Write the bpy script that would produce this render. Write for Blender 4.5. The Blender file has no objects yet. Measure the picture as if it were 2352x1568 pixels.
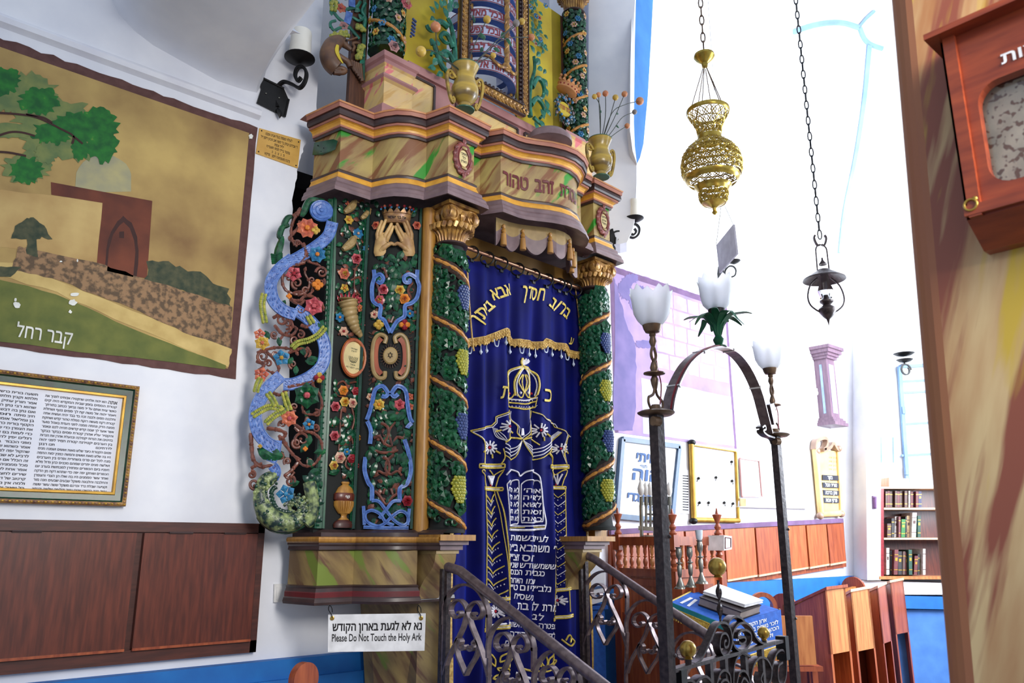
import bpy, math, random
from mathutils import Vector as V
from mathutils.geometry import tessellate_polygon

R = random.Random(11)
SC = bpy.context.scene
COL = SC.collection
EYE = 1.55            # eye height of the photographer above the synagogue floor
# ------------------------------------------------------------------ camera
FPX, TILT, YAW = 1830.0, math.radians(14.28), math.radians(48.4)
cam_d = bpy.data.cameras.new('camera')
cam = bpy.data.objects.new('camera', cam_d)
COL.objects.link(cam)
cam.location = (0, 0, EYE)
cam.rotation_euler = (math.radians(90) + TILT, 0, YAW - math.radians(90))
cam_d.sensor_width = 36.0
cam_d.lens = FPX / 2352 * 36.0
cam_d.clip_start = 0.05
cam_d.dof.use_dof = True
cam_d.dof.focus_distance = 3.9
cam_d.dof.aperture_fstop = 5.6
SC.camera = cam
# ------------------------------------------------------------------ view, world, lights
SC.view_settings.view_transform = 'Standard'
SC.view_settings.look = 'None'
SC.view_settings.exposure = 0.14
SC.view_settings.gamma = 1.0
SC.view_settings.use_curve_mapping = False
wd = bpy.data.worlds.new('daylight')
SC.world = wd
wd.use_nodes = True
wb = wd.node_tree.nodes['Background']
wb.inputs[0].default_value = (0.73, 0.83, 1.0, 1)
wb.inputs[1].default_value = 0.68


def area(name, loc, target, sx, sy, power, col, spread=180):
    l = bpy.data.lights.new(name, 'AREA')
    l.shape = 'RECTANGLE'
    l.size, l.size_y, l.energy, l.color = sx, sy, power, col
    l.spread = math.radians(spread)
    o = bpy.data.objects.new(name, l)
    COL.objects.link(o)
    o.location = loc
    o.rotation_euler = (V(target) - V(loc)).to_track_quat('-Z', 'Y').to_euler()
    return o


area('window_light', (6.5, 0.5, 3.4), (6.3, 3.6, 2.2), 2.4, 2.4, 170, (0.90, 0.95, 1.0), 130)
area('end_window_light', (7.6, 0.9, 2.6), (2.9, 3.1, 2.0), 1.2, 1.6, 150, (0.80, 0.89, 1.0))
area('upper_wall_fill_light', (5.4, 0.6, 4.6), (7.3, 3.4, 7.2), 1.6, 1.6, 190, (0.92, 0.96, 1.0), 130)  # added lamp, no real source; whitens the upper end wall
area('ark_fill_light', (1.6, -1.3, 3.2), (2.7, 3.1, 2.0), 1.8, 1.8, 46, (1.0, 0.96, 0.90), 64)  # added warm fill from behind the camera, lifts the ark


# ------------------------------------------------------------------ pixels of the 2352x1568 photograph -> places
def ray(u, v):
    r = u - 1176.0
    y = 784.0 - v
    f = FPX * math.cos(TILT) - y * math.sin(TILT)
    z = FPX * math.sin(TILT) + y * math.cos(TILT)
    return (f * math.cos(YAW) + r * math.sin(YAW), f * math.sin(YAW) - r * math.cos(YAW), z, f)


def at_y(u, v, Y):
    a = ray(u, v)
    k = Y / a[1]
    return V((a[0] * k, Y, a[2] * k + EYE))


def at_x(u, v, X):
    a = ray(u, v)
    k = X / a[0]
    return V((X, a[1] * k, a[2] * k + EYE))


def at_d(u, v, d):
    a = ray(u, v)
    k = d / a[3]
    return V((a[0] * k, a[1] * k, a[2] * k + EYE))


def on(u, v, p0, p1, off=0.0):
    """point on the vertical plane through plan points p0, p1, moved off towards the viewer"""
    dx, dy = p1[0] - p0[0], p1[1] - p0[1]
    L = math.hypot(dx, dy)
    nx, ny = dy / L, -dx / L
    a = ray(u, v)
    k = ((p0[0] + nx * off) * nx + (p0[1] + ny * off) * ny) / (a[0] * nx + a[1] * ny)
    return V((a[0] * k, a[1] * k, a[2] * k + EYE))


WALL = 3.6
UP = V((0, 0, 1))


def W(u, v, off=0.0):
    return at_y(u, v, WALL - off)


# ------------------------------------------------------------------ materials
def lin(c):
    return tuple((x / 255 / 12.92) if x / 255 <= 0.04045 else ((x / 255 + 0.055) / 1.055) ** 2.4 for x in c) + (1,)


MATS = {}


def mat(name, c, rough=0.55, metal=0.0, c2=None, scale=14.0, bump=0.0, stretch=None, spec=0.5, trans=0.0, detail=4.0,
        contrast=(0.35, 0.68), c3=None, coat=0.0, sheen=0.0):
    m = bpy.data.materials.new(name)
    m.use_nodes = True
    nt = m.node_tree
    b = nt.nodes['Principled BSDF']
    b.inputs['Roughness'].default_value = rough
    b.inputs['Metallic'].default_value = metal
    b.inputs['Specular IOR Level'].default_value = spec
    b.inputs['Base Color'].default_value = lin(c)
    if trans:
        b.inputs['Transmission Weight'].default_value = trans
    if coat:
        b.inputs['Coat Weight'].default_value = coat
        b.inputs['Coat Roughness'].default_value = 0.15
    if sheen:
        b.inputs['Sheen Weight'].default_value = sheen
        b.inputs['Sheen Tint'].default_value = lin(c2 or c)
        b.inputs['Sheen Roughness'].default_value = 0.35
    if c2 is None:
        c2 = tuple(max(0, x * 0.86) for x in c)
    tc = nt.nodes.new('ShaderNodeTexCoord')
    vec = tc.outputs['Object']
    if stretch:
        # rotate so the grain runs along "stretch"
        mp = nt.nodes.new('ShaderNodeMapping')
        mp.inputs['Scale'].default_value = stretch
        nt.links.new(vec, mp.inputs['Vector'])
        vec = mp.outputs['Vector']
    n = nt.nodes.new('ShaderNodeTexNoise')
    n.inputs['Scale'].default_value = scale
    n.inputs['Detail'].default_value = detail
    nt.links.new(vec, n.inputs['Vector'])
    r = nt.nodes.new('ShaderNodeValToRGB')
    r.color_ramp.elements[0].position = contrast[0]
    r.color_ramp.elements[1].position = contrast[1]
    r.color_ramp.elements[0].color = lin(c2)
    r.color_ramp.elements[1].color = lin(c)
    if c3:
        e = r.color_ramp.elements.new(min(0.99, contrast[1] + 0.07))
        e.color = lin(c3)
    nt.links.new(n.outputs['Fac'], r.inputs['Fac'])
    nt.links.new(r.outputs['Color'], b.inputs['Base Color'])
    if bump:
        bp = nt.nodes.new('ShaderNodeBump')
        bp.inputs['Strength'].default_value = bump
        bp.inputs['Distance'].default_value = 0.01
        nt.links.new(n.outputs['Fac'], bp.inputs['Height'])
        nt.links.new(bp.outputs['Normal'], b.inputs['Normal'])
    MATS[name] = m
    return m


def marble(name, base, base2, streak, streak2, f=7.0, lo=0.55, k=1.0):
    """painted marble: diagonal brush streaks that climb to the right along the ark's front"""
    m = mat(name, base, rough=0.42)
    nt = m.node_tree
    b = nt.nodes['Principled BSDF']
    tc = nt.nodes.new('ShaderNodeTexCoord')
    sep = nt.nodes.new('ShaderNodeSeparateXYZ')
    nt.links.new(tc.outputs['Object'], sep.inputs[0])

    def mth(op, a, bb):
        q = nt.nodes.new('ShaderNodeMath')
        q.operation = op
        for i, x in enumerate((a, bb)):
            if isinstance(x, (int, float)):
                q.inputs[i].default_value = x
            else:
                nt.links.new(x, q.inputs[i])
        return q.outputs[0]
    s = mth('SUBTRACT', sep.outputs[0], sep.outputs[1])
    z = mth('MULTIPLY', sep.outputs[2], k)
    w = mth('SUBTRACT', z, s)
    a = mth('ADD', z, s)

    def band(fw, fa, seed, p0, p1, col, prev):
        cb = nt.nodes.new('ShaderNodeCombineXYZ')
        nt.links.new(mth('MULTIPLY', w, fw), cb.inputs[0])
        nt.links.new(mth('MULTIPLY', a, fa), cb.inputs[1])
        cb.inputs[2].default_value = seed
        n = nt.nodes.new('ShaderNodeTexNoise')
        n.inputs['Scale'].default_value = 1.0
        n.inputs['Detail'].default_value = 4
        nt.links.new(cb.outputs[0], n.inputs['Vector'])
        r = nt.nodes.new('ShaderNodeValToRGB')
        r.color_ramp.elements[0].position = p0
        r.color_ramp.elements[1].position = p1
        nt.links.new(n.outputs['Fac'], r.inputs['Fac'])
        mx = nt.nodes.new('ShaderNodeMixRGB')
        nt.links.new(r.outputs['Color'], mx.inputs[0])
        if isinstance(prev, tuple):
            mx.inputs[1].default_value = prev
        else:
            nt.links.new(prev, mx.inputs[1])
        mx.inputs[2].default_value = lin(col)
        return mx.outputs[0]
    c = band(f * 1.7, f * .5, 1.3, .35, .65, base2, lin(base))
    c = band(f * 2.6, f * .35, 7.7, lo, lo + .09, streak2, c)
    c = band(f * 1.3, f * .30, 4.1, lo + .03, lo + .08, streak, c)
    nt.links.new(c, b.inputs['Base Color'])
    return m


mat('plaster', (232, 233, 238), .85, c2=(220, 222, 230), scale=5, bump=.12)
mat('plaster_ledge', (232, 233, 238), .85, c2=(222, 222, 230), scale=9, bump=.15)
mat('vault_blue', (58, 122, 186), .7, c2=(46, 108, 172), scale=5)
mat('pale_blue', (150, 186, 226), .8, scale=4)
mat('bar_blue', (132, 166, 204), .7, scale=4)
mat('dado_blue', (10, 104, 178), .6, c2=(6, 92, 166), scale=8, bump=.05)
mat('sill_blue', (72, 124, 196), .7, c2=(60, 110, 180), scale=8, bump=.1)
mat('niche_shade', (40, 38, 38), .95, c2=(22, 21, 22), scale=6, bump=.6)  # near-black puts the unlit depth of the niche into its colour
mat('floor_stone', (176, 170, 160), .6, c2=(150, 144, 136), scale=3)
mat('mural_border', (98, 66, 62), .85, c2=(84, 54, 50), scale=25)
mat('mural_tan', (192, 164, 100), .85, c2=(128, 98, 62), scale=2.6, detail=9, contrast=(.3, .66), bump=.1)
mat('mural_tan_light', (200, 172, 112), .85, c2=(164, 130, 80), scale=4, detail=8)
mat('mural_dome', (176, 166, 118), .85, c2=(140, 140, 120), scale=8, detail=8)
mat('mural_brown', (118, 62, 42), .85, c2=(84, 44, 34), scale=6, detail=8)
mat('mural_dark', (66, 38, 34), .85, scale=8)
mat('mural_stone', (148, 116, 84), .85, c2=(92, 74, 56), scale=38, detail=3, contrast=(.42, .56))
mat('mural_path', (206, 180, 116), .85, c2=(180, 152, 92), scale=10)
mat('mural_grass', (112, 116, 56), .85, c2=(88, 98, 48), scale=12, detail=8)
mat('mural_leaf', (40, 118, 44), .85, c2=(22, 84, 40), scale=26, detail=8, c3=(104, 140, 60))
mat('mural_leaf_pale', (126, 134, 76), .85, c2=(92, 112, 70), scale=16, detail=8)
mat('mural_shrub', (84, 84, 60), .85, c2=(46, 58, 44), scale=30, detail=6)
mat('mural_pink', (168, 140, 172), .85, c2=(136, 118, 168), scale=4, detail=8)
mat('mural_block', (200, 162, 174), .85, c2=(172, 142, 172), scale=7, detail=7)
mat('mural_violet', (118, 104, 152), .85, c2=(98, 90, 138), scale=7, detail=7)
mat('mural_mauve', (112, 84, 122), .85, scale=12)
mat('mural_white', (196, 190, 208), .85, c2=(176, 172, 200), scale=4)
mat('chalk_white', (236, 236, 228), .8)
mat('wood_dark', (104, 46, 30), .38, c2=(74, 30, 20), scale=9, stretch=(8, 8, .8), spec=.5, coat=.15)
mat('wood_dark_frame', (84, 40, 30), .45, c2=(62, 28, 22), scale=9, stretch=(1, 8, 8), coat=.1)
mat('wood_orange', (184, 100, 52), .4, c2=(148, 70, 32), scale=7, stretch=(7, 7, .7), coat=.2)
mat('wood_red', (164, 84, 48), .4, c2=(130, 58, 34), scale=7, stretch=(7, 7, .8), coat=.15)
mat('wood_light', (196, 130, 74), .4, c2=(166, 98, 52), scale=7, stretch=(6, 6, .7), coat=.2)
mat('wood_pale', (216, 182, 150), .5, c2=(196, 158, 124), scale=8, stretch=(6, 6, 1))
mat('wood_brown', (92, 58, 40), .5, c2=(70, 42, 30), scale=10, stretch=(9, 9, 1))
mat('wood_box', (158, 70, 36), .4, c2=(122, 48, 26), scale=6, stretch=(8, 1.2, 8), coat=.2)
mat('iron', (74, 63, 63), .38, metal=.45, c2=(48, 41, 43), scale=60, bump=.15)
mat('iron_black', (24, 23, 24), .45, metal=.4, c2=(16, 16, 17), scale=30)
mat('iron_rail', (128, 112, 112), .32, metal=.5, c2=(98, 84, 86), scale=40)
mat('bronze', (122, 98, 76), .38, metal=.5, c2=(88, 70, 56), scale=30)
mat('brass', (196, 166, 84), .3, metal=.75, c2=(160, 128, 56), scale=30)
mat('brass_plate', (216, 172, 88), .4, metal=.15, c2=(196, 150, 70), scale=8)
mat('gold_frame', (190, 150, 60), .35, metal=.5, c2=(160, 120, 44), scale=14)
mat('copper_rod', (190, 140, 112), .25, metal=.85)
mat('silver', (150, 148, 140), .3, metal=.8, c2=(120, 120, 112), scale=20)
mat('steel_grey', (158, 156, 170), .5, metal=.2)
mat('white_paint', (242, 242, 244), .5)
mat('wax', (238, 234, 222), .45, c2=(230, 226, 214))
mat('paper', (228, 228, 236), .7, c2=(220, 222, 232), scale=6)
mat('ink', (30, 26, 30), .8)
mat('ink_blue', (70, 100, 150), .8)
mat('velvet', (0, 6, 96), .75, c2=(0, 3, 66), scale=4, sheen=.6, spec=.15)
MATS['velvet'].node_tree.nodes['Principled BSDF'].inputs['Sheen Tint'].default_value = lin((40, 80, 235))
mat('gold_thread', (222, 200, 92), .5, c2=(190, 160, 62), scale=80, bump=.4)
mat('silver_thread', (226, 222, 226), .5, c2=(196, 190, 200), scale=80, bump=.3)
mat('gold_braid', (212, 176, 96), .55, c2=(168, 128, 60), scale=60, bump=.6)
mat('ruby', (190, 16, 40), .2)
mat('crystal', (214, 224, 244), .08, spec=.8)
mat('carve_black', (14, 18, 16), .8)
mat('carve_green', (18, 84, 54), .28, c2=(10, 58, 38), scale=30)
mat('carve_green_dark', (14, 62, 44), .3, c2=(8, 40, 30), scale=30)
mat('leaf_green', (24, 90, 52), .27, c2=(8, 46, 30), scale=40, c3=(64, 128, 72))
mat('leaf_teal', (40, 126, 100), .4, c2=(16, 80, 66), scale=30, c3=(120, 196, 160))
mat('ribbon_blue', (86, 122, 186), .36, c2=(54, 86, 154), scale=40, bump=.35)
mat('vine_brown', (124, 70, 54), .3, c2=(78, 44, 36), scale=50)
mat('petal_pink', (196, 94, 100), .3, c2=(150, 56, 66), scale=60)
mat('petal_peach', (206, 120, 82), .3, c2=(164, 76, 64), scale=50)
mat('petal_blue', (58, 130, 168), .3, c2=(30, 88, 134), scale=50)
mat('petal_yellow', (206, 174, 74), .3, c2=(166, 126, 46), scale=50)
mat('petal_cream', (214, 182, 152), .3, c2=(176, 126, 108), scale=60)
mat('petal_red', (150, 30, 40), .3, c2=(120, 22, 34), scale=60)
mat('petal_orange', (220, 130, 44), .3)
mat('spray_yellow', (176, 170, 72), .45, c2=(110, 124, 50), scale=60)
mat('grape_blue', (66, 84, 138), .3, c2=(36, 48, 92), scale=80)
mat('grape_yellow', (180, 172, 58), .32, c2=(124, 130, 44), scale=80)
mat('gold_wood', (176, 128, 56), .4, c2=(146, 100, 42), scale=10, stretch=(6, 6, 1), coat=.1)
mat('gold_bark', (206, 146, 64), .4, c2=(166, 106, 44), scale=70, bump=.4)
mat('bark', (84, 62, 52), .5, c2=(58, 42, 38), scale=60, bump=.4)
mat('gilt', (196, 150, 76), .32, c2=(122, 84, 52), scale=26, metal=.25)
mat('gilt_worn', (172, 130, 76), .35, c2=(104, 72, 58), scale=40, metal=.25)
mat('mould_dark', (70, 52, 50), .36, c2=(54, 40, 40), scale=14)
mat('mould_pink', (176, 118, 96), .4, c2=(160, 102, 88), scale=14)
mat('mould_gold', (224, 168, 66), .34, c2=(196, 140, 52), scale=16)
mat('mould_mauve', (128, 106, 108), .4, c2=(104, 84, 88), scale=14)
mat('mould_orange', (206, 140, 84), .45, scale=14)
mat('mould_red', (104, 30, 34), .4)
mat('mould_cream', (168, 142, 92), .45, c2=(140, 116, 74))
marble('marble_green', (172, 152, 92), (140, 112, 76), (54, 138, 44), (128, 84, 54), f=5.5, lo=.53)
marble('marble_brown', (152, 128, 78), (108, 84, 56), (112, 128, 50), (96, 66, 46), f=6, k=-1.0)
marble('marble_pink', (222, 190, 120), (206, 176, 128), (216, 120, 124), (200, 160, 96), f=8)
mat('medallion_red', (142, 76, 70), .38, c2=(98, 48, 48), scale=40, bump=.5)
mat('tablet_cream', (216, 196, 140), .5)
mat('hand_skin', (204, 168, 108), .5, c2=(150, 112, 72), scale=16)
mat('fish', (142, 156, 100), .4, c2=(26, 46, 44), scale=34, contrast=(.40, .62))
mat('deer_brown', (118, 84, 58), .45, c2=(84, 60, 48), scale=20)
mat('board_ochre', (170, 126, 58), .5, c2=(136, 98, 44), scale=4, detail=6)
mat('yellow_panel', (206, 184, 44), .45, c2=(176, 148, 32), scale=4)
mat('rose_wood', (176, 128, 124), .5, c2=(160, 112, 110), scale=8)
mat('arc_white', (206, 212, 240), .5)
mat('arc_red', (150, 50, 60), .5)
mat('arc_blue', (70, 100, 170), .5)
mat('vase_ochre', (196, 164, 60), .32, c2=(104, 84, 46), scale=9, stretch=(.4, .4, 2.2), coat=.3)
mat('vase_green', (44, 96, 74), .4)
mat('ball_orange', (204, 140, 92), .45, c2=(184, 112, 74), scale=30)
mat('ball_yellow', (206, 172, 76), .45, c2=(186, 150, 60), scale=30)
mat('ball_grey', (140, 132, 128), .5)
mat('stem_dark', (54, 60, 50), .5)
mat('glass_frost', (250, 251, 253), .55, c2=(244, 246, 250), trans=.8, spec=.4)
mat('glass_clear', (250, 252, 255), .04, trans=1.0)
mat('green_tin', (24, 104, 66), .4, metal=.2, c2=(16, 84, 54), scale=20)
mat('red_wire', (140, 20, 36), .4)
mat('cloth_blue', (34, 96, 190), .75, c2=(24, 80, 168), scale=40, bump=.15)
mat('cloth_teal', (30, 140, 150), .7)
mat('fringe_gold', (206, 176, 76), .6, c2=(170, 136, 50), scale=90, bump=.5)
mat('book_grey', (150, 136, 130), .6)
mat('book_cover', (44, 30, 30), .5)
mat('frame_navy', (52, 84, 118), .4, c2=(40, 66, 98))
mat('clock_wood', (128, 100, 116), .4, c2=(106, 82, 100), scale=8, stretch=(6, 6, 1))
mat('clock_front', (176, 170, 200), .2)
mat('clock_glass', (150, 176, 210), .15)
mat('plaque_gold', (226, 196, 136), .4, c2=(206, 172, 110), scale=6)
mat('plaque_edge', (170, 138, 118), .4)
mat('name_black', (46, 50, 66), .45)
mat('lattice_gold', (196, 170, 78), .25, metal=.7, c2=(160, 134, 56), scale=30)
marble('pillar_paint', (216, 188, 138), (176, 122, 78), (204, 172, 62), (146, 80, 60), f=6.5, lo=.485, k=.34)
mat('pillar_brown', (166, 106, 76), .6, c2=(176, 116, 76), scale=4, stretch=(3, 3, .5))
mat('mezuzah', (110, 70, 120), .5)
mat('matza', (244, 228, 200), .7, c2=(150, 104, 76), scale=75, contrast=(.38, .46), detail=1)
mat('plastic_white', (236, 234, 232), .4)
mat('acrylic', (214, 226, 236), .1, spec=.7)
for nm, c in dict(book_brown=(92, 62, 56), book_black=(44, 40, 44), book_green=(40, 120, 50), book_forest=(36, 78, 64), book_white=(228, 222, 216),
                  book_maroon=(108, 44, 48), book_tan=(196, 160, 120), book_blue=(60, 60, 100)).items():
    mat(nm, c, .5, scale=40)


# ------------------------------------------------------------------ mesh builder
def perp(d):
    a = V((0, 0, 1)) if abs(d.z) < .9 else V((1, 0, 0))
    n = d.cross(a).normalized()
    return n


def smooth_path(pts, n=4, closed=False):
    """Catmull-Rom through pts"""
    out = []
    N = len(pts)
    rng = range(N if closed else N - 1)
    for i in rng:
        if closed:
            p = [pts[(i + j) % N] for j in (-1, 0, 1, 2)]
        else:
            p = [pts[max(0, i - 1)], pts[i], pts[i + 1], pts[min(N - 1, i + 2)]]
        for k in range(n):
            t = k / n
            a, b, c, d = p
            out.append(.5 * ((2 * b) + (c - a) * t + (2 * a - 5 * b + 4 * c - d) * t * t + (3 * b - a - 3 * c + d) * t * t * t))
    if not closed:
        out.append(pts[-1])
    return out


class MB:
    def __init__(s):
        s.v, s.f, s.m = [], [], []

    def add(s, vs, fs, m=0):
        o = len(s.v)
        s.v += [V(x) for x in vs]
        for f in fs:
            s.f.append([i + o for i in f])
            s.m.append(m)

    def hexa(s, b, t, m=0):
        s.add(list(b) + list(t), [(3, 2, 1, 0), (4, 5, 6, 7), (0, 1, 5, 4), (1, 2, 6, 5), (2, 3, 7, 6), (3, 0, 4, 7)], m)

    def box(s, lo, hi, m=0):
        x0, y0, z0 = lo
        x1, y1, z1 = hi
        s.hexa([(x0, y0, z0), (x1, y0, z0), (x1, y1, z0), (x0, y1, z0)], [(x0, y0, z1), (x1, y0, z1), (x1, y1, z1), (x0, y1, z1)], m)

    def slab(s, pts, ext, m=0):
        n = len(pts)
        e = V(ext)
        p = [V(q) for q in pts]
        s.add(p + [q + e for q in p], [list(range(n - 1, -1, -1)), list(range(n, 2 * n))] + [(i, (i + 1) % n, n + (i + 1) % n, n + i) for i in range(n)], m)

    def beam(s, a, b, w, h, up=UP, m=0):
        a, b = V(a), V(b)
        d = (b - a).normalized()
        x = d.cross(V(up)).normalized() * w / 2
        y = x.cross(d).normalized() * h / 2
        s.hexa([a - x - y, a + x - y, a + x + y, a - x + y], [b - x - y, b + x - y, b + x + y, b - x + y], m)

    def tube(s, pts, r, seg=7, m=0, closed=False, cap=True):
        pts = [V(p) for p in pts]
        n = len(pts)
        rs = r if isinstance(r, (list, tuple)) else [r] * n
        if len(rs) != n:
            rs = [rs[0] + (rs[-1] - rs[0]) * i / (n - 1) for i in range(n)] if len(rs) == 2 else [rs[min(len(rs) - 1, int(i * len(rs) / n))] for i in range(n)]
        vs, fs = [], []
        nrm = None
        for i in range(n):
            a = pts[(i - 1) % n] if (closed or i > 0) else pts[i]
            b = pts[(i + 1) % n] if (closed or i < n - 1) else pts[i]
            d = (b - a)
            if d.length < 1e-9:
                d = V((0, 0, 1))
            d.normalize()
            if nrm is None:
                nrm = perp(d)
            else:
                nrm = (nrm - d * nrm.dot(d))
                nrm = nrm.normalized() if nrm.length > 1e-6 else perp(d)
            bn = d.cross(nrm)
            for k in range(seg):
                t = 2 * math.pi * k / seg
                vs.append(pts[i] + (nrm * math.cos(t) + bn * math.sin(t)) * rs[i])
        for i in range(n if closed else n - 1):
            j = (i + 1) % n
            for k in range(seg):
                l = (k + 1) % seg
                fs.append((i * seg + k, i * seg + l, j * seg + l, j * seg + k))
        if cap and not closed:
            fs.append(list(range(seg - 1, -1, -1)))
            fs.append([(n - 1) * seg + k for k in range(seg)])
        s.add(vs, fs, m)

    def bar(s, pts, w, t, n, m=0, closed=False):
        """flat bar: w across in the plane normal to n (perpendicular to the path), t along n"""
        pts = [V(p) for p in pts]
        N = len(pts)
        ws = w if isinstance(w, (list, tuple)) else [w] * N
        n = V(n).normalized()
        vs, fs = [], []
        for i in range(N):
            a = pts[(i - 1) % N] if (closed or i > 0) else pts[i]
            b = pts[(i + 1) % N] if (closed or i < N - 1) else pts[i]
            x = (b - a).cross(n)
            x = x.normalized() * ws[i] / 2 if x.length > 1e-9 else perp(n) * ws[i] / 2
            vs += [pts[i] - x - n * t / 2, pts[i] + x - n * t / 2, pts[i] + x + n * t / 2, pts[i] - x + n * t / 2]
        for i in range(N if closed else N - 1):
            j = (i + 1) % N
            for k in range(4):
                l = (k + 1) % 4
                fs.append((i * 4 + k, i * 4 + l, j * 4 + l, j * 4 + k))
        if not closed:
            fs += [(3, 2, 1, 0), tuple((N - 1) * 4 + k for k in range(4))]
        s.add(vs, fs, m)

    def lathe(s, prof, o, seg=20, m=0, mats=None, ax=None, sq=(1, 1), caps=True):
        """prof: (radius, height) pairs about the axis through o"""
        o = V(o)
        X, Y, Z = ax or (V((1, 0, 0)), V((0, 1, 0)), V((0, 0, 1)))
        vs = []
        for r, h in prof:
            for k in range(seg):
                t = 2 * math.pi * k / seg
                vs.append(o + X * (r * sq[0] * math.cos(t)) + Y * (r * sq[1] * math.sin(t)) + Z * h)
        b = len(s.v)
        s.v += vs
        for i in range(len(prof) - 1):
            mm = mats[i] if mats else m
            for k in range(seg):
                l = (k + 1) % seg
                s.f.append([b + i * seg + k, b + i * seg + l, b + (i + 1) * seg + l, b + (i + 1) * seg + k])
                s.m.append(mm)
        if caps:
            if prof[0][0] > 1e-5:
                s.f.append([b + k for k in range(seg - 1, -1, -1)])
                s.m.append(mats[0] if mats else m)
            if prof[-1][0] > 1e-5:
                s.f.append([b + (len(prof) - 1) * seg + k for k in range(seg)])
                s.m.append(mats[-1] if mats else m)

    def ball(s, c, r, m=0, seg=8, sq=(1, 1, 1), rings=None, ax=None):
        rings = rings or max(4, seg // 2 + 1)
        prof = [(max(1e-6, r * math.sin(math.pi * i / rings)), -r * sq[2] * math.cos(math.pi * i / rings)) for i in range(rings + 1)]
        s.lathe(prof, c, seg, m, ax=ax, sq=(sq[0], sq[1]), caps=False)

    def petal(s, c, d, n, L, Wd, h, m=0, r0=.12):
        d, n = V(d).normalized(), V(n).normalized()
        x = d.cross(n)
        b = c + d * L * r0
        s.add([b, c + d * L * .6 + x * Wd + n * h * .4, c + d * L + n * h * .2, c + d * L * .6 - x * Wd + n * h * .4, c + d * L * .55 + n * h,
               c + d * L * .5 - n * h * .6],
              [(0, 1, 4), (1, 2, 4), (2, 3, 4), (3, 0, 4), (1, 0, 5), (2, 1, 5), (3, 2, 5), (0, 3, 5)], m)

    def flower(s, c, n, Rr, m=0, mc=1, k=6, wide=.42, up=UP, ph=0.0, h=.3):
        n = V(n).normalized()
        x = V(up).cross(n)
        x = x.normalized() if x.length > 1e-6 else perp(n)
        y = n.cross(x)
        for i in range(k):
            t = ph + 2 * math.pi * i / k
            s.petal(c, x * math.cos(t) + y * math.sin(t), n, Rr, Rr * wide, Rr * h, m)
        s.ball(c + n * Rr * .15, Rr * .26, mc, 7)

    def rose(s, c, n, Rr, m=0, mc=1, up=UP):
        n = V(n).normalized()
        x = V(up).cross(n).normalized()
        y = n.cross(x)
        for ring, (k, q, hh) in enumerate(((6, 1.0, .25), (5, .72, .5), (3, .45, .7))):
            for i in range(k):
                t = ring * .5 + 2 * math.pi * i / k
                s.petal(c + n * Rr * .12 * ring, x * math.cos(t) + y * math.sin(t), n, Rr * q, Rr * q * .55, Rr * hh * .8, m if ring < 2 else mc, .05)

    def leaf(s, c, d, n, L, Wd, m=0, h=None):
        """pointed leaf with a raised midrib starting at c"""
        d, n = V(d).normalized(), V(n).normalized()
        x = d.cross(n)
        h = h if h is not None else Wd * .5
        mid, e = [], []
        vs = [c]
        for t, w in ((.25, .75), (.5, 1.0), (.78, .6)):
            b = c + d * L * t + n * h * math.sin(t * 3.0)
            vs += [b + x * Wd * w - n * h * .25, b + n * h * .35, b - x * Wd * w - n * h * .25]
        vs.append(c + d * L - n * h * .3)
        fs = [(0, 1, 2), (0, 2, 3)]
        for i in (0, 1):
            a = 1 + 3 * i
            fs += [(a, a + 3, a + 4, a + 1), (a + 1, a + 4, a + 5, a + 2)]
        fs += [(7, 10, 8), (8, 10, 9)]
        bk = len(vs)
        vs.append(c + d * L * .5 - n * h * .8)
        fs += [(1, 0, bk), (0, 3, bk), (4, 1, bk), (3, 6, bk), (7, 4, bk), (6, 9, bk), (10, 7, bk), (9, 10, bk)]
        s.add(vs, fs, m)

    def text(s, body, fn, a, b, h, m=0, bold=0.0, fixed=None):
        """lettering along the baseline a->b in the 2D space that fn maps to the scene; h = letter height"""
        vs, fs, w, lay = glyphs(body, bold)
        if not vs:
            return
        ax, ay = a
        bx, by = b
        dx, dy = bx - ax, by - ay
        L = math.hypot(dx, dy)
        ux, uy = -dy / L, dx / L
        o = []
        for x, y in vs:
            t = x / w
            yy = y / .6 * h
            o.append(fn(ax + dx * t + ux * yy, ay + dy * t + uy * yy))
        f0 = fs[0]
        nn0 = (o[f0[1]] - o[f0[0]]).cross(o[f0[2]] - o[f0[0]]).normalized()
        s.add([p + nn0 * (.00025 * l) for p, l in zip(o, lay)], fs, m)

    def build(s, name, mats, parent=None, smooth=True, angle=38):
        me = bpy.data.meshes.new(name)
        if parent is None:
            xs = [p.x for p in s.v]
            ys = [p.y for p in s.v]
            zs = [p.z for p in s.v]
            org = V(((min(xs) + max(xs)) / 2, (min(ys) + max(ys)) / 2, min(zs)))
        else:
            r = parent
            while r.parent:
                r = r.parent
            org = r.location.copy()
        me.from_pydata([p - org for p in s.v], [], s.f)
        if isinstance(mats, str):
            mats = [mats]
        for q in mats:
            me.materials.append(MATS[q])
        me.polygons.foreach_set('material_index', s.m)
        if smooth:
            me.polygons.foreach_set('use_smooth', [True] * len(s.f))
        me.update()
        me.validate()
        if smooth:
            me.set_sharp_from_angle(angle=math.radians(angle))
        o = bpy.data.objects.new(name, me)
        COL.objects.link(o)
        if parent is None:
            o.location = org
        else:
            o.parent = parent
        return o


_G = {}


def heb(t):
    return any('\u0590' <= c <= '\u05ff' for c in t)


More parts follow.
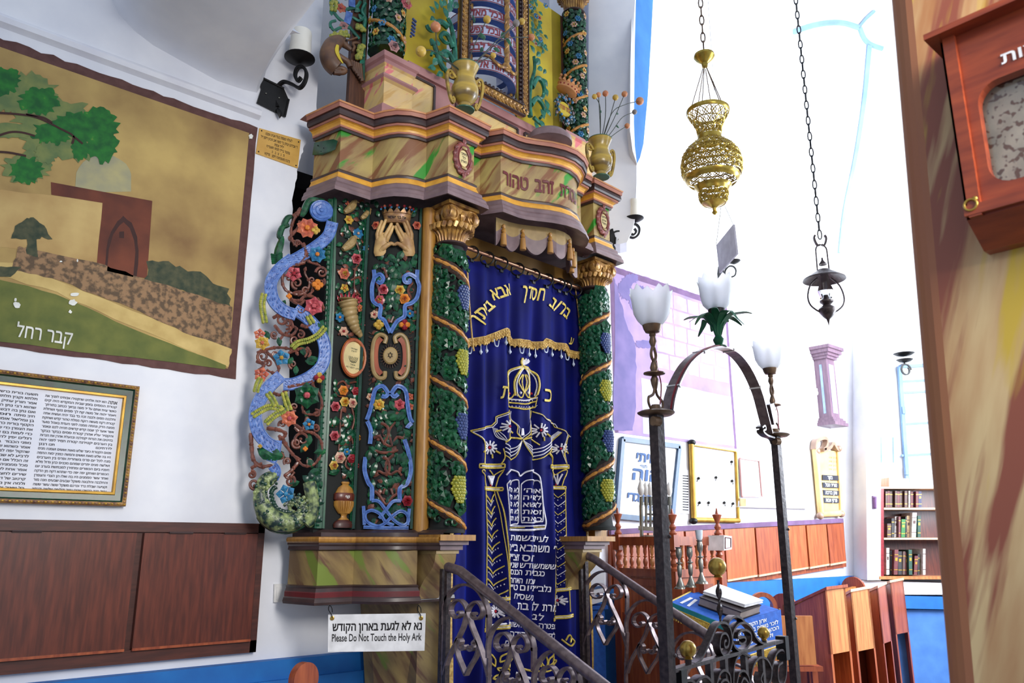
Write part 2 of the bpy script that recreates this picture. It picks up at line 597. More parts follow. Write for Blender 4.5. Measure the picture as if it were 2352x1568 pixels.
def glyphs(body, bold=0.0, res=3):
    """flat letters: each contour of the font outline is filled by itself, so overlapping strokes stay solid"""
    key = (body, bold)
    if key in _G:
        return _G[key]
    c = bpy.data.curves.new('lettering', 'FONT')
    c.body = body[::-1] if heb(body) else body
    c.size = 1
    o = bpy.data.objects.new('lettering', c)
    COL.objects.link(o)
    dg = bpy.context.evaluated_depsgraph_get()
    oe = o.evaluated_get(dg)
    cu = oe.to_curve(dg)
    polys = []
    for sp in cu.splines:
        bp = sp.bezier_points
        n = len(bp)
        pts = []
        for i in range(n):
            p, q = bp[i], bp[(i + 1) % n]
            straight = p.handle_right_type == 'VECTOR' and q.handle_left_type == 'VECTOR'
            ks = 1 if straight else res
            for k in range(ks):
                t = k / ks
                x = (1 - t) ** 3 * p.co + 3 * (1 - t) ** 2 * t * p.handle_right + 3 * (1 - t) * t * t * q.handle_left + t ** 3 * q.co
                if not pts or (pts[-1] - x.xy).length > 1e-4:
                    pts.append(x.xy.copy())
        if len(pts) > 2:
            polys.append(pts)
    oe.to_curve_clear()
    bpy.data.objects.remove(o)
    bpy.data.curves.remove(c)

    def sarea(p):
        return sum(p[i - 1].x * p[i].y - p[i].x * p[i - 1].y for i in range(len(p))) / 2

    def inside(pt, p):
        r = False
        for i in range(len(p)):
            u, w = p[i - 1], p[i]
            if (u.y > pt.y) != (w.y > pt.y) and pt.x < (w.x - u.x) * (pt.y - u.y) / (w.y - u.y) + u.x:
                r = not r
        return r

    ar = [sarea(p) for p in polys]
    sgn = 1 if sum(ar) > 0 else -1
    if bold:
        np_ = []
        for p in polys:
            n = len(p)
            q = []
            for i in range(n):
                e0, e1 = p[i] - p[i - 1], p[(i + 1) % n] - p[i]
                n0 = V((e0.y, -e0.x)).normalized() * sgn
                n1 = V((e1.y, -e1.x)).normalized() * sgn
                d = n0 + n1
                d = d / max(.5, d.dot(n0)) if d.length > .2 else n0
                q.append(p[i] + d * bold)
            np_.append(q)
        polys = np_
    vs, fs, lay = [], [], []
    outs = [i for i in range(len(polys)) if ar[i] * sgn > 0]
    for j, i in enumerate(outs):
        loops = [polys[i]] + [polys[k] for k in range(len(polys)) if ar[k] * sgn < 0 and inside(polys[k][0], polys[i])]
        flat = [p for l in loops for p in l]
        tr = tessellate_polygon([[V((p.x, p.y, 0)) for p in l] for l in loops])
        o_ = len(vs)
        vs += [(p.x, p.y) for p in flat]
        lay += [j % 3] * len(flat)
        for t in tr:
            A, B, C_ = (flat[k] for k in t)
            if (B.x - A.x) * (C_.y - A.y) - (B.y - A.y) * (C_.x - A.x) < 0:
                t = t[::-1]
            fs.append([k + o_ for k in t])
    if vs:
        x0 = min(q[0] for q in vs)
        w = max(q[0] for q in vs) - x0
        vs = [(q[0] - x0, q[1]) for q in vs]
    else:
        w = 1
    _G[key] = (vs, fs, w, lay)
    return _G[key]


def tag(o, label=None, cat=None, group=None, kind=None):
    if label:
        o['label'] = label
    if cat:
        o['category'] = cat
    if group:
        o['group'] = group
    if kind:
        o['kind'] = kind
    return o


def thing(name, loc, label, cat, group=None):
    o = bpy.data.objects.new(name, None)
    o.empty_display_size = .1
    COL.objects.link(o)
    o.location = loc
    return tag(o, label, cat, group)


def copy_tree(o, parent=None):
    c = o.copy()
    COL.objects.link(c)
    if parent is not None:
        c.parent = parent
    for ch in list(o.children):
        copy_tree(ch, c)
    return c


def structure(mb, name, mats, smooth=True):
    return tag(mb.build(name, mats, None, smooth), kind='structure')


def spiral(c, r0, r1, t0, turns, n=18):
    """2D spiral points about c from radius r0 to r1"""
    out = []
    for i in range(n + 1):
        q = i / n
        r = r0 + (r1 - r0) * q
        t = t0 + turns * 2 * math.pi * q
        out.append((c[0] + r * math.cos(t), c[1] + r * math.sin(t)))
    return out


def arc2(c, rx, ry, a0, a1, n=16):
    return [(c[0] + rx * math.cos(math.radians(a0 + (a1 - a0) * i / n)), c[1] + ry * math.sin(math.radians(a0 + (a1 - a0) * i / n))) for i in range(n + 1)]


# ================================================================== the setting
m = MB()
m.box((-4, -5, -.1), (11, 4.4, 0))
structure(m, 'floor', 'floor_stone')

# the long wall, with the broken-edged niche the ark stands in
edge = [(728, 240), (724, 290), (700, 335), (689, 362), (682, 400), (674, 440), (669, 520), (664, 700), (663, 1000), (666, 1110), (674, 1190),
        (678, 1236), (672, 1300), (683, 1352), (676, 1384), (740, 1392), (838, 1386), (846, 1404), (862, 1430), (866, 1470), (884, 1496), (893, 1525), (908, 1545), (905, 1568)]
rg = random.Random(3)
je = []
for i in range(len(edge) - 1):
    for k in range(4):
        t = k / 4
        je.append(W(edge[i][0] + (edge[i + 1][0] - edge[i][0]) * t + rg.uniform(-2.5, 2.5), edge[i][1] + (edge[i + 1][1] - edge[i][1]) * t))
je.append(W(905, 1568))
xr = je[-1].x
top = 8.6
pts = [V((-4, WALL, 0)), V((-4, WALL, top)), V((je[0].x, WALL, top))] + je + [V((xr, WALL, 0))]
m = MB()
m.slab(pts, (0, .3, 0))
structure(m, 'wall_left', 'plaster', smooth=False)
m = MB()
m.box((3.86, WALL, 0), (7.45, WALL + .3, top))
structure(m, 'wall_right', 'plaster', smooth=False)
m = MB()
m.box((1.0, 4.25, 0), (4.6, 4.35, 3.6))
m.box((1.0, WALL + .3, 0), (1.1, 4.25, 3.6))
m.box((4.5, WALL + .3, 0), (4.6, 4.25, 3.6))
m.box((1.1, WALL + .3, 3.5), (4.5, 4.25, 3.6))
structure(m, 'wall_niche', 'niche_shade', smooth=False)
m = MB()
m.box((1.0, 4.25, 3.6), (4.6, 4.35, top))
structure(m, 'wall_niche_upper', 'plaster', smooth=False)

# projecting pilaster right of the ark, grey white, with its blue arch edge
m = MB()
prof = [(1352, -60), (1462, -60), (1455, 60), (1449, 200), (1447, 300), (1452, 345), (1462, 378), (1462, 420), (1459, 500), (1452, 530), (1440, 556), (1424, 560), (1352, 560)]
PI0, PI1 = (3.72, 3.58), (4.06, 3.24)
m.slab([on(u, v, PI0, PI1) for u, v in prof], (.14, .12, 0))
structure(m, 'wall_pilaster', 'plaster', smooth=False)
m = MB()
prof = [(1461, -60), (1508, -60), (1500, 0), (1496, 80), (1488, 220), (1478, 330), (1470, 362), (1462, 378), (1458, 340), (1455, 300), (1455, 180)]
pe = on(1460, 200, PI0, PI1)
PE0, PE1 = (pe.x, pe.y + .012), (pe.x + 1, pe.y + .30)
m.slab([on(u, v, PE0, PE1) for u, v in prof], (.05, .08, 0))
structure(m, 'trim_1', 'vault_blue', smooth=False)
m = MB()
prof = [(1454, -60), (1462, -60), (1458, 100), (1456, 280), (1458, 335), (1463, 377), (1453, 346), (1447, 300), (1448, 150)]
m.slab([on(u, v, PE0, PE1, .006) for u, v in prof], (.04, .06, 0))
structure(m, 'trim_2', 'plaster', smooth=False)

# plaster ledge above the mural
m = MB()
a, b = W(-60, 8), W(596, 262)
z1 = (a.z + b.z) / 2
prof = [(0, z1 + .012), (.018, z1 + .006), (.03, z1 - .012), (.026, z1 - .035), (.0, z1 - .05)]
x0, x1 = -2.5, b.x
n = len(prof)
m.add([(x0, WALL - y, z) for y, z in prof] + [(x1, WALL - y, z) for y, z in prof], [(i, i + 1, n + i + 1, n + i) for i in range(n - 1)] + [tuple(range(n)), tuple(range(2 * n - 1, n - 1, -1))])
structure(m, 'trim_3', 'plaster_ledge')

# springing of the groin vault, top left
bot = [W(238, -40), W(270, 30), W(308, 70), W(352, 104), (W(420, 142)), W(500, 186), W(560, 206), W(590, 213), W(606, 185), W(622, 130), W(640, 78), W(655, 20), W(668, -40)]
m = MB()
vs, fs = [], []
K = 8
topz = 3.9
for i, p in enumerate(bot):
    for k in range(K + 1):
        t = k / K
        out = .02 + .85 * (t ** 1.7)
        if i < 2 or i > 8:
            out *= .55
        z = p.z + (topz - p.z) * t
        xx = p.x + ((1.05 - p.x) * .25) * t
        vs.append(V((xx, WALL + .02 - out, z)))
for i in range(len(bot) - 1):
    for k in range(K):
        a = i * (K + 1) + k
        fs.append((a, a + K + 1, a + K + 2, a + 1))
m.add(vs, fs)
structure(m, 'ceiling_vault', 'plaster')

# blue painted base along the wall
m = MB()
zt = W(720, 1503).z
xe = W(863, 1500, .06).x
m.box((-4, WALL - .06, 0), (xe, WALL, zt))
m.box((-4, WALL - .085, 0), (xe - .01, WALL - .06, W(760, 1548, .085).z))
structure(m, 'baseboard_left', 'dado_blue', smooth=False)

# far end: splayed end wall with the bookcase, bays and a window
EX, EY = 7.3, WALL
dE = V((.80, -.60, 0)).normalized()
nE = V((-.60, -.80, 0)).normalized()
E0 = (EX, EY)
E1 = (EX + dE.x, EY + dE.y)


def EW(u, v, off=0.0):
    return on(u, v, E0, E1, off)


def eslab(m, pts, t, off=0.0, mi=0):
    m.slab([EW(u, v, off) for u, v in pts], nE * t, mi)


m = MB()
a = V((EX, EY, 0))
b = a + dE * 3.4
m.hexa([a, b, b - nE * .3, a - nE * .3], [p + UP * top for p in (a, b, b - nE * .3, a - nE * .3)])
structure(m, 'wall_end', 'plaster', smooth=False)
m = MB()
eslab(m, [(1946, 1330), (2008, 1332), (2200, 1338), (2200, 1362), (2005, 1362), (1946, 1354)], .20)
structure(m, 'trim_4', 'plaster', smooth=False)
m = MB()
eslab(m, [(2010, 1364), (2200, 1368), (2200, 1396), (2010, 1392)], .22)
structure(m, 'trim_5', 'dado_blue', smooth=False)
m = MB()
eslab(m, [(1940, 1394), (2200, 1398), (2200, 1700), (1940, 1700)], .17)
structure(m, 'baseboard_end', 'sill_blue', smooth=False)
# shallow arch ribs of the far vault, edged in pale blue
m = MB()
for path, w in (([(1690, 158), (1740, 118), (1800, 84), (1870, 58), (1930, 52), (1975, 64)], .05), ([(1975, 64), (1985, 88), (2000, 102), (2028, 112)], .04), ([(1975, 60), (1990, 42), (2008, 26)], .03)):
    pp = smooth_path([EW(u, v, .02) for u, v in path], 4)
    m.bar(pp, w, .03, nE)
pp = smooth_path([EW(u, v, .02) for u, v in [(1997, 105), (1985, 230), (1965, 360), (1940, 480), (1928, 580)]], 4)
m.bar(pp, [.05 * (1 - .6 * i / (len(pp) - 1)) for i in range(len(pp))], .02, nE)
structure(m, 'trim_6', 'pale_blue', smooth=False)

m = MB()
eslab(m, [(1986, 560), (2021, 560), (2023, 1120), (2023, 1332), (1992, 1332)], -.245, .245)
structure(m, 'wall_bay', 'plaster', smooth=False)
# the barred window in the end wall
m = MB()
fr = [(2062, 826), (2140, 822), (2140, 1105), (2076, 1108)]
eslab(m, [(2066, 846), (2140, 842), (2140, 1100), (2080, 1104)], .02, .0)
for a, b, w in (((2066, 842), (2084, 1108), .035), ((2066, 842), (2140, 838), .03)):
    m.beam(EW(*a, .03), EW(*b, .03), w, .03, nE, 1)
for v in (876, 902, 974, 1046):
    m.beam(EW(2070, v, .03), EW(2140, v - 4, .03), .015 if v != 902 else .032, .02, UP, 1)
m.beam(EW(2074, 934, .045), EW(2076, 950, .045), .03, .03, nE, 1)
m.beam(EW(2081, 1072, .045), EW(2083, 1090, .045), .03, .03, nE, 1)
structure(m, 'window_1', ['plastic_white', 'bar_blue'], smooth=False)
m = MB()
for u in (2022, 2050):
    eslab(m, [(u, 1004), (u + 2, 1004), (u + 3, 1062), (u + 1, 1062)], .015)
structure(m, 'trim_7', 'pale_blue', smooth=False)

# the painted pillar in the right foreground
PX = 1.676
e0, e1 = at_x(2012, -120, PX), at_x(2152, 1600, PX)
m = MB()
vs, fs = [], []
rows = 14
rad = .085
for i in range(rows + 1):
    z = e0.z + .6 + (0 - e0.z - .6) * i / rows
    tt = (z - e1.z) / (e0.z - e1.z)
    ye = e1.y + (e0.y - e1.y) * tt
    # face, rounded far edge, far side
    ring = [V((PX, -.5, z)), V((PX, .25, z))]
    for k in range(8):
        a = math.pi / 2 * k / 7
        ring.append(V((PX + rad - rad * math.cos(a), ye - rad * .8 + rad * .8 * math.sin(a) - .0, z)))
    ring += [V((PX + .7, ye, z)), V((PX + .7, -.5, z))]
    vs += ring
nr = 12
for i in range(rows):
    for k in range(nr):
        a, b = i * nr + k, i * nr + (k + 1) % nr
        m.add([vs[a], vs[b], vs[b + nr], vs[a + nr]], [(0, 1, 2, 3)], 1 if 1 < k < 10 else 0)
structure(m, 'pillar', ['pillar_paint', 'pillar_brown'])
# faint incised marks and a swirl brushed on the pillar

# ================================================================== left wall
X0 = -.35
zA, zB = .752 + EYE, 2.05 + EYE
XR = 1.463


def wp(x, z, off):
    return V((x, WALL - off, z))


def wall_poly(m, pts, off, mi, jit=0.0, n=3, seed=1):
    """painted patch on the long wall from pixel outline, with a brushy edge"""
    rr = random.Random(seed)
    out = []
    for i in range(len(pts)):
        a, b = pts[i], pts[(i + 1) % len(pts)]
        k = n if jit else 1
        for q in range(k):
            t = q / k
            out.append((a[0] + (b[0] - a[0]) * t + rr.uniform(-jit, jit), a[1] + (b[1] - a[1]) * t + rr.uniform(-jit, jit)))
    p = [W(u, v, off) for u, v in out]
    c = len(p)
    m.add(p, [list(range(c - 1, -1, -1))], mi)


MU = ['mural_border', 'mural_tan', 'mural_tan_light', 'mural_dome', 'mural_brown', 'mural_dark', 'mural_stone', 'mural_path', 'mural_grass', 'mural_leaf', 'mural_leaf_pale', 'mural_shrub', 'chalk_white']
m = MB()
rr = random.Random(5)
out = [wp(X0, zA, .004)]
for i in range(30):
    out.append(wp(X0 + (XR - X0) * i / 29, zA + rr.uniform(-.004, .004), .004))
for i in range(8):
    out.append(wp(XR - .004 * rr.random(), zA + (zB - zA) * (i + .5) / 8, .004))
for i in range(40):
    out.append(wp(XR + (X0 - XR) * i / 39, zB + rr.uniform(-.006, .008), .004))
m.slab(out, (0, .004, 0), 0)
b = .042
out = [(X0, zA + b), (XR - b, zA + b), (XR - b, zB - b), (X0, zB - b)]
m.add([wp(x, z, .0045) for x, z in out], [(0, 1, 2, 3)], 1)
wall_poly(m, [(-40, 432), (240, 462), (226, 610), (40, 570), (-40, 560)], .005, 2, 2, 6, 2)
wall_poly(m, arc2((238, 418), 66, 64, 200, 345, 12) + [(300, 440), (230, 440), (172, 430)], .0052, 3, 1.5, 1, 3)
wall_poly(m, [(117, 418), (349, 461), (349, 468), (240, 464), (237, 466), (118, 447)], .0055, 4)
wall_poly(m, [(238, 444), (349, 461), (338, 640), (221, 615)], .0056, 4, 1, 3, 4)
wall_poly(m, [(240, 622), (244, 570), (254, 532), (270, 508), (284, 496), (302, 512), (315, 545), (319, 575), (314, 636)], .0058, 5, 1, 2, 5)
wall_poly(m, [(246, 622), (250, 572), (260, 538), (274, 518), (284, 510), (298, 524), (308, 552), (311, 578), (306, 636)], .006, 4)
wall_poly(m, [(274, 532), (285, 531), (285, 547), (274, 546)], .0062, 5)
wall_poly(m, [(-40, 600), (30, 602), (300, 712), (532, 802), (524, 842), (300, 748), (130, 672), (-40, 620)], .0056, 7, 2, 5, 6)
wall_poly(m, [(338, 604), (380, 600), (430, 618), (480, 640), (526, 668), (530, 706), (440, 680), (335, 640)], .0057, 11, 6, 4, 7)
wall_poly(m, [(28, 618), (42, 566), (70, 570), (240, 608), (334, 640), (440, 672), (534, 706), (530, 800), (420, 762), (300, 708), (140, 645)], .006, 6, 2, 6, 8)
wall_poly(m, [(-40, 630), (130, 676), (300, 752), (520, 840), (518, 848), (-40, 780)], .0058, 8, 2, 5, 9)
wall_poly(m, [(25, 548), (34, 520), (60, 502), (76, 499), (100, 516), (119, 550), (96, 545), (84, 552), (86, 592), (60, 584), (62, 550)], .0063, 11, 2, 3, 10)
wall_poly(m, [(0, 612), (50, 612), (26, 634), (-20, 634)], .0064, 11, 2, 3, 77)


def blob(cx, cy, rx, ry, off, mi, seed, n=40, jit=.2):
    q = random.Random(seed)
    pts = []
    for i in range(n):
        t = 2 * math.pi * i / n
        k = 1 + q.uniform(-jit, jit)
        pts.append((cx + rx * k * math.cos(t), cy + ry * k * math.sin(t)))
    wall_poly(m, pts, off, mi)


for i, (cx, cy, rx, ry, mi) in enumerate([(120, 265, 90, 40, 10), (60, 210, 70, 42, 10), (180, 320, 70, 46, 10), (110, 318, 60, 46, 10), (60, 385, 52, 34, 10), (20, 210, 40, 50, 10),
                                          (8, 185, 38, 32, 9), (90, 232, 44, 32, 9), (170, 288, 52, 30, 9), (222, 290, 48, 42, 9), (236, 330, 36, 40, 9), (62, 392, 38, 30, 9), (118, 305, 44, 28, 9),
                                          (184, 340, 20, 26, 9), (20, 300, 60, 18, 10), (105, 350, 26, 24, 10)]):
    blob(cx, cy, rx, ry, .0061 + i * .0001, mi, 20 + i)
for p in ([(-20, 258), (40, 262), (86, 270), (140, 296), (168, 312), (166, 330)], [(-20, 318), (20, 304), (50, 304), (80, 312)], [(-20, 348), (20, 350), (60, 358)], [(60, 262), (100, 270), (120, 282)], [(168, 312), (190, 330)]):
    pp = smooth_path([W(u, v, .0082) for u, v in p], 4)
    m.bar(pp, .009, .0004, (0, 1, 0), 5)
for i, (cx, cy, rx, ry) in enumerate([(40, 700, 9, 7), (36, 688, 3, 4), (172, 676, 9, 4), (166, 694, 10, 8), (162, 716, 4, 4), (576, 312, 5, 6), (140, 600, 3, 2), (178, 598, 2, 3)]):
    blob(cx, cy, rx, ry, .0085, 12, 90 + i, 12, .3)
m.text('קבר רחל', lambda x, y: W(x, -y, .0088), (36, -772), (164, -792), 27, 12, bold=.01)
o = m.build('mural', MU, None, smooth=False)
tag(o, 'wall mural of a domed stone tomb with a green tree and grassy bank', 'mural')

# brass plaque
m = MB()
q = [(596, 294), (691, 321), (684, 386), (588, 352)]
m.slab([W(u, v, .006) for u, v in q], (0, .006, 0), 0)
for u, v in ((601, 300), (686, 326), (680, 380), (594, 348)):
    m.ball(W(u, v, .007), .004, 1, 6)


def bil(q, off, f=W):
    def g(x, y):
        a = (q[0][0] + (q[1][0] - q[0][0]) * x, q[0][1] + (q[1][1] - q[0][1]) * x)
        b = (q[3][0] + (q[2][0] - q[3][0]) * x, q[3][1] + (q[2][1] - q[3][1]) * x)
        return f(b[0] + (a[0] - b[0]) * y, b[1] + (a[1] - b[1]) * y, off)
    return g


g = bil(q, .0068)
for t, y, x0, x1 in (('לעילוי נשמת בעלי אבינו וסבנו', .82, .16, .80), ('ר׳ אברהם יצחק בר׳ משה זאב הכהן ריזמן ז״ל', .66, .06, .94), ('יליד צפת', .51, .40, .62),
                     ('נפטר בי״ד תמוז תשס״ח', .37, .22, .78), ('ת . נ . צ . ב . ה', .22, .36, .66), ('נדבת משפחות ריזמן - פרקש', .08, .20, .80)):
    m.text(t, g, (x0, y), (x1, y), .085, 1, .01)
o = m.build('brass_plaque', ['brass_plate', 'ink'], None)
tag(o, 'engraved brass plaque screwed to white wall beside the tomb mural corner', 'plaque')

# framed text
t = thing('framed_text', wp(.34, .155 + EYE, 0), 'gilt and green framed page of Hebrew scribal text above dark wood panelling', 'picture')
x0, x1, z0, z1 = -.33, 1.036, .152 + EYE, .656 + EYE
m = MB()
pr = [(0, .004, 0), (0, .03, 0), (.006, .034, 0), (.016, .03, 0), (.022, .022, 1), (.044, .018, 1), (.047, .024, 2), (.055, .024, 2), (.058, .012, 2)]
loops = []
for d, off, _ in pr:
    loops.append([wp(x0 + d, z0 + d, off), wp(x1 - d, z0 + d, off), wp(x1 - d, z1 - d, off), wp(x0 + d, z1 - d, off)])
b0 = 0
vs = [p for l in loops for p in l]
fs, ms = [], []
for i in range(len(loops) - 1):
    m.add(loops[i] + loops[i + 1], [(k, (k + 1) % 4, 4 + (k + 1) % 4, 4 + k) for k in range(4)], pr[i + 1][2])
rr = random.Random(8)
for (a, b2) in (((x0, z1 - .008), (x1, z1 - .008)), ((x0, z0 + .008), (x1, z0 + .008)), ((x1 - .008, z0), (x1 - .008, z1))):
    L = math.hypot(b2[0] - a[0], b2[1] - a[1])
    n = int(L / .012)
    for i in range(n):
        q = (i + .5) / n
        m.ball(wp(a[0] + (b2[0] - a[0]) * q, a[1] + (b2[1] - a[1]) * q, .033), .005, 0 if i % 2 else 2, 6, (1.2, .6, .8))
m.build('frame', ['gilt_worn', 'carve_green_dark', 'gold_frame'], t, angle=25)
m = MB()
m.box((x0 + .05, WALL - .012, z0 + .05), (x1 - .05, WALL - .008, z1 - .05))
pg = m.build('page', 'paper', t)
m = MB()
TXT = ['אתה הוא יהוה אלהינו שהקטירו אבותינו לפניך את', 'קטרת הסמים בזמן שבית המקדש היה קים', 'כאשר צוית אותם על יד משה נביאך ככתוב בתורתך', 'ויאמר יהוה אל משה קח לך סמים נטף ושחלת',
       'וחלבנה סמים ולבנה זכה בד בבד יהיה ועשית אתה', 'קטרת רקח מעשה רוקח ממלח טהור קדש ושחקת', 'ממנה הדק ונתתה ממנה לפני העדת באהל מועד', 'אשר אועד לך שמה קדש קדשים תהיה לכם ונאמר',
       'והקטיר עליו אהרן קטרת סמים בבקר בבקר', 'בהיטיבו את הנרות יקטירנה ובהעלת אהרן את הנרות', 'בין הערבים יקטירנה קטרת תמיד לפני יהוה', 'לדרתיכם                                תנו רבנן',
       'פטום הקטרת כיצד שלש מאות וששים ושמנה מנים', 'היו בה שלש מאות וששים וחמשה כמנין ימות החמה', 'מנה לכל יום פרס בשחרית ופרס בין הערבים', 'ושלשה מנים יתרים שמהם מכניס כהן גדול מלא',
       'חפניו ביום הכפורים ומחזירן למכתשת בערב יום', 'הכפורים ושוחקן יפה יפה כדי שתהא דקה מן הדקה', 'ואחד עשר סממנים היו בה ואלו הן הצרי והצפרן', 'והחלבנה והלבונה משקל שבעים שבעים מנה מור',
       'וקציעה שבלת נרד וכרכם משקל ששה עשר ששה', 'עשר מנה הקשט שנים עשר וקלופה שלשה וקנמון']
TX2 = ['תשעה בורית כרשינה', 'תלתא וקבין תלתא ואם', 'אמר חורין עתיק מלח', 'שהוא רבי נתן הבבלי', 'ואם נתן בה דבש פסלה', 'חיב מיתה', 'בן גמליאל אומר הצרי', 'הקטף בורית כרשינה', 'את הצפרן כדי שתהא', 'כדי לעזות בם את הצפרן',
       'רגלים יפין לה אלא', 'מפני הכבוד', 'אומר כשהוא שוחק', 'שהקול יפה לבשמים', 'לרביע לא שמענו', 'זה הכלל אם כמדתה', 'מכל סממניה חיב', 'אומר אחת לששים', 'שירים לחצאין ועוד', 'קרטוב של דבש', 'ולמה אין מערבין', 'כל שאור וכל דבש']
n = len(TXT)
a0, a1 = at_y(101, 908, WALL), at_y(268, 930, WALL)
for i, tx in enumerate(TXT):
    z = z1 - .084 - i * (.366 / (n - 1))
    rx, lx = .960, .690
    if i == 0:
        m.text('אתה', lambda x, y: wp(x, y, .0125), (rx - .036, z - .002), (rx, z - .002), .0125, 0, .02)
        m.text(tx[4:], lambda x, y: wp(x, y, .0125), (lx, z), (rx - .042, z), .008, 0, .02)
    else:
        m.text(tx, lambda x, y: wp(x, y, .0125), (lx + .003 * rr.random(), z), (rx, z), .008, 0, .02)
    tx = TX2[i]
    rx = .664
    wd = .0088 * len(tx)
    m.text(tx, lambda x, y: wp(x, y, .0125), (rx - wd, z), (rx, z), .008, 0, .02)
    m.text(TXT[-i - 1][:34], lambda x, y: wp(x, y, .0125), (.10, z), (rx - wd - .012, z), .008, 0, .02)
m.text('מוקדש לעלוי נשמת', lambda x, y: wp(x, y, .0125), (.70, z1 - .461), (.83, z1 - .461), .006, 0, .02)
m.text('ב׳ אב תשע״ד', lambda x, y: wp(x, y, .0125), (.73, z1 - .471), (.80, z1 - .471), .006, 0, .02)
m.build('lettering', 'ink', pg, smooth=False)

# dark wood panelling at the left
t = thing('wood_panelling', wp(.6, -.47 + EYE, 0), 'dark brown two-leaf wooden panelling on white wall under the framed Hebrew page', 'wall panel')
x0, x1, z0, z1 = -.75, 1.648, -.462 + EYE, .092 + EYE
xm = W(302, 1360).x
m = MB()
m.box((x0, WALL - .02, z0), (x1, WALL, z1), 1)
m.box((x0, WALL - .034, z1 - .042), (x1, WALL - .02, z1), 1)
m.box((x0, WALL - .034, z0), (x1, WALL - .02, z0 + .05), 1)
m.box((x1 - .03, WALL - .034, z0), (x1, WALL - .02, z1), 1)
m.build('frame', ['wood_dark', 'wood_dark_frame'], t, False)
for a, b in ((x0 + .02, xm - .018), (xm + .012, x1 - .036)):
    m = MB()
    m.box((a, WALL - .046, z0 + .055), (b, WALL - .021, z1 - .046))
    p = m.build('panel', 'wood_dark', t, False)
    for q in (.3, .78):
        m = MB()
        c = a + (b - a) * q
        m.box((c - .05, WALL - .05, z1 - .049), (c + .05, WALL - .034, z1 - .042))
        m.tube([(c - .05, WALL - .05, z1 - .044), (c + .05, WALL - .05, z1 - .044)], .004)
        m.build('hinge', 'mould_dark', p)
    m = MB()
    m.box((a, WALL - .05, z0 + .048), (b, WALL - .034, z0 + .058))
    m.build('bottom_bead', 'wood_red', p, False)
# wall socket plate painted over
m = MB()
q = [(630, 1341), (664, 1340), (664, 1382), (629, 1383)]
m.slab([W(u, v, .012) for u, v in q], (0, .012, 0))
m.slab([W(u, v, .016) for u, v in [(636, 1347), (658, 1346), (658, 1376), (635, 1377)]], (0, .005, 0))
tag(m.build('socket_plate', 'plastic_white', None, False), 'white plastic socket plate on white wall left of the carved marbled plinth', 'socket')

# rounded bench end in front of the blue base
m = MB()
P0 = at_d(706, 1568, 3.25)
dx = V((.97, .24, 0)).normalized()
c = at_d(704, 1560, 3.3)
pts = [c + dx * (.062 * math.cos(math.radians(a))) + UP * (.062 * math.sin(math.radians(a))) for a in range(-20, 201, 12)]
pts += [c - dx * .062 - UP * .55, c + dx * .062 - UP * .55]
m.slab(pts, V((.24, -.97, 0)) * -.032)
t = thing('bench', V((c.x, c.y, 0)), 'round-topped brown bench end in front of the blue wall base', 'bench')
m.build('bench_end', 'wood_red', t, angle=30)
m = MB()
q = c - UP * .06
m.hexa([q - dx * 1.2 - UP * .04, q - dx * .02 - UP * .04, q - dx * .02 - UP * .04 + V((-.24, .97, 0)) * .03, q - dx * 1.2 - UP * .04 + V((-.24, .97, 0)) * .03],
       [q - dx * 1.2, q - dx * .02, q - dx * .02 + V((-.24, .97, 0)) * .03, q - dx * 1.2 + V((-.24, .97, 0)) * .03])
m.build('back_rail', 'wood_red', t, False)
m = MB()
m.box((c.x - 1.2, c.y - .3, .40), (c.x + .0, c.y + .0, .44))
m.build('seat', 'wood_red', t, False)
for sx in (-1.15, -.06):
    m = MB()
    m.box((c.x + sx, c.y - .27, 0), (c.x + sx + .05, c.y - .02, .40))
    m.build('leg', 'wood_red', t, False)


# ================================================================== the ark
ark = thing('torah_ark', (2.75, 3.15, 0), 'tall painted and carved wooden Torah ark with twisted grapevine columns and marbled cornice', 'ark')
PL = [(1.735, 3.50), (1.777, 3.306), (1.967, 3.304)]
bul = [(1.985, 3.262), (2.008, 3.208), (2.034, 3.170), (2.074, 3.142), (2.120, 3.128)]
PL += bul + [(2.175, 3.122), (2.215, 2.985), (2.392, 2.996), (2.40, 3.075), (2.50, 3.078), (2.558, 2.973), (2.642, 2.976), (2.70, 2.966),
             (2.77, 2.936), (2.84, 2.902), (2.91, 2.882), (2.98, 2.880), (3.05, 2.900), (3.11, 2.936), (3.15, 2.985), (3.18, 3.04), (3.26, 3.05), (3.31, 3.16),
             (3.372, 3.165), (3.382, 3.058), (3.536, 3.068), (3.56, 3.5)]


def offset_plan(pl, d):
    out = []
    for i, p in enumerate(pl):
        ns = []
        for a, b in ((i - 1, i), (i, i + 1)):
            if 0 <= a and b < len(pl):
                dx, dy = pl[b][0] - pl[a][0], pl[b][1] - pl[a][1]
                L = math.hypot(dx, dy)
                ns.append((dy / L, -dx / L))
        if len(ns) == 1:
            n = ns[0]
            out.append((p[0] + n[0] * d, p[1] + n[1] * d))
        else:
            sx, sy = ns[0][0] + ns[1][0], ns[0][1] + ns[1][1]
            q = sx * ns[0][0] + sy * ns[0][1]
            q = max(q, .55)
            out.append((p[0] + sx / q * d, p[1] + sy / q * d))
    return out


def sweep(m, pl, prof, cap_top=None, cap_bot=None, cap_m=0):
    loops = [[V((x, y, z)) for x, y in offset_plan(pl, o)] for o, z, _ in prof]
    n = len(pl)
    for i in range(len(prof) - 1):
        m.add(loops[i] + loops[i + 1], [(k, k + 1, n + k + 1, n + k) for k in range(n - 1)], prof[i][2])
    for lp, back, fl in ((loops[-1], cap_top, 0), (loops[0], cap_bot, 1)):
        if back is not None:
            bk = [V((p.x, max(back, p.y), p.z)) for p in lp]
            m.add(lp + bk, [(k, k + 1, n + k + 1, n + k) for k in range(n - 1)], cap_m)


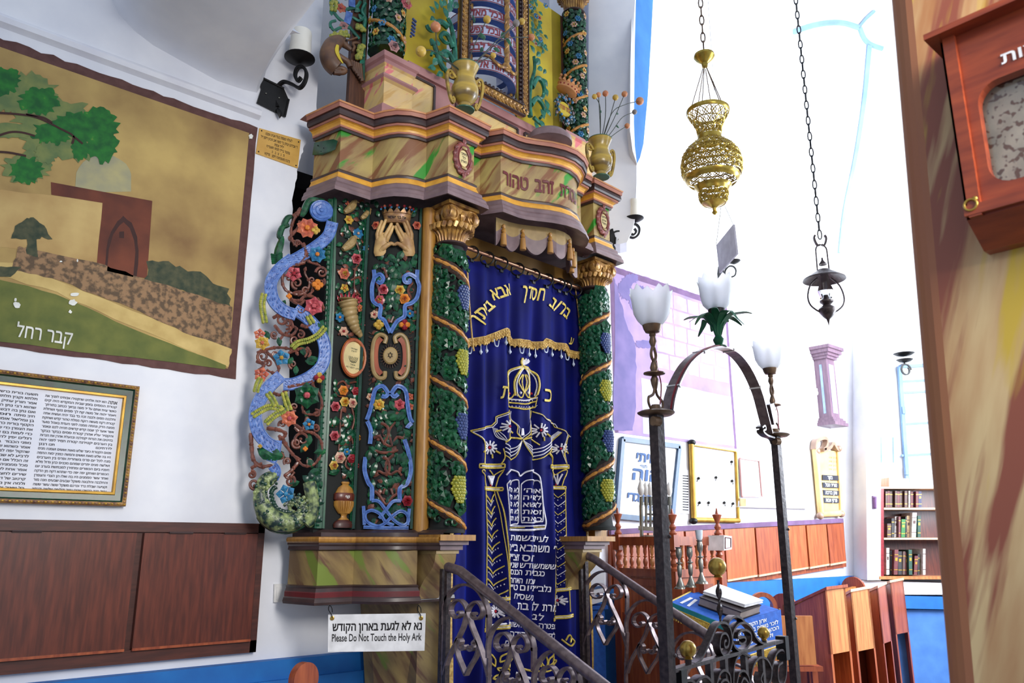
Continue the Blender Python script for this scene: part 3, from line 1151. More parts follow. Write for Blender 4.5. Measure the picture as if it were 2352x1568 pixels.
def zr(v, off, u=1031, Y=2.985):
    return at_y(u, v, Y - off).z


D, P, Y_, M, O = 0, 1, 2, 3, 4
CM = ['mould_dark', 'mould_pink', 'mould_gold', 'mould_mauve', 'mould_orange']
up = [(0, 311, D), (.012, 309, D), (.014, 303, P), (.020, 301, P), (.020, 297, Y_), (.022, 292, Y_), (.030, 286, Y_), (.040, 282, P), (.046, 280, P), (.046, 275, D), (.056, 272, D), (.061, 266, D),
      (.060, 260, D), (.054, 257, P), (.064, 255, P), (.066, 246, P), (.070, 244, O), (.072, 240, O)]
m = MB()
sweep(m, PL, [(o, zr(v, o), c) for o, v, c in up], cap_top=3.55, cap_m=P)
m.build('cornice', CM, ark)
m = MB()
sweep(m, PL, [(0, zr(400, 0), 0), (0, zr(308, 0), 0)])
m.build('frieze', 'marble_green', ark, angle=30)
lo = [(-.06, 448, M), (.062, 445, M), (.060, 437, M), (.054, 434, M), (.050, 428, M), (.036, 425, M), (.034, 418, M), (.020, 416, Y_), (.010, 408, Y_), (.013, 405, D), (.014, 400, D), (0, 398, D)]
m = MB()
sweep(m, PL, [(o, zr(v, o), c) for o, v, c in lo], cap_bot=3.55, cap_m=M)
m.build('architrave', CM, ark)
ZC, ZA = zr(240, .072), zr(446, .06)

# frieze lettering round the bow
ci = list(range(PL.index((2.558, 2.973)), PL.index((3.26, 3.05)) + 1))
cpl = [PL[i] for i in ci]


def along(pl):
    acc = [0]
    for i in range(1, len(pl)):
        acc.append(acc[-1] + math.hypot(pl[i][0] - pl[i - 1][0], pl[i][1] - pl[i - 1][1]))

    def f(s, off=0.0):
        op = offset_plan(pl, off) if off else pl
        s = max(0, min(acc[-1] - 1e-6, s))
        for i in range(1, len(pl)):
            if s <= acc[i]:
                t = (s - acc[i - 1]) / (acc[i] - acc[i - 1])
                return (op[i - 1][0] + (op[i][0] - op[i - 1][0]) * t, op[i - 1][1] + (op[i][1] - op[i - 1][1]) * t)
    return f, acc


fA, accA = along(cpl)


def fr(x, y):
    p = fA(x, .004)
    return V((p[0], p[1], y))


m = MB()
zt = zr(352, 0) - .058
hL = .072
for tx, a, b in (('טהור', .015, .185), ('זהב', .222, .335), ('עטרת', .375, .545), ('צרוף', .60, .70)):
    m.text(tx, fr, (a, zt), (b, zt), hL, 0, .03)
m.build('frieze_lettering', 'mould_red', ark, smooth=False)

# medallions on the two blocks
for (xa, ya, xb, yb, tx) in ((2.215, 2.985, 2.392, 2.996, ('מפני', 'כל', 'הארץ')), (3.382, 3.058, 3.536, 3.068, ('מלפני', 'אדון', 'חולי'))):
    c = V(((xa + xb) / 2 + .002, (ya + yb) / 2, (zr(400, 0) + zr(308, 0)) / 2))
    X = V((xb - xa, yb - ya, 0)).normalized()
    N = V((X.y, -X.x, 0))
    ax = (X, UP, N)
    m = MB()
    m.lathe([(.058, .001), (.060, .010), (.054, .020), (.044, .022), (.041, .016), (.038, .024), (.034, .022), (.032, .012), (.001, .012)], c, 28, 0, ax=ax, sq=(1.0, 1.55))
    for k in range(13):
        a = 2 * math.pi * k / 13
        d = X * math.cos(a) + UP * math.sin(a)
        tg_ = UP * math.cos(a) - X * math.sin(a)
        m.ball(c + X * (.052 * math.cos(a)) + UP * (.083 * math.sin(a)) + N * .010, .017, 0, 8, (1.15, .8, .7), ax=(tg_, d, N))
    for s in (-1, 1):
        m.leaf(c + UP * s * .078 + N * .018, UP * s, N, .034, .014, 0, .008)
        m.tube([c + X * (.006 * q) + UP * s * .056 + N * .022 for q in (-3, -1.5, 1.5, 3)], [.003, .008, .008, .003], 6, 1)
    md = m.build('medallion', ['medallion_red', 'mould_cream'], ark)
    m = MB()
    m.lathe([(.033, .012), (.030, .018), (.001, .019)], c, 20, 0, ax=ax, sq=(1, 1.5))
    for i, t in enumerate(tx):
        w = .011 * len(t) * .45
        m.text(t, lambda x, y: c + X * x + UP * y + N * .0205, (-w, .018 - i * .021), (w, .018 - i * .021), .012, 1, .01)
    m.build('tablet', ['tablet_cream', 'ink'], md)

# scalloped drape with tassels below the bow
vp = offset_plan(cpl, -.035)
fV, accV = along(vp)
LV = accV[-1]
m = MB()
N_ = 96
zt = ZA + .012
tass = [.04, .155, .295, .425, .54, .63]
row = []
for i in range(N_ + 1):
    s = LV * i / N_
    # scallops hang between the tassels
    j = max([k for k in range(len(tass)) if tass[k] / .70 <= s / LV] + [-1])
    lo_, hi_ = (tass[j] if j >= 0 else -.07) / .70 * LV, (tass[j + 1] if j + 1 < len(tass) else .74) / .70 * LV
    t = (s - lo_) / (hi_ - lo_)
    dep = .050 + .115 * max(0, math.sin(math.pi * t)) ** .55
    p = fV(s)
    row.append((V((p[0], p[1], zt)), V((p[0], p[1], zt - dep * .5)), V((p[0], p[1], zt - dep))))
th = V((.25, 1, 0)).normalized() * .014
for i in range(N_):
    a, b = row[i], row[i + 1]
    m.add([a[0], b[0], b[1], a[1]], [(3, 2, 1, 0)], 0)
    m.add([a[1], b[1], b[2], a[2]], [(3, 2, 1, 0)], 1)
    m.add([a[2], b[2], b[2] + th, a[2] + th], [(3, 2, 1, 0)], 1)
    m.add([a[0] + th, b[0] + th, b[2] + th, a[2] + th], [(0, 1, 2, 3)], 1)
vl = m.build('scalloped_drape', ['mould_cream', 'mould_mauve'], ark, angle=50)
for q in tass:
    p = fV(q / .70 * LV, .012)
    z0 = zt - .03
    m = MB()
    m.lathe([(.002, 0), (.009, -.006), (.010, -.018), (.006, -.024), (.012, -.034), (.012, -.046), (.008, -.05), (.014, -.056), (.018, -.12), (.016, -.122)], (p[0], p[1], z0), 10)
    m.build('tassel', 'gold_wood', vl)
# cornice ledge behind the drape and the ochre boards of the recess
m = MB()
m.hexa([(2.36, 3.27, 1.45 + EYE), (3.50, 3.34, 1.40 + EYE), (3.50, 3.37, 1.40 + EYE), (2.36, 3.30, 1.45 + EYE)], [(2.36, 3.27, ZA), (3.50, 3.34, ZA), (3.50, 3.37, ZA), (2.36, 3.30, ZA)])
m.hexa([(2.36, 3.29, .3), (3.50, 3.36, .3), (3.50, 3.39, .3), (2.36, 3.32, .3)], [(2.36, 3.29, 1.45 + EYE), (3.50, 3.36, 1.40 + EYE), (3.50, 3.39, 1.40 + EYE), (2.36, 3.32, 1.45 + EYE)])
m.build('back_board', 'board_ochre', ark, False)
m = MB()
m.tube([(2.42, 3.13, at_y(1065, 565, 3.13).z), (3.42, 3.205, at_y(1327, 661, 3.2).z)], .0115, 12)
for e in ((2.42, 3.13, at_y(1065, 565, 3.13).z), (3.42, 3.205, at_y(1327, 661, 3.2).z)):
    m.ball(V(e), .017, 0, 10)
m.build('curtain_rod', 'copper_rod', ark)

# -------------------------------------------------- columns


def column(cx, cy, zb, zt, hand, bands, grapes):
    """twisted column: helical bark bands, vine leaves, bunches of grapes"""
    c = V((cx, cy, 0))
    fc = math.atan2(-cy, -cx)
    rb = .072
    m = MB()
    H = zt - zb
    m.lathe([(.094, zb - .012), (.094, zb + .004), (.080, zb + .012), (rb + .006, zb + .02), (rb, zb + .06), (rb + .004, zb + H * .5), (rb - .006, zt - .01), (rb + .004, zt)], c, 28)
    col = m.build('column', 'carve_black', ark)

    def sp(f, z, o=0.0):
        return V((cx + (rb + o) * math.cos(f), cy + (rb + o) * math.sin(f), z))

    def nn(f):
        return V((math.cos(f), math.sin(f), 0))
    pitch = abs(bands[0] - bands[-1]) / (len(bands) - 1)
    slope = -hand * pitch / (2 * math.pi) * 1.05
    for zc in bands:
        for name, mt, oz, r_, ro in (('vine_branch', 'gold_bark', 0, .0095, .019), ('bark_band', 'bark', 0, .022, .004)):
            m = MB()
            pts = []
            for i in range(29):
                f = fc - 1.9 + 3.8 * i / 28
                z = zc + slope * (f - fc) * 2.0 * .5
                z = max(zb + .012, min(zt - .01, z))
                pts.append(sp(f, z + oz, ro))
            if name == 'vine_branch':
                m.tube(pts, [r_ * (.75 + .5 * abs(math.sin(i * .9))) for i in range(29)], 8)
            else:
                m.tube(pts, r_, 8)
                for i in range(1, 28):
                    for k in (0, .5):
                        j = min(27, i)
                        p = pts[j].lerp(pts[j + 1], k)
                        f = fc - 1.9 + 3.8 * (i + k) / 28
                        dz = UP * .030
                        m.tube([p + dz + nn(f) * .004, p + UP * .012 + nn(f) * .019], .0042, 5)
                        m.tube([p - dz * 1.0 + nn(f) * .004, p - UP * .012 + nn(f) * .017], .0042, 5)
            m.build(name, mt, col)
    # leaves in the bays between the bands
    q = random.Random(int(cx * 100))
    zz = sorted(bands, reverse=True)
    lims = [zt] + zz + [zb]
    m = MB()
    for i in range(len(lims) - 1):
        hi, lw = lims[i], lims[i + 1]
        for ff in (-1.4, -.9, -.42, .06, .54, 1.0, 1.45):
            f = fc + ff
            sh = slope * ff
            h = hi - lw
            if h < .05:
                continue
            nrow = max(1, int(h / .074))
            for k in range(nrow):
                z = lw + .036 + (h - .066) * (k + .5) / nrow + sh * .8 + q.uniform(-.012, .012)
                if z > zt - .03 or z < zb + .03:
                    continue
                skip = any(abs(gz - z) < .055 and abs(gf - ff) < .5 for gz, gf, _ in grapes)
                if skip:
                    continue
                f2 = f + q.uniform(-.12, .12)
                kind = q.random()
                cc = sp(f2, z, .010)
                if kind < .82:
                    m.flower(cc, nn(f2), q.uniform(.042, .055), 0, 0, 5, .5, ph=q.uniform(0, 6), h=.32)
                else:
                    T = V((-math.sin(f2), math.cos(f2), 0))
                    a = q.uniform(0, 6)
                    m.tube([cc + (T * math.cos(a + t) + UP * math.sin(a + t)) * (.022 * (1 - t / 9)) + nn(f2) * (.004 + .002 * t) for t in [x * .6 for x in range(11)]], .0052, 6)
                m.ball(sp(f2 + .2, z + .028, .008), .010, 0, 5)
    m.build('vine_leaves', 'leaf_green' if hand > 0 else 'carve_green', col, angle=24)
    for gz, gf, mt in grapes:
        m = MB()
        for rr_ in range(10):
            t = rr_ / 9
            wdt = .040 * math.sin(math.pi * min(1, .22 + t * .78)) ** .8 + .004
            n = max(1, int(wdt / .0085))
            for k in range(-n, n + 1):
                u_ = (k + (.5 if rr_ % 2 else 0)) * .0135
                if abs(u_) > wdt:
                    continue
                f = fc + gf + u_ / .09
                o = .012 + .016 * math.sqrt(max(0, 1 - (u_ / (wdt + .004)) ** 2))
                m.ball(sp(f, gz + .060 - t * .125, o), .0092, 0, 7)
        m.build('grape_cluster', mt, col)
    return col


zL = [at_y(1030, v, 3.02).z for v in (610, 746, 888, 1034, 1176)]
gL = [(at_y(1050, v, 3.05).z, f, mt) for v, f, mt in ((690, .95, 'grape_blue'), (838, .92, 'grape_yellow'), (984, .95, 'grape_blue'), (1128, .78, 'grape_yellow'))]
CLX, CLY = 2.322, 3.09
zbL, ztL = at_y(1030, 1218, 3.09).z, at_y(1030, 566, 3.09).z
colL = column(CLX, CLY, zbL, ztL, 1, zL, gL)
CRX, CRY = 3.478, 3.165
zR = [at_y(1368, v, 3.09).z for v in (738, 850, 966, 1082, 1190)]
gR = [(at_y(1385, v, 3.1).z, f, mt) for v, f, mt in ((792, .9, 'grape_blue'), (900, .75, 'grape_yellow'), (1015, .85, 'grape_blue'), (1128, .65, 'grape_yellow'))]
zbR, ztR = at_y(1368, 1212, CRY).z, at_y(1365, 668, CRY).z
colR = column(CRX, CRY, zbR, ztR, -1, zR, gR)


def capital(cx, cy, z0, z1, sc, ang, parent):
    c = V((cx, cy, 0))
    h = z1 - z0
    m = MB()
    m.lathe([(.074 * sc, z0), (.088 * sc, z0 + .008), (.084 * sc, z0 + .018), (.066 * sc, z0 + .02)], c, 24, 1)
    m.lathe([(.062 * sc, z0 + .018), (.064 * sc, z0 + h * .15), (.072 * sc, z0 + h * .28), (.092 * sc, z0 + h * .40), (.090 * sc, z0 + h * .52), (.080 * sc, z0 + h * .6), (.080 * sc, z0 + h * .93)], c, 28, 0)
    for k in range(24):
        a = 2 * math.pi * k / 24
        d = V((math.cos(a), math.sin(a), 0))
        m.tube([c + d * (r * sc) + UP * z for r, z in ((.064, z0 + .018), (.066, z0 + h * .14), (.074, z0 + h * .28), (.092, z0 + h * .38))], [.0055 * sc, .0065 * sc, .006 * sc, .008 * sc], 6, 0)
        a2 = a + .13
        d2 = V((math.cos(a2), math.sin(a2), 0))
        m.tube([c + d * (.088 * sc) + UP * (z0 + h * .385), c + d.lerp(d2, .4) * (.112 * sc) + UP * (z0 + h * .41), c + d.lerp(d2, .8) * (.114 * sc) + UP * (z0 + h * .47), c + d2 * (.092 * sc) + UP * (z0 + h * .52)], [.010 * sc, .013 * sc, .013 * sc, .010 * sc], 7, 0)
    X = V((math.cos(ang), math.sin(ang), 0))
    Yv = V((-math.sin(ang), math.cos(ang), 0))
    for F, E in ((-Yv, X), (-X, Yv), (Yv, X), (X, Yv)):
        m.bar([c + F * (.082 * sc) + E * (q * .06 * sc) + UP * (z0 + h * (.86 - .06 * (1 - q * q))) for q in (-1, -.5, 0, .5, 1)], .03 * sc, .02 * sc, F, 0)
        for s in (-1, 1):
            cc = c + F * (.084 * sc) + E * (s * .068 * sc) + UP * (z0 + h * .72)
            m.lathe([(.043 * sc, -.02 * sc), (.045 * sc, .002 * sc), (.041 * sc, .010 * sc), (.036 * sc, .006 * sc), (.001, .006 * sc)], cc, 18, 0, ax=(E, UP, F))
            pts = [cc + F * (.009 * sc) + E * (s * r * sc * math.cos(a)) + UP * (r * sc * math.sin(a)) for r, a in [(.006 + .034 * i / 22, i * .62 - 1.0) for i in range(23)]]
            m.tube(pts, .0048 * sc, 5, 0)
        m.leaf(c + F * (.080 * sc) + UP * (z0 + h * .55), (UP + F * .2).normalized(), F, h * .30, .018 * sc, 0, .012)
    b = [c + (X * s + Yv * t) * (.102 * sc) for s, t in ((-1, -1), (1, -1), (1, 1), (-1, 1))]
    m.hexa([p + UP * (z0 + h * .92) for p in b], [p + UP * z1 for p in b], 0)
    m.build('capital', ['gilt', 'mould_dark'], parent)


capital(CLX, CLY, ztL - .01, ZA + .01, 1.0, .06, colL)
capital(CRX, CRY, ztR - .01, ZA + .01, 1.0, .06, colR)

# -------------------------------------------------- lower ledge and marbled plinth
PB = [(1.735, 3.50), (1.768, 3.27), (1.950, 3.27), (1.972, 3.228), (2.0, 3.170), (2.04, 3.130), (2.09, 3.104), (2.165, 3.094), (2.192, 2.95), (2.405, 2.962), (2.415, 3.16)]
g = lambda v: at_y(735, v, 3.27).z
m = MB()
pr = [(-.012, 1265, 0), (.0, 1262, 0), (-.002, 1254, 0), (.004, 1250, 0), (.004, 1246, 1), (.010, 1243, 1), (.012, 1238, 1), (.008, 1233, 1), (.0, 1232, 0), (-.02, 1231, 0), (-.02, 1222, 0), (-.04, 1218, 0), (-.05, 1215, 0)]
sweep(m, PB[:9], [(o, g(v), c) for o, v, c in pr], cap_top=3.5)
m.build('ledge', ['mould_dark', 'gold_wood'], ark)


def bracket(x0, y0, x1, y1, mts, name):
    """stepped bracket under a column with a marbled console"""
    m = MB()
    e = V((x1 - x0, y1 - y0, 0)).normalized()
    nb = V((-e.y, e.x, 0))
    a, b = V((x0, y0, 0)), V((x1, y1, 0))
    zz = [zr(v, 0, 1008, 2.94) for v in (1227, 1241, 1241, 1251, 1251, 1263, 1263, 1272)]
    for i, (ins, mi) in enumerate(((0, 0), (.022, 1), (.04, 1), (.052, 2))):
        p, q = a + e * ins * .4 + nb * ins, b - e * ins * 1.1 + nb * ins
        m.hexa([p + UP * zz[2 * i + 1], q + UP * zz[2 * i + 1], q + nb * .28 + UP * zz[2 * i + 1], p + nb * .28 + UP * zz[2 * i + 1]],
               [p + UP * zz[2 * i], q + UP * zz[2 * i], q + nb * .28 + UP * zz[2 * i], p + nb * .28 + UP * zz[2 * i]], mi)
    # console curve
    zt_ = zz[7]
    cur = [(.055, 0), (.06, -.03), (.075, -.06), (.10, -.085), (.13, -.11), (.16, -.15), (.175, -.2), (.40, -.2), (.40, 0)]
    lp = [[p0 + nb * o + UP * (zt_ + z) for o, z in cur] for p0 in (a + e * .02, b - e * .07)]
    n = len(cur)
    m.add(lp[0] + lp[1], [(k, (k + 1) % n, n + (k + 1) % n, n + k) for k in range(n)] + [tuple(range(n - 1, -1, -1)), tuple(range(n, 2 * n))], 3)
    m.build(name, mts, ark, angle=30)


bracket(2.192, 2.95, 2.405, 2.962, ['gold_wood', 'mould_mauve', 'mould_cream', 'marble_brown'], 'column_bracket')
rx0, rx1 = at_y(1349, 1230, 3.03), at_y(1413, 1230, 3.04)
bracket(rx0.x, 3.03, rx1.x, 3.04, ['gold_wood', 'mould_mauve', 'mould_cream', 'marble_brown'], 'column_bracket')
PM = [(1.745, 3.50), (1.775, 3.285), (1.955, 3.285), (1.978, 3.24), (2.006, 3.184), (2.046, 3.146), (2.096, 3.12), (2.175, 3.10), (2.20, 3.15), (2.43, 3.17)]
m = MB()
sweep(m, PM, [(0, g(1348), 0), (0, g(1262), 0)])
m.build('marbled_plinth', 'marble_brown', ark, angle=30)
m = MB()
pr = [(-.05, 1392, 0), (.018, 1390, 0), (.022, 1384, 0), (.018, 1376, 0), (.014, 1373, 1), (.014, 1362, 1), (.012, 1360, 0), (.006, 1352, 0), (.010, 1348, 0), (0, 1345, 0)]
sweep(m, PM, [(o, g(v), c) for o, v, c in pr], cap_bot=3.5)
m.build('plinth_moulding', ['mould_dark', 'mould_red'], ark)
# piers below
m = MB()
zt_ = g(1380)
qa, qb = at_y(905, 1560, 3.42).x, at_y(846, 1392, 3.42).x
m.hexa([(qa, 3.42, 0), (2.30, 3.22, 0), (2.46, 3.5, 0), (qa, 3.5, 0)], [(qb, 3.42, zt_), (2.26, 3.2, zt_), (2.46, 3.5, zt_), (qb, 3.5, zt_)], 0)
m.hexa([(2.26, 3.21, 0), (2.42, 3.21, 0), (2.42, 3.5, 0), (2.26, 3.5, 0)], [(2.26, 3.2, zt_), (2.42, 3.2, zt_), (2.42, 3.5, zt_), (2.26, 3.5, zt_)], 1)
m.build('pier', ['marble_brown', 'marble_brown'], ark, False)
# golden post beside the left column
m = MB()
a0, a1 = on(967, 465, (2.175, 3.16), (2.25, 3.13)), on(998, 465, (2.175, 3.16), (2.25, 3.13))
m.tube([(2.222, 3.145, g(1228)), (2.222, 3.145, ZA)], .036, 16)
m.box((2.19, 3.145, g(1228)), (2.30, 3.20, ZA))
m.build('post', 'gold_wood', ark)
m = MB()
m.box((3.50, 3.22, g(1228)), (3.60, 3.30, ZA))
m.build('post', 'gold_wood', ark)
# perforated metal strap at the left end
m = MB()
q = [(722, 322), (768, 318), (774, 326), (770, 342), (738, 358), (718, 352)]
pq = [on(u, v, PL[0], PL[1], .004) for u, v in q]
pq = [on(718, 356, PL[0], PL[1], .004), on(722, 328, PL[0], PL[1], .004), on(766, 320, PL[0], PL[1], .004), on(776, 324, PL[1], PL[2], .004), on(770, 344, PL[1], PL[2], .004), on(740, 356, PL[0], PL[1], .004)]
m.slab(pq, V((-.6, -.6, 0)) * .004, 0)
for u, v in ((730, 334), (738, 348), (748, 332), (758, 328), (764, 338), (752, 346), (744, 340)):
    m.ball(on(u, v, PL[0], PL[1], .009), .004, 1, 5)
m.build('metal_strap', ['carve_green', 'carve_black'], ark)


# ================================================================== carved panels of the ark
class Panel:
    """a carved board: maps photo pixels to its surface (plan chord p0-p1 with an optional bulge)"""

    def __init__(s, p0, p1, bulge=0.0):
        s.p0, s.p1, s.bulge = p0, p1, bulge
        s.L = math.hypot(p1[0] - p0[0], p1[1] - p0[1])
        s.e = V((p1[0] - p0[0], p1[1] - p0[1], 0)) / s.L
        s.n = V((s.e.y, -s.e.x, 0))

    def bo(s, t):
        t = max(0, min(1, t))
        return s.bulge * math.sin(math.pi * t) ** .8

    def nrm(s, t):
        if not s.bulge:
            return s.n
        d = (s.bo(t + .04) - s.bo(t - .04)) / (.08 * s.L)
        return (s.n - s.e * d).normalized()

    def st(s, u, v):
        off = 0.0
        for _ in range(4):
            p = on(u, v, s.p0, s.p1, off)
            t = ((p.x - s.p0[0]) * s.e.x + (p.y - s.p0[1]) * s.e.y) / s.L
            off = s.bo(t)
        return t, p.z

    def at(s, t, z, off=0.0):
        return V((s.p0[0], s.p0[1], z)) + s.e * (s.L * t) + s.n * (s.bo(t)) + s.nrm(t) * off

    def px(s, u, v, off=0.0):
        t, z = s.st(u, v)
        return s.at(t, z, off)

    def path(s, pts, off=0.0, n=4, closed=False):
        return smooth_path([s.px(u, v, off) for u, v in pts], n, closed)

    def n_at(s, u, v):
        return s.nrm(s.st(u, v)[0])


PXM = .0020   # metres per photo pixel at the ark


def child(mts, name, parent, fn, angle=30):
    m = MB()
    fn(m)
    return m.build(name, mts, parent, angle=angle)


def flower_obj(pn, par, u, v, r, mp, mc, k=6, kind='flower', off=.014):
    m = MB()
    n = pn.n_at(u, v)
    n = (n + V((-.15, -.2, -.05))).normalized()
    c = pn.px(u, v, off)
    if kind == 'rose':
        m.rose(c, n, r * PXM, 0, 1)
    elif kind == 'berry':
        for i in range(4):
            a = i * 1.6
            m.ball(c + pn.e * (r * .5 * PXM * math.cos(a)) + UP * (r * .5 * PXM * math.sin(a)), r * .55 * PXM, i % 2, 7)
    else:
        m.flower(c, n, r * PXM, 0, 1, k, ph=R.uniform(0, 1))
    return m.build('rose' if kind == 'rose' else 'berry_cluster' if kind == 'berry' else 'flower', [mp, mc], par, angle=26)


def leaf_px(m, pn, u, v, ang, L, wd, mi=0, off=.006, h=None):
    c = pn.px(u, v, off)
    n = pn.n_at(u, v)
    e = V((-n.y, n.x, 0))
    if e.dot(pn.e) < 0:
        e = -e
    d = e * math.cos(math.radians(ang)) + UP * math.sin(math.radians(ang))
    m.leaf(c, d, n, L * PXM, wd * PXM, mi, h)


# ---------------- openwork wing
wing = Panel((1.50, 3.47), (1.772, 3.352))
zb_, zt_ = wing.px(740, 1213).z, wing.px(765, 458).z
m = MB()
cs = wing.path([(758, 458), (752, 700), (740, 960), (728, 1213)], 0, 6)
for w_, t_, o_, mi in ((.030, .02, .0, 0),):
    m.bar([p + wing.e * .012 for p in cs], .040, .02, wing.n, 0)
for i in range(62):
    z = zb_ + (zt_ - zb_) * (i + .5) / 62
    t = i / 61
    c = V(cs[0]).lerp(cs[-1], 1 - t)
    k = min(len(cs) - 1, int((1 - t) * (len(cs) - 1) + .5))
    x = cs[k]
    c = V((x.x, x.y, z)) + wing.n * .013
    m.tube([c - wing.e * .012, c + wing.e * .008], .0042, 5)
m.bar([p + wing.e * .027 + wing.n * .008 for p in cs], .010, .018, wing.n, 0)
wg = m.build('openwork_wing', 'carve_green', ark)
# the blue banner
ban = [[(763, 512), (752, 545), (720, 572), (684, 594), (668, 602)], [(672, 596), (642, 620), (622, 652), (627, 690), (650, 715), (680, 726)], [(676, 712), (700, 728), (722, 750), (740, 778), (746, 810), (738, 842), (712, 866), (676, 882), (650, 884)],
       [(646, 864), (618, 890), (594, 925), (586, 955), (592, 990), (610, 1015), (634, 1030)], [(636, 1012), (632, 1040), (622, 1062)], [(626, 1070), (634, 1084), (628, 1100)]]
m = MB()
for i, b in enumerate(ban):
    pp = wing.path(b, .012 + .006 * (i % 2), 6)
    m.bar(pp, .058 if i < 4 else .044, .012, wing.n, 0)
    N = len(pp)
    for s in (-1, 1):
        ed = []
        for j in range(N):
            d = pp[min(N - 1, j + 1)] - pp[max(0, j - 1)]
            x = d.cross(wing.n).normalized()
            ed.append(pp[j] + x * s * (.026 if i < 4 else .019) + wing.n * .007)
        m.tube(ed, .0028, 5, 0)
    for j in range(2, N - 2, 2):
        d = (pp[j + 1] - pp[j - 1]).normalized()
        x = d.cross(wing.n).normalized()
        for q in (-1, 0, 1):
            if (j * 7 + q * 3) % 4:
                m.tube([pp[j] + x * q * .012 + wing.n * .007 - d * .006, pp[j] + x * (q * .012 + .005) + wing.n * .009 + d * .004], .0026, 5)
c = wing.px(738, 486, .012)
m.lathe([(.054, -.006), (.058, 0), (.054, .008), (.048, .006), (.044, .010), (.030, .008), (.026, .012), (.012, .010), (.008, .016), (.001, .016)], c, 28, 0, ax=(wing.e, UP, wing.n))
m.build('banner', 'ribbon_blue', wg)
# brown scrolling vines
def vine(pts, r=.0085, off=.014, n=4, mi=0):
    m = MB()
    pp = wing.path(pts, off, n)
    k = len(pp)
    m.tube(pp, [r * (.78 + .35 * math.sin(i * 1.1) ** 2) * (1 - .35 * i / k) for i in range(k)], 7, mi)
    for i in range(3, k - 2, 5):
        m.ball(pp[i], r * 1.15, 0, 6)
    m.build('vine', 'vine_brown', wg)


def vspiral(cx, cy, r0, r1, t0, turns, r=.0075, off=.014):
    m = MB()
    pp = [wing.px(u, v, off) for u, v in spiral((cx, cy), r0, r1, math.radians(t0), turns, 20)]
    m.tube(pp, [r * (1 - .45 * i / 20) for i in range(21)], 7, 0)
    m.ball(pp[-1], r * 1.1, 0, 6)
    m.build('vine', 'vine_brown', wg)


vine([(690, 480), (678, 500), (670, 520), (668, 545), (676, 566)])
vine([(684, 512), (690, 516), (672, 540), (664, 552), (690, 560), (700, 575), (706, 590), (698, 605)])
vine([(672, 500), (684, 492), (688, 482)], .012)
vine([(697, 560), (702, 585), (692, 605), (680, 612), (700, 600), (716, 606), (730, 610), (742, 620)])
vine([(700, 605), (672, 612), (652, 624), (648, 650), (656, 668), (672, 676), (690, 678), (706, 668), (710, 650), (700, 630), (702, 615)])
vspiral(738, 628, 14, 3, 180, 1.4)
vspiral(682, 652, 14, 4, 90, 1.3)
vine([(672, 676), (690, 672), (704, 680), (716, 672), (718, 660)])
vine([(664, 690), (690, 692), (700, 682), (724, 686), (740, 700), (742, 716)])
vspiral(712, 700, 24, 6, 200, .8)
vine([(666, 684), (676, 696), (690, 700), (700, 690)])
vspiral(646, 735, 16, 4, 240, 1.3)
vine([(626, 732), (640, 726), (660, 730), (672, 748), (664, 762), (650, 772), (640, 786)])
vine([(630, 748), (648, 768), (668, 772), (680, 760), (676, 752), (656, 758)])
vspiral(676, 782, 12, 3, 0, 1.2)
vine([(690, 748), (706, 752), (712, 742)], .010)
vine([(590, 812), (606, 806), (630, 800), (650, 800), (676, 806), (684, 818)])
vine([(596, 806), (620, 816), (640, 846), (630, 858), (612, 850)])
vine([(588, 830), (606, 838), (596, 852), (586, 862)], .010)
vspiral(604, 820, 14, 4, 120, 1.2)
vine([(662, 812), (690, 802), (704, 808), (700, 822)])
vine([(704, 798), (712, 812), (708, 822)])
vine([(660, 890), (690, 884), (716, 878), (724, 870), (718, 884), (736, 912), (738, 938), (722, 952), (700, 950), (694, 936), (698, 926)])
vine([(622, 900), (640, 908), (652, 902), (664, 894)])
vine([(706, 958), (700, 976), (690, 992), (676, 982)], .010)
vine([(612, 984), (640, 988), (655, 996), (650, 1006), (640, 1010)], .010)
vine([(676, 975), (700, 990), (720, 996), (736, 1012), (738, 1040), (722, 1066), (700, 1070), (684, 1058), (660, 1026), (650, 1004)])
vspiral(694, 1010, 18, 4, 160, 1.1)
vine([(640, 1000), (655, 1022), (672, 1044), (690, 1056)])
vspiral(680, 1018, 12, 3, 40, 1.3)
vine([(684, 1062), (670, 1080), (655, 1092), (664, 1098), (676, 1084)])
vspiral(666, 1105, 12, 3, 300, 1.2)
vine([(576, 995), (578, 1030), (582, 1056), (598, 1072), (622, 1070), (636, 1082), (640, 1096)], .010)
vine([(576, 1076), (590, 1068), (602, 1064)])
vspiral(578, 1090, 9, 3, 260, 1.2)
vspiral(584, 1112, 12, 4, 80, 1.0)
for cx, cy, r0, t0, tn in ((716, 645, 9, 20, 1.2), (662, 640, 9, 200, 1.1), (702, 668, 9, 90, 1.2), (690, 712, 10, 0, 1.1), (726, 716, 9, 120, 1.2), (630, 770, 9, 60, 1.2), (660, 745, 9, 180, 1.1), (690, 770, 10, 250, 1.2), (632, 815, 10, 10, 1.1), (672, 838, 10, 100, 1.2), (616, 836, 9, 200, 1.1),
                           (690, 896, 10, 30, 1.2), (724, 900, 9, 160, 1.2), (726, 950, 9, 250, 1.1), (676, 935, 10, 70, 1.2), (648, 975, 9, 150, 1.2), (725, 985, 9, 220, 1.2), (712, 1060, 10, 20, 1.1), (660, 1060, 9, 130, 1.2), (644, 1048, 8, 260, 1.2), (684, 560, 8, 100, 1.2), (738, 650, 9, 300, 1.3)):
    vspiral(cx, cy, r0, 2.5, t0, tn, .0062)
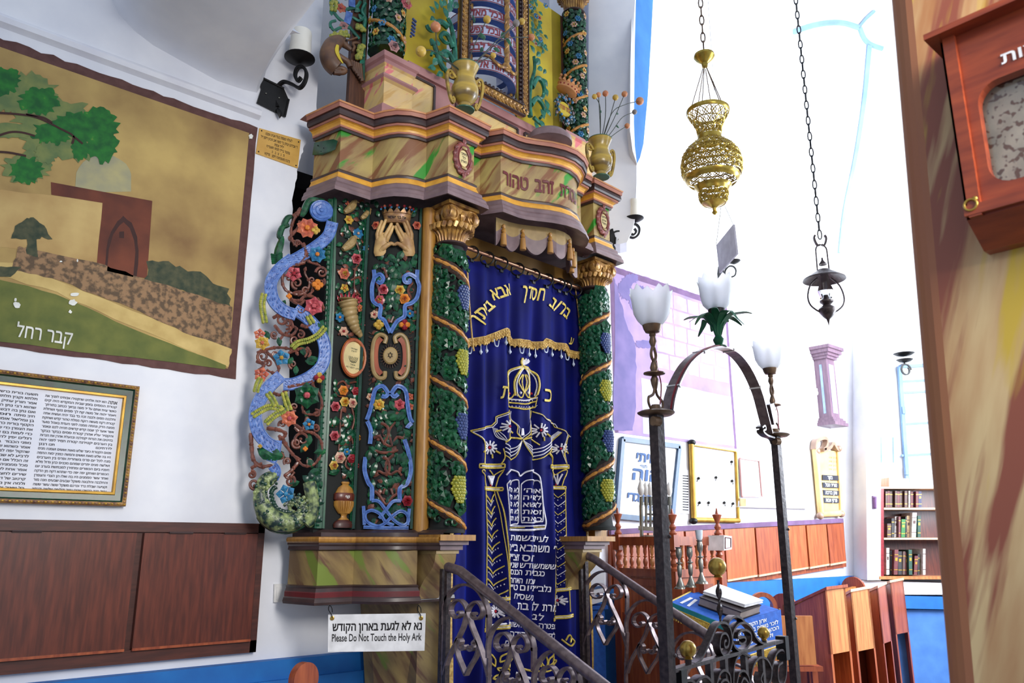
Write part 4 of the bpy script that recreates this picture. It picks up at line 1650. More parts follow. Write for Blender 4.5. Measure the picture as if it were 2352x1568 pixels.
# green leaves and garlands
m = MB()
for pts, r in (([(745, 463), (712, 462), (698, 486), (692, 498)], .016), ([(672, 498), (660, 502), (652, 520), (664, 518)], .014), ([(664, 518), (648, 524), (642, 545), (652, 548)], .014), ([(648, 548), (640, 575), (634, 590)], .018)):
    pp = wing.path(pts, .008, 4)
    m.tube(pp, [r * (.6 + .5 * math.sin(math.pi * i / (len(pp) - 1))) for i in range(len(pp))], 8)
for k in range(5):
    m.tube([wing.px(622 + k * .5, 586 + k * 5, .012), wing.px(636, 590 + k * 4, .018), wing.px(648, 584 + k * 4, .012)], .006, 6)
vv = [(726, 560, 30), (735, 570, 120), (745, 566, 60), (744, 600, 50), (752, 590, 110)]
for u, v, a in vv:
    leaf_px(m, wing, u, v, a, 18, 6)
vs_ = [(744, 555), (750, 548), (756, 555), (750, 562), (742, 566), (748, 575), (756, 570)]
m.tube(wing.path(vs_, .012), .005, 6)
for u, v, a, L in ((655, 690, 250, 22), (742, 735, 250, 30), (690, 795, 300, 30), (672, 820, 250, 26), (680, 840, 270, 24), (700, 832, 20, 34), (700, 828, 340, 26), (690, 1040, 60, 30), (705, 1050, 300, 30), (708, 1025, 90, 30), (720, 1040, 10, 32),
                   (700, 1098, 330, 30), (706, 1090, 20, 34), (715, 1085, 300, 30), (688, 1106, 200, 28), (730, 1098, 290, 26), (590, 1030, 330, 50), (605, 1040, 350, 50), (622, 1048, 20, 30), (700, 958, 60, 20), (608, 760, 300, 24), (640, 775, 280, 24), (655, 905, 280, 30), (660, 920, 250, 22)):
    leaf_px(m, wing, u, v, a, L, L * .28, 0, .012)
m.build('leaves', 'leaf_green', wg, angle=24)
m = MB()


def beads(pts, r=4.2, double=True):
    m = MB()
    pp = wing.path(pts, .024, 5)
    for i, p in enumerate(pp):
        d = (pp[min(i + 1, len(pp) - 1)] - pp[max(0, i - 1)])
        x = d.cross(wing.n).normalized()
        for s in ((-1, 1) if double else (0,)):
            m.ball(p + x * s * .008, r * PXM, 0, 6)
    m.build('seed_garland', 'spray_yellow', wg)


beads([(606, 680), (602, 700), (604, 720), (608, 742)])
beads([(744, 756), (730, 772), (708, 784), (684, 790), (672, 800)])
beads([(582, 955), (600, 944), (620, 936), (645, 940)])
beads([(616, 906), (626, 920), (632, 932)])
beads([(652, 944), (630, 956), (612, 972)])
beads([(588, 900), (592, 885), (598, 872)])
beads([(652, 905), (658, 925), (664, 942)])
beads([(708, 730), (716, 744)])
for a in ((705, 528, 27, 'petal_peach', 'petal_orange', 8), (728, 588, 22, 'petal_blue', 'petal_orange', 7), (674, 632, 20, 'petal_pink', 'petal_red', 5), (720, 706, 24, 'petal_pink', 'petal_pink', 6),
          (646, 824, 20, 'petal_blue', 'petal_yellow', 5), (704, 910, 32, 'leaf_green', 'petal_pink', 6), (664, 962, 20, 'petal_peach', 'petal_pink', 7), (709, 976, 15, 'petal_blue', 'petal_orange', 5),
          (656, 1135, 22, 'petal_blue', 'petal_blue', 5), (602, 790, 18, 'petal_yellow', 'petal_peach', 6), (600, 862, 18, 'petal_peach', 'petal_peach', 5), (596, 770, 14, 'petal_peach', 'petal_peach', 5)):
    flower_obj(wing, wg, *a, off=.022)
for a in ((728, 658, 14, 'petal_orange', 'petal_orange'), (663, 684, 7, 'petal_orange', 'petal_orange'), (732, 870, 13, 'petal_red', 'petal_yellow'), (700, 1032, 6, 'petal_orange', 'petal_orange'), (724, 534, 11, 'petal_yellow', 'petal_yellow'), (597, 1026, 5, 'petal_yellow', 'petal_yellow')):
    flower_obj(wing, wg, *a, kind='berry', off=.03)
# the spotted fish at the foot
m = MB()
pp = wing.path([(636, 1094), (622, 1098), (608, 1108), (598, 1130), (602, 1160), (618, 1186), (648, 1200), (678, 1196), (696, 1178), (694, 1158), (680, 1148), (668, 1156), (666, 1170), (676, 1174)], .012, 5)
k = len(pp)
prof = [.42, .74, .80, .66, .80, 1.0, 1.05, 1.0, .84, .64, .48, .36, .26, .14]
m.tube(pp, [.043 * prof[min(13, int(i / k * 14))] * (1 - (i / k * 14) % 1) + .043 * prof[min(13, int(i / k * 14) + 1)] * ((i / k * 14) % 1) for i in range(k)], 12, 0)
body, kb = pp, k
pp = wing.path([(700, 1205), (712, 1190), (718, 1165), (716, 1140), (712, 1118), (710, 1106)], .012, 4)
m.tube(pp, [.018, .028, .032, .028, .024, .03][:1] + [.03] * (len(pp) - 2) + [.02], 9, 0)
for u, v, a in ((712, 1108, 140), (714, 1106, 90), (718, 1108, 40), (722, 1150, 350), (720, 1185, 330)):
    leaf_px(m, wing, u, v, a, 24, 8, 1, .016)
m.tube(wing.path([(596, 1180), (610, 1200), (640, 1216), (672, 1214), (700, 1200)], .0, 4), [.012, .02, .024, .02, .012][:2] + [.02] * 15, 7, 1)
for i in range(8, kb - 6, 2):
    d_ = (body[i + 1] - body[i - 1]).normalized()
    x_ = d_.cross(wing.n).normalized()
    for s_ in (-.9, -.3, .3, .9):
        m.leaf(body[i] + x_ * (.026 * s_) + wing.n * (.040 * prof[min(13, int(i / kb * 14))] * math.sqrt(1 - .6 * s_ * s_)), -d_, wing.n, .020, .008, 1 if (i // 2 + int(s_ * 3)) % 3 == 0 else 0, .004)
    if i < kb * .6:
        m.leaf(body[i] - x_ * .036, (-x_ - d_ * .6).normalized(), wing.n, .028, .009, 1)
m.tube(wing.path([(640, 1096), (630, 1100), (622, 1106)], .045, 3), .004, 5, 1)
for u, v in ((622, 1108), (634, 1112)):
    m.ball(wing.px(u, v, .04), .007, 1, 7)
m.build('carved_fish', ['fish', 'carve_green_dark'], wg)

# ---------------- flower panel
pa = Panel((1.776, 3.348), (1.967, 3.346))
qa = [on(783, 458, pa.p0, pa.p1), on(856, 462, pa.p0, pa.p1), on(834, 1217, pa.p0, pa.p1), on(757, 1217, pa.p0, pa.p1)]
m = MB()
m.slab([pa.at(0, zb_ - .02), pa.at(1.0, zb_ - .02), pa.at(1.0, ZA), pa.at(0, ZA)], (0, .03, 0), 0)
m.beam(pa.at(.02, zb_, .006), pa.at(.02, ZA, .006), .012, .02, pa.n, 1)
m.beam(pa.at(.97, zb_, .006), pa.at(.97, ZA, .006), .016, .02, pa.n, 1)
for i in range(70):
    z = zb_ + (ZA - zb_) * (i + .5) / 70
    m.tube([pa.at(.93, z, .010), pa.at(1.0, z, .018)], .004, 5, 1)
fp = m.build('flower_panel', ['carve_black', 'carve_green'], ark)


def stems(pn, par, lst, mt='vine_brown', r=.005, name='stem', off=.007):
    for pts in lst:
        m = MB()
        pp = pn.path(pts, off, 4)
        m.tube(pp, [r * (1.1 - .4 * i / len(pp)) for i in range(len(pp))], 6)
        m.build(name, mt, par)


def filler(pn, par, u0, u1, v0, v1, n, seed, avoid=()):
    """small dark carved leaves that fill the ground of a panel"""
    q = random.Random(seed)
    m = MB()
    for _ in range(n):
        v = q.uniform(v0, v1)
        t = (v - v0) / (v1 - v0)
        u = q.uniform(u0[0] + (u0[1] - u0[0]) * t, u1[0] + (u1[1] - u1[0]) * t)
        if any((u - a) ** 2 / (rx * rx) + (v - b) ** 2 / (ry * ry) < 1 for a, b, rx, ry in avoid):
            continue
        L = q.uniform(15, 26)
        leaf_px(m, pn, u, v, q.uniform(0, 360), L, L * .28, (0, 0, 2, 2, 1)[q.randrange(5)], q.uniform(.002, .008))
    return m.build('ground_leaves', ['carve_green_dark', 'vine_brown', 'carve_green'], par, angle=24)


stems(pa, fp, [[(800, 520), (806, 545), (818, 560), (826, 600), (814, 620), (812, 660), (812, 690)], [(818, 560), (838, 555), (843, 540)], [(812, 640), (796, 650), (788, 660)], [(812, 640), (830, 635), (838, 632)], [(812, 660), (822, 676), (836, 684)], [(812, 670), (798, 680)],
               [(826, 700), (830, 720), (832, 745), (826, 765)], [(775, 770), (790, 752), (800, 775), (820, 785)], [(783, 935), (780, 965), (779, 1000), (776, 1035)], [(806, 935), (812, 965), (806, 990), (808, 1015), (810, 1020)], [(796, 1050), (792, 1070), (806, 1080)],
               [(770, 884), (786, 876), (796, 890), (792, 908), (776, 910), (768, 900)], [(800, 880), (818, 878), (828, 892), (826, 914)]])
m = MB()
q = random.Random(21)
for u, v, a, L in [(784, 465, 40, 20), (786, 480, 160, 16), (800, 500, 30, 22), (812, 500, 60, 22), (820, 510, 340, 24), (836, 510, 300, 22), (790, 525, 320, 26), (780, 535, 60, 20), (838, 535, 20, 22), (810, 556, 270, 20), (785, 560, 210, 22), (790, 600, 210, 26), (800, 590, 200, 18), (830, 600, 20, 24),
                   (824, 620, 330, 22), (838, 600, 90, 22), (796, 640, 300, 26), (776, 650, 250, 22), (800, 668, 200, 24), (840, 655, 250, 22), (826, 660, 300, 20), (775, 680, 60, 24), (838, 722, 200, 24), (816, 735, 30, 24), (846, 740, 250, 20), (772, 745, 300, 18), (840, 770, 240, 24), (776, 712, 240, 18), (848, 580, 260, 20),
                   (790, 955, 280, 30), (770, 955, 260, 30), (800, 960, 250, 32), (812, 980, 300, 30), (826, 970, 250, 26), (790, 990, 260, 26), (766, 1020, 40, 26), (784, 1030, 20, 20), (812, 1040, 60, 26), (826, 1030, 100, 24), (778, 1080, 200, 30), (790, 1085, 340, 34), (800, 1085, 300, 30), (772, 1090, 160, 22), (815, 1085, 20, 24),
                   (760, 905, 270, 20), (760, 960, 250, 22), (838, 960, 270, 22), (765, 1045, 260, 18), (836, 800, 260, 22), (768, 870, 270, 22), (838, 860, 250, 20), (780, 590, 90, 18)]:
    leaf_px(m, pa, u, v, a, L, L * .26, 0, .010)
m.build('leaves', 'leaf_green', fp, angle=24)
for a in ((798, 507, 13, 'petal_yellow', 'petal_orange', 6), (819, 538, 15, 'petal_blue', 'petal_cream', 7), (840, 574, 14, 'petal_blue', 'petal_cream', 9), (838, 641, 13, 'petal_cream', 'petal_red', 6), (788, 663, 12, 'petal_yellow', 'petal_orange', 5), (821, 690, 10, 'petal_pink', 'petal_red', 5), (838, 686, 9, 'petal_cream', 'petal_orange', 5),
          (824, 709, 11, 'petal_peach', 'petal_orange', 5), (838, 711, 10, 'petal_cream', 'petal_pink', 5), (832, 748, 12, 'petal_red', 'petal_pink', 6), (777, 730, 13, 'petal_blue', 'petal_orange', 6), (786, 762, 13, 'petal_cream', 'petal_red', 6), (796, 470, 8, 'petal_peach', 'petal_peach', 4), (793, 1038, 10, 'petal_blue', 'petal_yellow', 6),
          (826, 938, 9, 'petal_cream', 'petal_blue', 6)):
    flower_obj(pa, fp, *a)
for a in ((815, 596, 15, 'petal_pink', 'petal_red'), (787, 630, 16, 'petal_peach', 'petal_yellow'), (785, 897, 13, 'petal_orange', 'petal_yellow'), (814, 899, 12, 'petal_red', 'petal_pink'), (788, 923, 13, 'petal_yellow', 'petal_orange'), (806, 926, 13, 'petal_cream', 'petal_pink'), (767, 934, 13, 'petal_pink', 'petal_red'),
          (765, 1001, 13, 'petal_pink', 'petal_red'), (820, 1006, 12, 'petal_yellow', 'petal_orange'), (777, 1051, 15, 'petal_cream', 'petal_pink'), (804, 1053, 12, 'petal_red', 'petal_pink'), (763, 1069, 12, 'petal_yellow', 'petal_peach'), (816, 1070, 11, 'petal_red', 'petal_pink')):
    flower_obj(pa, fp, *a, kind='rose')
for (u, v, s) in ((802, 482, 1), (838, 497, .8), (800, 566, 1.1)):
    m = MB()
    c = pa.px(u, v, .016)
    pp = pa.path([(u - 15 * s, v + 8 * s), (u - 6 * s, v + 2 * s), (u + 3 * s, v - 6 * s), (u + 8 * s, v - 14 * s), (u + 12 * s, v - 16 * s)], .016, 4)
    kk = len(pp)
    m.tube(pp, [(.004 + .016 * math.sin(math.pi * min(1, .15 + .8 * i / kk)) ** 1.2) * s for i in range(kk)], 9)
    m.ball(pa.px(u + 10 * s, v - 16 * s, .018), .0125 * s, 0, 8)
    leaf_px(m, pa, u + 2 * s, v - 2 * s, 205, 20 * s, 6 * s, 0, .03)
    m.leaf(pa.px(u + 14 * s, v - 16 * s, .02), pa.e - UP * .2, pa.n, .014 * s, .004, 0)
    m.build('carved_bird', 'mould_cream', fp)
filler(pa, fp, (788, 764), (850, 830), 465, 1195, 330, 5, ((806, 823, 36, 52), (786, 1160, 28, 52)))
# cornucopia
m = MB()
pp = pa.path([(794, 692), (797, 706), (800, 722), (806, 740), (812, 755), (820, 766), (828, 776)], .016, 6)
kk = len(pp)
m.tube(pp, [(.046 * (1 - .82 * i / kk)) * (1 + .18 * abs(math.sin(i * .9))) for i in range(kk)], 12, 0)
m.lathe([(.044, -.004), (.052, 0), (.044, .006)], pp[0], 18, 0, ax=(pa.e, pa.n, (UP)))
for i in range(11):
    u = 776 + i * 3.8
    m.leaf(pa.px(u, 694, .012 + .012 * (i % 2)), UP + pa.e * ((i - 5) * .07), pa.n, .034 + .01 * (i % 3), .007, 1)
m.build('cornucopia', ['mould_cream', 'petal_red'], fp)
# oval framed tablet
cO = pa.px(806, 823, .014)
ang = -.06
eX = (pa.e * math.cos(ang) + UP * math.sin(ang))
eY = (UP * math.cos(ang) - pa.e * math.sin(ang))
m = MB()
m.lathe([(.064, 0), (.070, .010), (.066, .020), (.058, .018), (.056, .008)], cO, 30, 0, ax=(eX, eY, pa.n), sq=(1, 1.42), caps=False)
ov = m.build('oval_frame', 'wood_orange', fp)
m = MB()
m.lathe([(.057, .008), (.0005, .010)], cO, 28, 0, ax=(eX, eY, pa.n), sq=(1, 1.42))
for k in range(1, 5):
    a = [cO + eX * (k * .006 * math.cos(t)) + eY * (.004 - k * .006 * math.sin(t) * 1.2) + pa.n * .0105 for t in [math.pi * i / 12 for i in range(13)]]
    m.tube(a, .0011, 4, 1)
for k, (tx, yy) in enumerate((('שויתי', .04), ('יהוה', .028), ('לנגדי', -.026), ('תמיד', -.04), ('דע לפני מי', -.054))):
    w = .007 * len(tx) * .5
    m.text(tx, lambda x, y: cO + eX * x + eY * y + pa.n * .0106, (-w, yy), (w, yy), .007, 1)
m.build('tablet', ['tablet_cream', 'carve_green_dark'], ov)
# fluted urn
m = MB()
c = pa.px(786, 1212, .008)
sc = PXM
m.lathe([(.050, 0), (.052, .016), (.044, .028), (.030, .036), (.016, .046), (.014, .056), (.020, .062), (.034, .076), (.046, .098), (.048, .122)], c, 24, 0, sq=(1, .5), mats=[2, 2, 2, 0, 0, 0, 0, 0, 0])
m.lathe([(.050, .122), (.056, .128), (.056, .152), (.050, .158)], c, 24, 1, sq=(1, .5))
m.lathe([(.050, .156), (.036, .182), (.016, .196), (.022, .204), (.018, .21)], c, 24, 0, sq=(1, .5))
for k in range(14):
    a = math.pi + math.pi * k / 13
    d = V((math.cos(a), math.sin(a) * .5, 0))
    m.tube([c + d * r + UP * h for r, h in ((.024, .066), (.038, .082), (.049, .10), (.050, .12))], .0045, 5, 0)
m.text('שי', lambda x, y: c + pa.e * x + UP * y - V((0, .0285, 0)), (-.011, .133), (.011, .133), .013, 3, .02)
m.build('carved_urn', ['gold_wood', 'wood_dark', 'wood_dark_frame', 'chalk_white'], fp)

# ---------------- blessing-hands panel
pb = Panel((1.972, 3.338), (2.192, 3.17), .028)
m = MB()
K = 14
for i in range(K):
    a, b = i / K, (i + 1) / K
    m.add([pb.at(a, zb_ - .02), pb.at(b, zb_ - .02), pb.at(b, ZA), pb.at(a, ZA)], [(0, 1, 2, 3)], 0)
m.beam(pb.at(.03, zb_, .008), pb.at(.03, ZA, .008), .014, .02, pb.n, 1)
m.beam(pb.at(.975, zb_, .008), pb.at(.975, ZA, .008), .012, .02, pb.n, 1)
hp = m.build('blessing_panel', ['carve_black', 'carve_green_dark'], ark)
# crown over the hands
m = MB()
cc = pb.px(912, 505, .0)
nn_ = pb.n_at(912, 505)
ee = V((-nn_.y, nn_.x, 0))
ax = (ee, nn_, UP)
m.lathe([(.064, -.026), (.070, -.020), (.066, -.012), (.070, .014), (.074, .022), (.070, .028)], cc, 28, 0, ax=ax, sq=(1, .55))
for k in range(-3, 4):
    a = k * .45
    d = ee * math.sin(a) * .074 + nn_ * math.cos(a) * .042
    b0 = cc + d + UP * .026
    w = ee * (.018 * math.cos(a)) - nn_ * (.012 * math.sin(a))
    m.slab([b0 - w, b0 + w, b0 + UP * .026 + d * .10], -nn_ * .006, 0)
    m.ball(b0 + UP * .034 + d * .1, .008, 1 if k % 2 else 2, 7)
    m.ball(b0 + UP * .022 + d * .16 + w * .5, .006, 3, 6)


def ct(x, y):
    a = x / .07
    return cc + ee * (.0712 * math.sin(a)) + nn_ * (.0395 * math.cos(a)) + UP * y


m.text('את בני ישראל', ct, (-.05, -.006), (.05, -.006), .012, 4, .02)
m.build('crown', ['gilt_worn', 'petal_red', 'petal_peach', 'petal_blue', 'ink'], hp)
# hands joined at the thumbs in the priestly blessing
ZS = .2545


def hz(x, y, off):
    return pb.px(750 + x * ZS, 440 + y * ZS, off)


for sgn in (1, -1):
    fx = (lambda x: x) if sgn > 0 else (lambda x: 1228 - x)
    m = MB()
    # palm, continuous with the heel of the hand
    rows_ = [(592, 446, 512, .5), (560, 436, 540, .8), (520, 440, 545, 1.0), (480, 446, 548, 1.1), (440, 452, 566, 1.1), (405, 462, 578, .95), (385, 470, 572, .75)]
    vs, fs = [], []
    for y, xa, xb, h in rows_:
        for k in range(9):
            t = k / 8
            x = xa + (xb - xa) * t
            vs.append(hz(fx(x), y, .010 + .020 * h * math.sin(math.pi * (.08 + .84 * t)) ** .6))
        for k in range(8, -1, -8):
            pass
    for i in range(len(rows_) - 1):
        for k in range(8):
            f = (i * 9 + k, i * 9 + k + 1, i * 9 + k + 10, i * 9 + k + 9)
            fs.append(f if sgn < 0 else f[::-1])
    fs.append(tuple(range(8, -1, -1)))
    fs.append(tuple((len(rows_) - 1) * 9 + k for k in range(9)))
    m.add(vs, fs)
    for pts, r in (([(470, 440), (470, 400), (486, 345), (508, 284)], (.0115, .0105, .0095, .0075)), ([(492, 420), (498, 392), (518, 335), (542, 276)], (.0120, .011, .010, .008)), ([(530, 440), (540, 408), (566, 358), (590, 308)], (.0120, .011, .010, .008)), ([(548, 455), (562, 430), (586, 380), (604, 332)], (.0115, .0105, .0095, .0075)),
                   ([(500, 540), (528, 520), (560, 496), (588, 484), (608, 492)], (.015, .014, .012, .011, .008))):
        pp = smooth_path([hz(fx(x), y, .024 if i else .016) for i, (x, y) in enumerate(pts)], 4)
        k = len(pp)
        rad = [r[0] + (r[-1] - r[0]) * i / (k - 1) + .0010 * (1 if i % 4 == 0 else 0) for i in range(k)]
        m.tube(pp, rad, 8)
        m.ball(pp[-1], r[-1] * .98, 0, 8)
    m.build('hand', 'hand_skin', hp, angle=60)
# leaves under the hands
m = MB()
for u, v, a, L in ((908, 604, 130, 30), (912, 600, 60, 34), (908, 606, 60, 20), (912, 606, 130, 22), (908, 612, 230, 30), (914, 612, 310, 32), (910, 618, 260, 34), (912, 622, 290, 30), (898, 640, 270, 40), (904, 640, 262, 44), (870, 606, 240, 24), (876, 600, 80, 22), (935, 600, 250, 40), (946, 600, 60, 24), (950, 590, 270, 30),
                   (892, 700, 60, 30), (896, 704, 100, 34), (904, 700, 70, 36), (886, 715, 50, 26), (912, 716, 110, 28), (890, 690, 330, 24), (908, 690, 230, 24), (955, 690, 270, 26), (952, 720, 260, 22), (858, 690, 280, 24),
                   (868, 480, 100, 22), (872, 500, 110, 20), (940, 500, 40, 24), (948, 490, 60, 20)):
    leaf_px(m, pb, u, v, a, L, L * .28, 0, .010)
m.build('leaves', 'leaf_green', hp, angle=24)
for u, v in ((866, 520), (956, 520)):
    flower_obj(pb, hp, u, v, 12, 'petal_peach', 'petal_red', kind='rose')
# blue strapwork
def strap(lst, w=.020, off=.014):
    for pts in lst:
        m = MB()
        pp = pb.path(pts, off, 5)
        N = len(pp)
        n0 = pb.n
        m.bar(pp, w, .010, n0, 0)
        m.tube([p + n0 * .006 for p in pp], .0026, 5)
        m.build('strap', 'ribbon_blue', hp)


strap([[(861, 622), (862, 640), (857, 660), (858, 690), (866, 700), (876, 706), (874, 730), (884, 738), (897, 766)], [(957, 622), (956, 642), (961, 660), (956, 685), (944, 698), (930, 704), (928, 728), (912, 740), (897, 766)],
       [(862, 640), (874, 632), (882, 642), (876, 652), (868, 648)], [(954, 640), (940, 632), (928, 638), (930, 650), (940, 650), (940, 642)]])
strap([[(893, 905), (880, 888), (864, 896), (858, 920), (852, 945), (845, 965)], [(899, 905), (912, 888), (930, 898), (935, 930), (940, 960), (946, 972)], [(893, 905), (886, 912), (878, 910)], [(899, 905), (906, 912), (914, 906)],
       [(846, 968), (854, 990), (852, 1020)], [(944, 972), (936, 980), (934, 984)], [(928, 1010), (938, 1045), (942, 1080), (934, 1110), (918, 1122), (918, 1150)], [(842, 1050), (840, 1080), (848, 1108), (856, 1120), (856, 1150)]])
strap([[(856, 1150), (872, 1152), (890, 1176), (906, 1196), (925, 1206), (936, 1196), (932, 1180), (918, 1174), (900, 1186), (884, 1202), (868, 1208), (846, 1198), (842, 1180), (856, 1172), (874, 1180), (886, 1198), (904, 1206)],
       [(920, 1150), (902, 1152), (888, 1170), (872, 1190)], [(838, 1162), (840, 1205)], [(938, 1168), (934, 1206)], [(838, 1210), (880, 1212), (936, 1212)]], .015, .018)
stems(pb, hp, [[(866, 650), (872, 670), (870, 690)], [(946, 650), (936, 668), (942, 685), (930, 690)], [(890, 640), (884, 620), (878, 618)], [(925, 640), (918, 622), (930, 616)], [(896, 742), (890, 730)], [(898, 742), (904, 728)],
               [(876, 972), (890, 980), (892, 1000), (884, 1018), (900, 1024), (894, 1000), (896, 985), (908, 970)], [(860, 1006), (872, 1002), (880, 1014), (884, 1022)], [(926, 1008), (912, 1004), (904, 1016)], [(862, 1035), (880, 1040), (900, 1038), (914, 1034)],
               [(880, 1050), (892, 1058), (894, 1080), (884, 1088), (870, 1082), (862, 1092)], [(904, 1044), (888, 1062), (886, 1078), (896, 1090), (912, 1082), (922, 1092)], [(862, 1128), (874, 1140), (886, 1158), (896, 1152)], [(924, 1130), (902, 1140), (890, 1160)], [(884, 1122), (880, 1134)], [(898, 1122), (902, 1136)]], r=.0075, name='vine', off=.010)
m = MB()
for u, v, a, L in ((895, 920, 300, 30), (880, 940, 290, 34), (866, 945, 300, 30), (896, 950, 200, 26), (910, 945, 210, 32), (918, 955, 200, 32), (930, 945, 230, 34), (884, 965, 320, 24), (862, 985, 250, 26), (925, 985, 320, 26), (930, 1000, 250, 24), (848, 1025, 320, 30), (852, 1030, 260, 34), (866, 1060, 250, 30), (926, 1040, 240, 34), (934, 1040, 260, 36), (936, 1075, 260, 24),
                   (876, 1095, 310, 26), (886, 1098, 280, 24), (904, 1096, 250, 26), (858, 1100, 270, 26), (932, 1100, 250, 30), (862, 1075, 250, 26), (850, 1145, 90, 20), (936, 1140, 90, 22), (846, 1160, 70, 20)):
    leaf_px(m, pb, u, v, a, L, L * .27, 0, .009)
m.build('leaves', 'leaf_green', hp, angle=24)
for a in ((872, 930, 15, 'petal_yellow', 'petal_orange', 7), (917, 930, 15, 'petal_pink', 'petal_red', 6), (852, 912, 10, 'petal_cream', 'petal_peach', 5), (940, 935, 10, 'petal_peach', 'petal_red', 5), (940, 912, 10, 'petal_peach', 'petal_peach', 5), (940, 722, 12, 'petal_blue', 'petal_orange', 6), (862, 724, 12, 'petal_cream', 'petal_red', 6)):
    flower_obj(pb, hp, *a)
for a in ((883, 666, 15, 'petal_pink', 'petal_red'), (874, 691, 14, 'petal_pink', 'petal_yellow'), (918, 668, 14, 'petal_yellow', 'petal_orange'), (928, 688, 15, 'petal_orange', 'petal_peach'), (934, 1150, 14, 'petal_red', 'petal_red')):
    flower_obj(pb, hp, *a, kind='rose')
for a in ((872, 748, 13, 'petal_yellow', 'petal_yellow'), (928, 748, 14, 'petal_orange', 'petal_red')):
    flower_obj(pb, hp, *a, kind='berry', off=.02)
filler(pb, hp, (864, 846), (960, 938), 596, 1205, 380, 6, ((897, 818, 46, 58),))
# cartouche with star
m = MB()
for s, xs in ((-1, (866, 857, 870, 884)), (1, (932, 940, 926, 910))):
    pts = [(897 + s * 13, 790), (897 + s * 10, 776), (897 + s * 24, 770), (897 + s * 36, 784), (897 + s * 40, 815), (897 + s * 38, 850), (897 + s * 28, 868), (897 + s * 14, 868), (897 + s * 12, 854)]
    pp = pb.path(pts, .012, 5)
    m.tube(pp, [.011] * len(pp), 8, 0)
    m.bar(pb.path([(897 + s * 20, 778), (897 + s * 30, 792), (897 + s * 33, 818), (897 + s * 30, 846), (897 + s * 20, 860)], .010, 5), .024, .006, pb.n, 1)
    for k in range(13):
        v = 768 + k * 9
        m.tube([pb.px(897 + s * 42, v, .004), pb.px(897 + s * 49, v - 4 + k, .006)], .003, 4, 2)
c = pb.px(897, 818, .012)
n_ = pb.n_at(897, 818)
e_ = V((-n_.y, n_.x, 0))
m.lathe([(.036, -.004), (.036, .004), (.030, .010), (.001, .011)], c, 24, 0, ax=(e_, UP, n_), sq=(1, 1.2))
for k in range(24):
    a = 2 * math.pi * k / 24
    d = e_ * math.cos(a) + UP * math.sin(a) * 1.2
    m.tube([c + d * .036, c + d * .050 - n_ * .008], .0028, 4, 2)
for t in (0, math.pi):
    tr = [c + n_ * .0125 + e_ * (.013 * math.sin(t + 2 * math.pi * k / 3)) + UP * (.015 * math.cos(t + 2 * math.pi * k / 3)) for k in range(3)]
    m.tube(tr + [tr[0]], .0014, 4, 3)
m.build('star_cartouche', ['mould_cream', 'wood_red', 'bark', 'ink'], hp)


# ================================================================== upper storey of the ark
def at_z(u, v, Z):
    a = ray(u, v)
    k = (Z - EYE) / a[2]
    return V((a[0] * k, a[1] * k, Z))


pu = Panel((2.0, 3.26), (3.6, 3.36))


def pq(pts, off):
    return [pu.px(u, v, off) for u, v in pts]


m = MB()
# base course behind the cornice
a, b = pu.px(945, 166, -.05), pu.px(1352, 384, -.05)
zc_ = (pu.px(1085, 190, 0).z + pu.px(1215, 268, 0).z) / 2 - .036
for lo_, hi_, off, mi in ((ZC - .02, zc_ - .05, -.05, 0), (zc_ - .05, zc_, -.03, 0)):
    m.hexa([V((a.x, a.y, lo_)) + pu.n * (off + .05), V((b.x, b.y, lo_)) + pu.n * (off + .05), V((b.x, b.y + .1, lo_)), V((a.x, a.y + .1, lo_))],
           [V((a.x, a.y, hi_)) + pu.n * (off + .05), V((b.x, b.y, hi_)) + pu.n * (off + .05), V((b.x, b.y + .1, hi_)), V((a.x, a.y + .1, hi_))], mi)


def inset(u0, u1, za, zb):
    p, q = pu.px(u0, 200, -.05), pu.px(u1, 200 + (u1 - u0) * .5, -.05)
    p.z = q.z = 0
    n = pu.n
    m.hexa([p + UP * za + n * .003, q + UP * za + n * .003, q + UP * za, p + UP * za], [p + UP * zb + n * .003, q + UP * zb + n * .003, q + UP * zb, p + UP * zb], 1)
    for c0, c1 in (((p, za), (q, za)), ((p, zb), (q, zb)), ((p, za), (p, zb)), ((q, za), (q, zb))):
        m.beam(c0[0] + UP * c0[1] + n * .006, c1[0] + UP * c1[1] + n * .006, .014, .014, n, 2)


inset(952, 1008, ZC + .14, zc_ - .07)
inset(1060, 1200, ZC + .14, zc_ - .07)
inset(1216, 1300, ZC + .14, zc_ - .07)
m.build('upper_base', ['rose_wood', 'marble_pink', 'mould_dark'], ark, False)
# pedestal with stepped mouldings
x0, x1 = pu.px(884, 150, .0), pu.px(949, 165, .0)
pp_ = [(x0.x - .035, 3.52), (x0.x, x0.y), (x1.x, x1.y), (x1.x + .01, 3.5)]
zz = lambda v: at_y(886, v, x0.y).z
m = MB()
sweep(m, pp_, [(.03, ZC, 1), (.03, zz(252), 1), (.018, zz(243), 1), (.0, zz(238), 0), (0, zz(186), 0), (.016, zz(182), 1), (.024, zz(178), 1), (.018, zz(172), 1), (.0, zz(170), 2), (0, zz(150), 2), (.012, zz(146), 1), (.014, zz(138), 1), (.026, zz(134), 1), (.028, zz(123), 1)], cap_top=3.5, cap_m=1)
m.build('pedestal', ['marble_pink', 'rose_wood', 'marble_pink'], ark, angle=30)
m = MB()
x0, x1 = pu.px(1300, 300, .0), pu.px(1358, 330, .0)
pp_ = [(x0.x, 3.62), (x0.x, x0.y), (x1.x, x1.y), (x1.x + .01, 3.62)]
zt2 = pu.px(1330, 318, 0).z
sweep(m, pp_, [(0, ZC, 0), (0, zt2 - .03, 0), (.02, zt2 - .02, 1), (.02, zt2, 1)], cap_top=3.6, cap_m=1)
m.build('pedestal', ['marble_pink', 'rose_wood'], ark, angle=30)
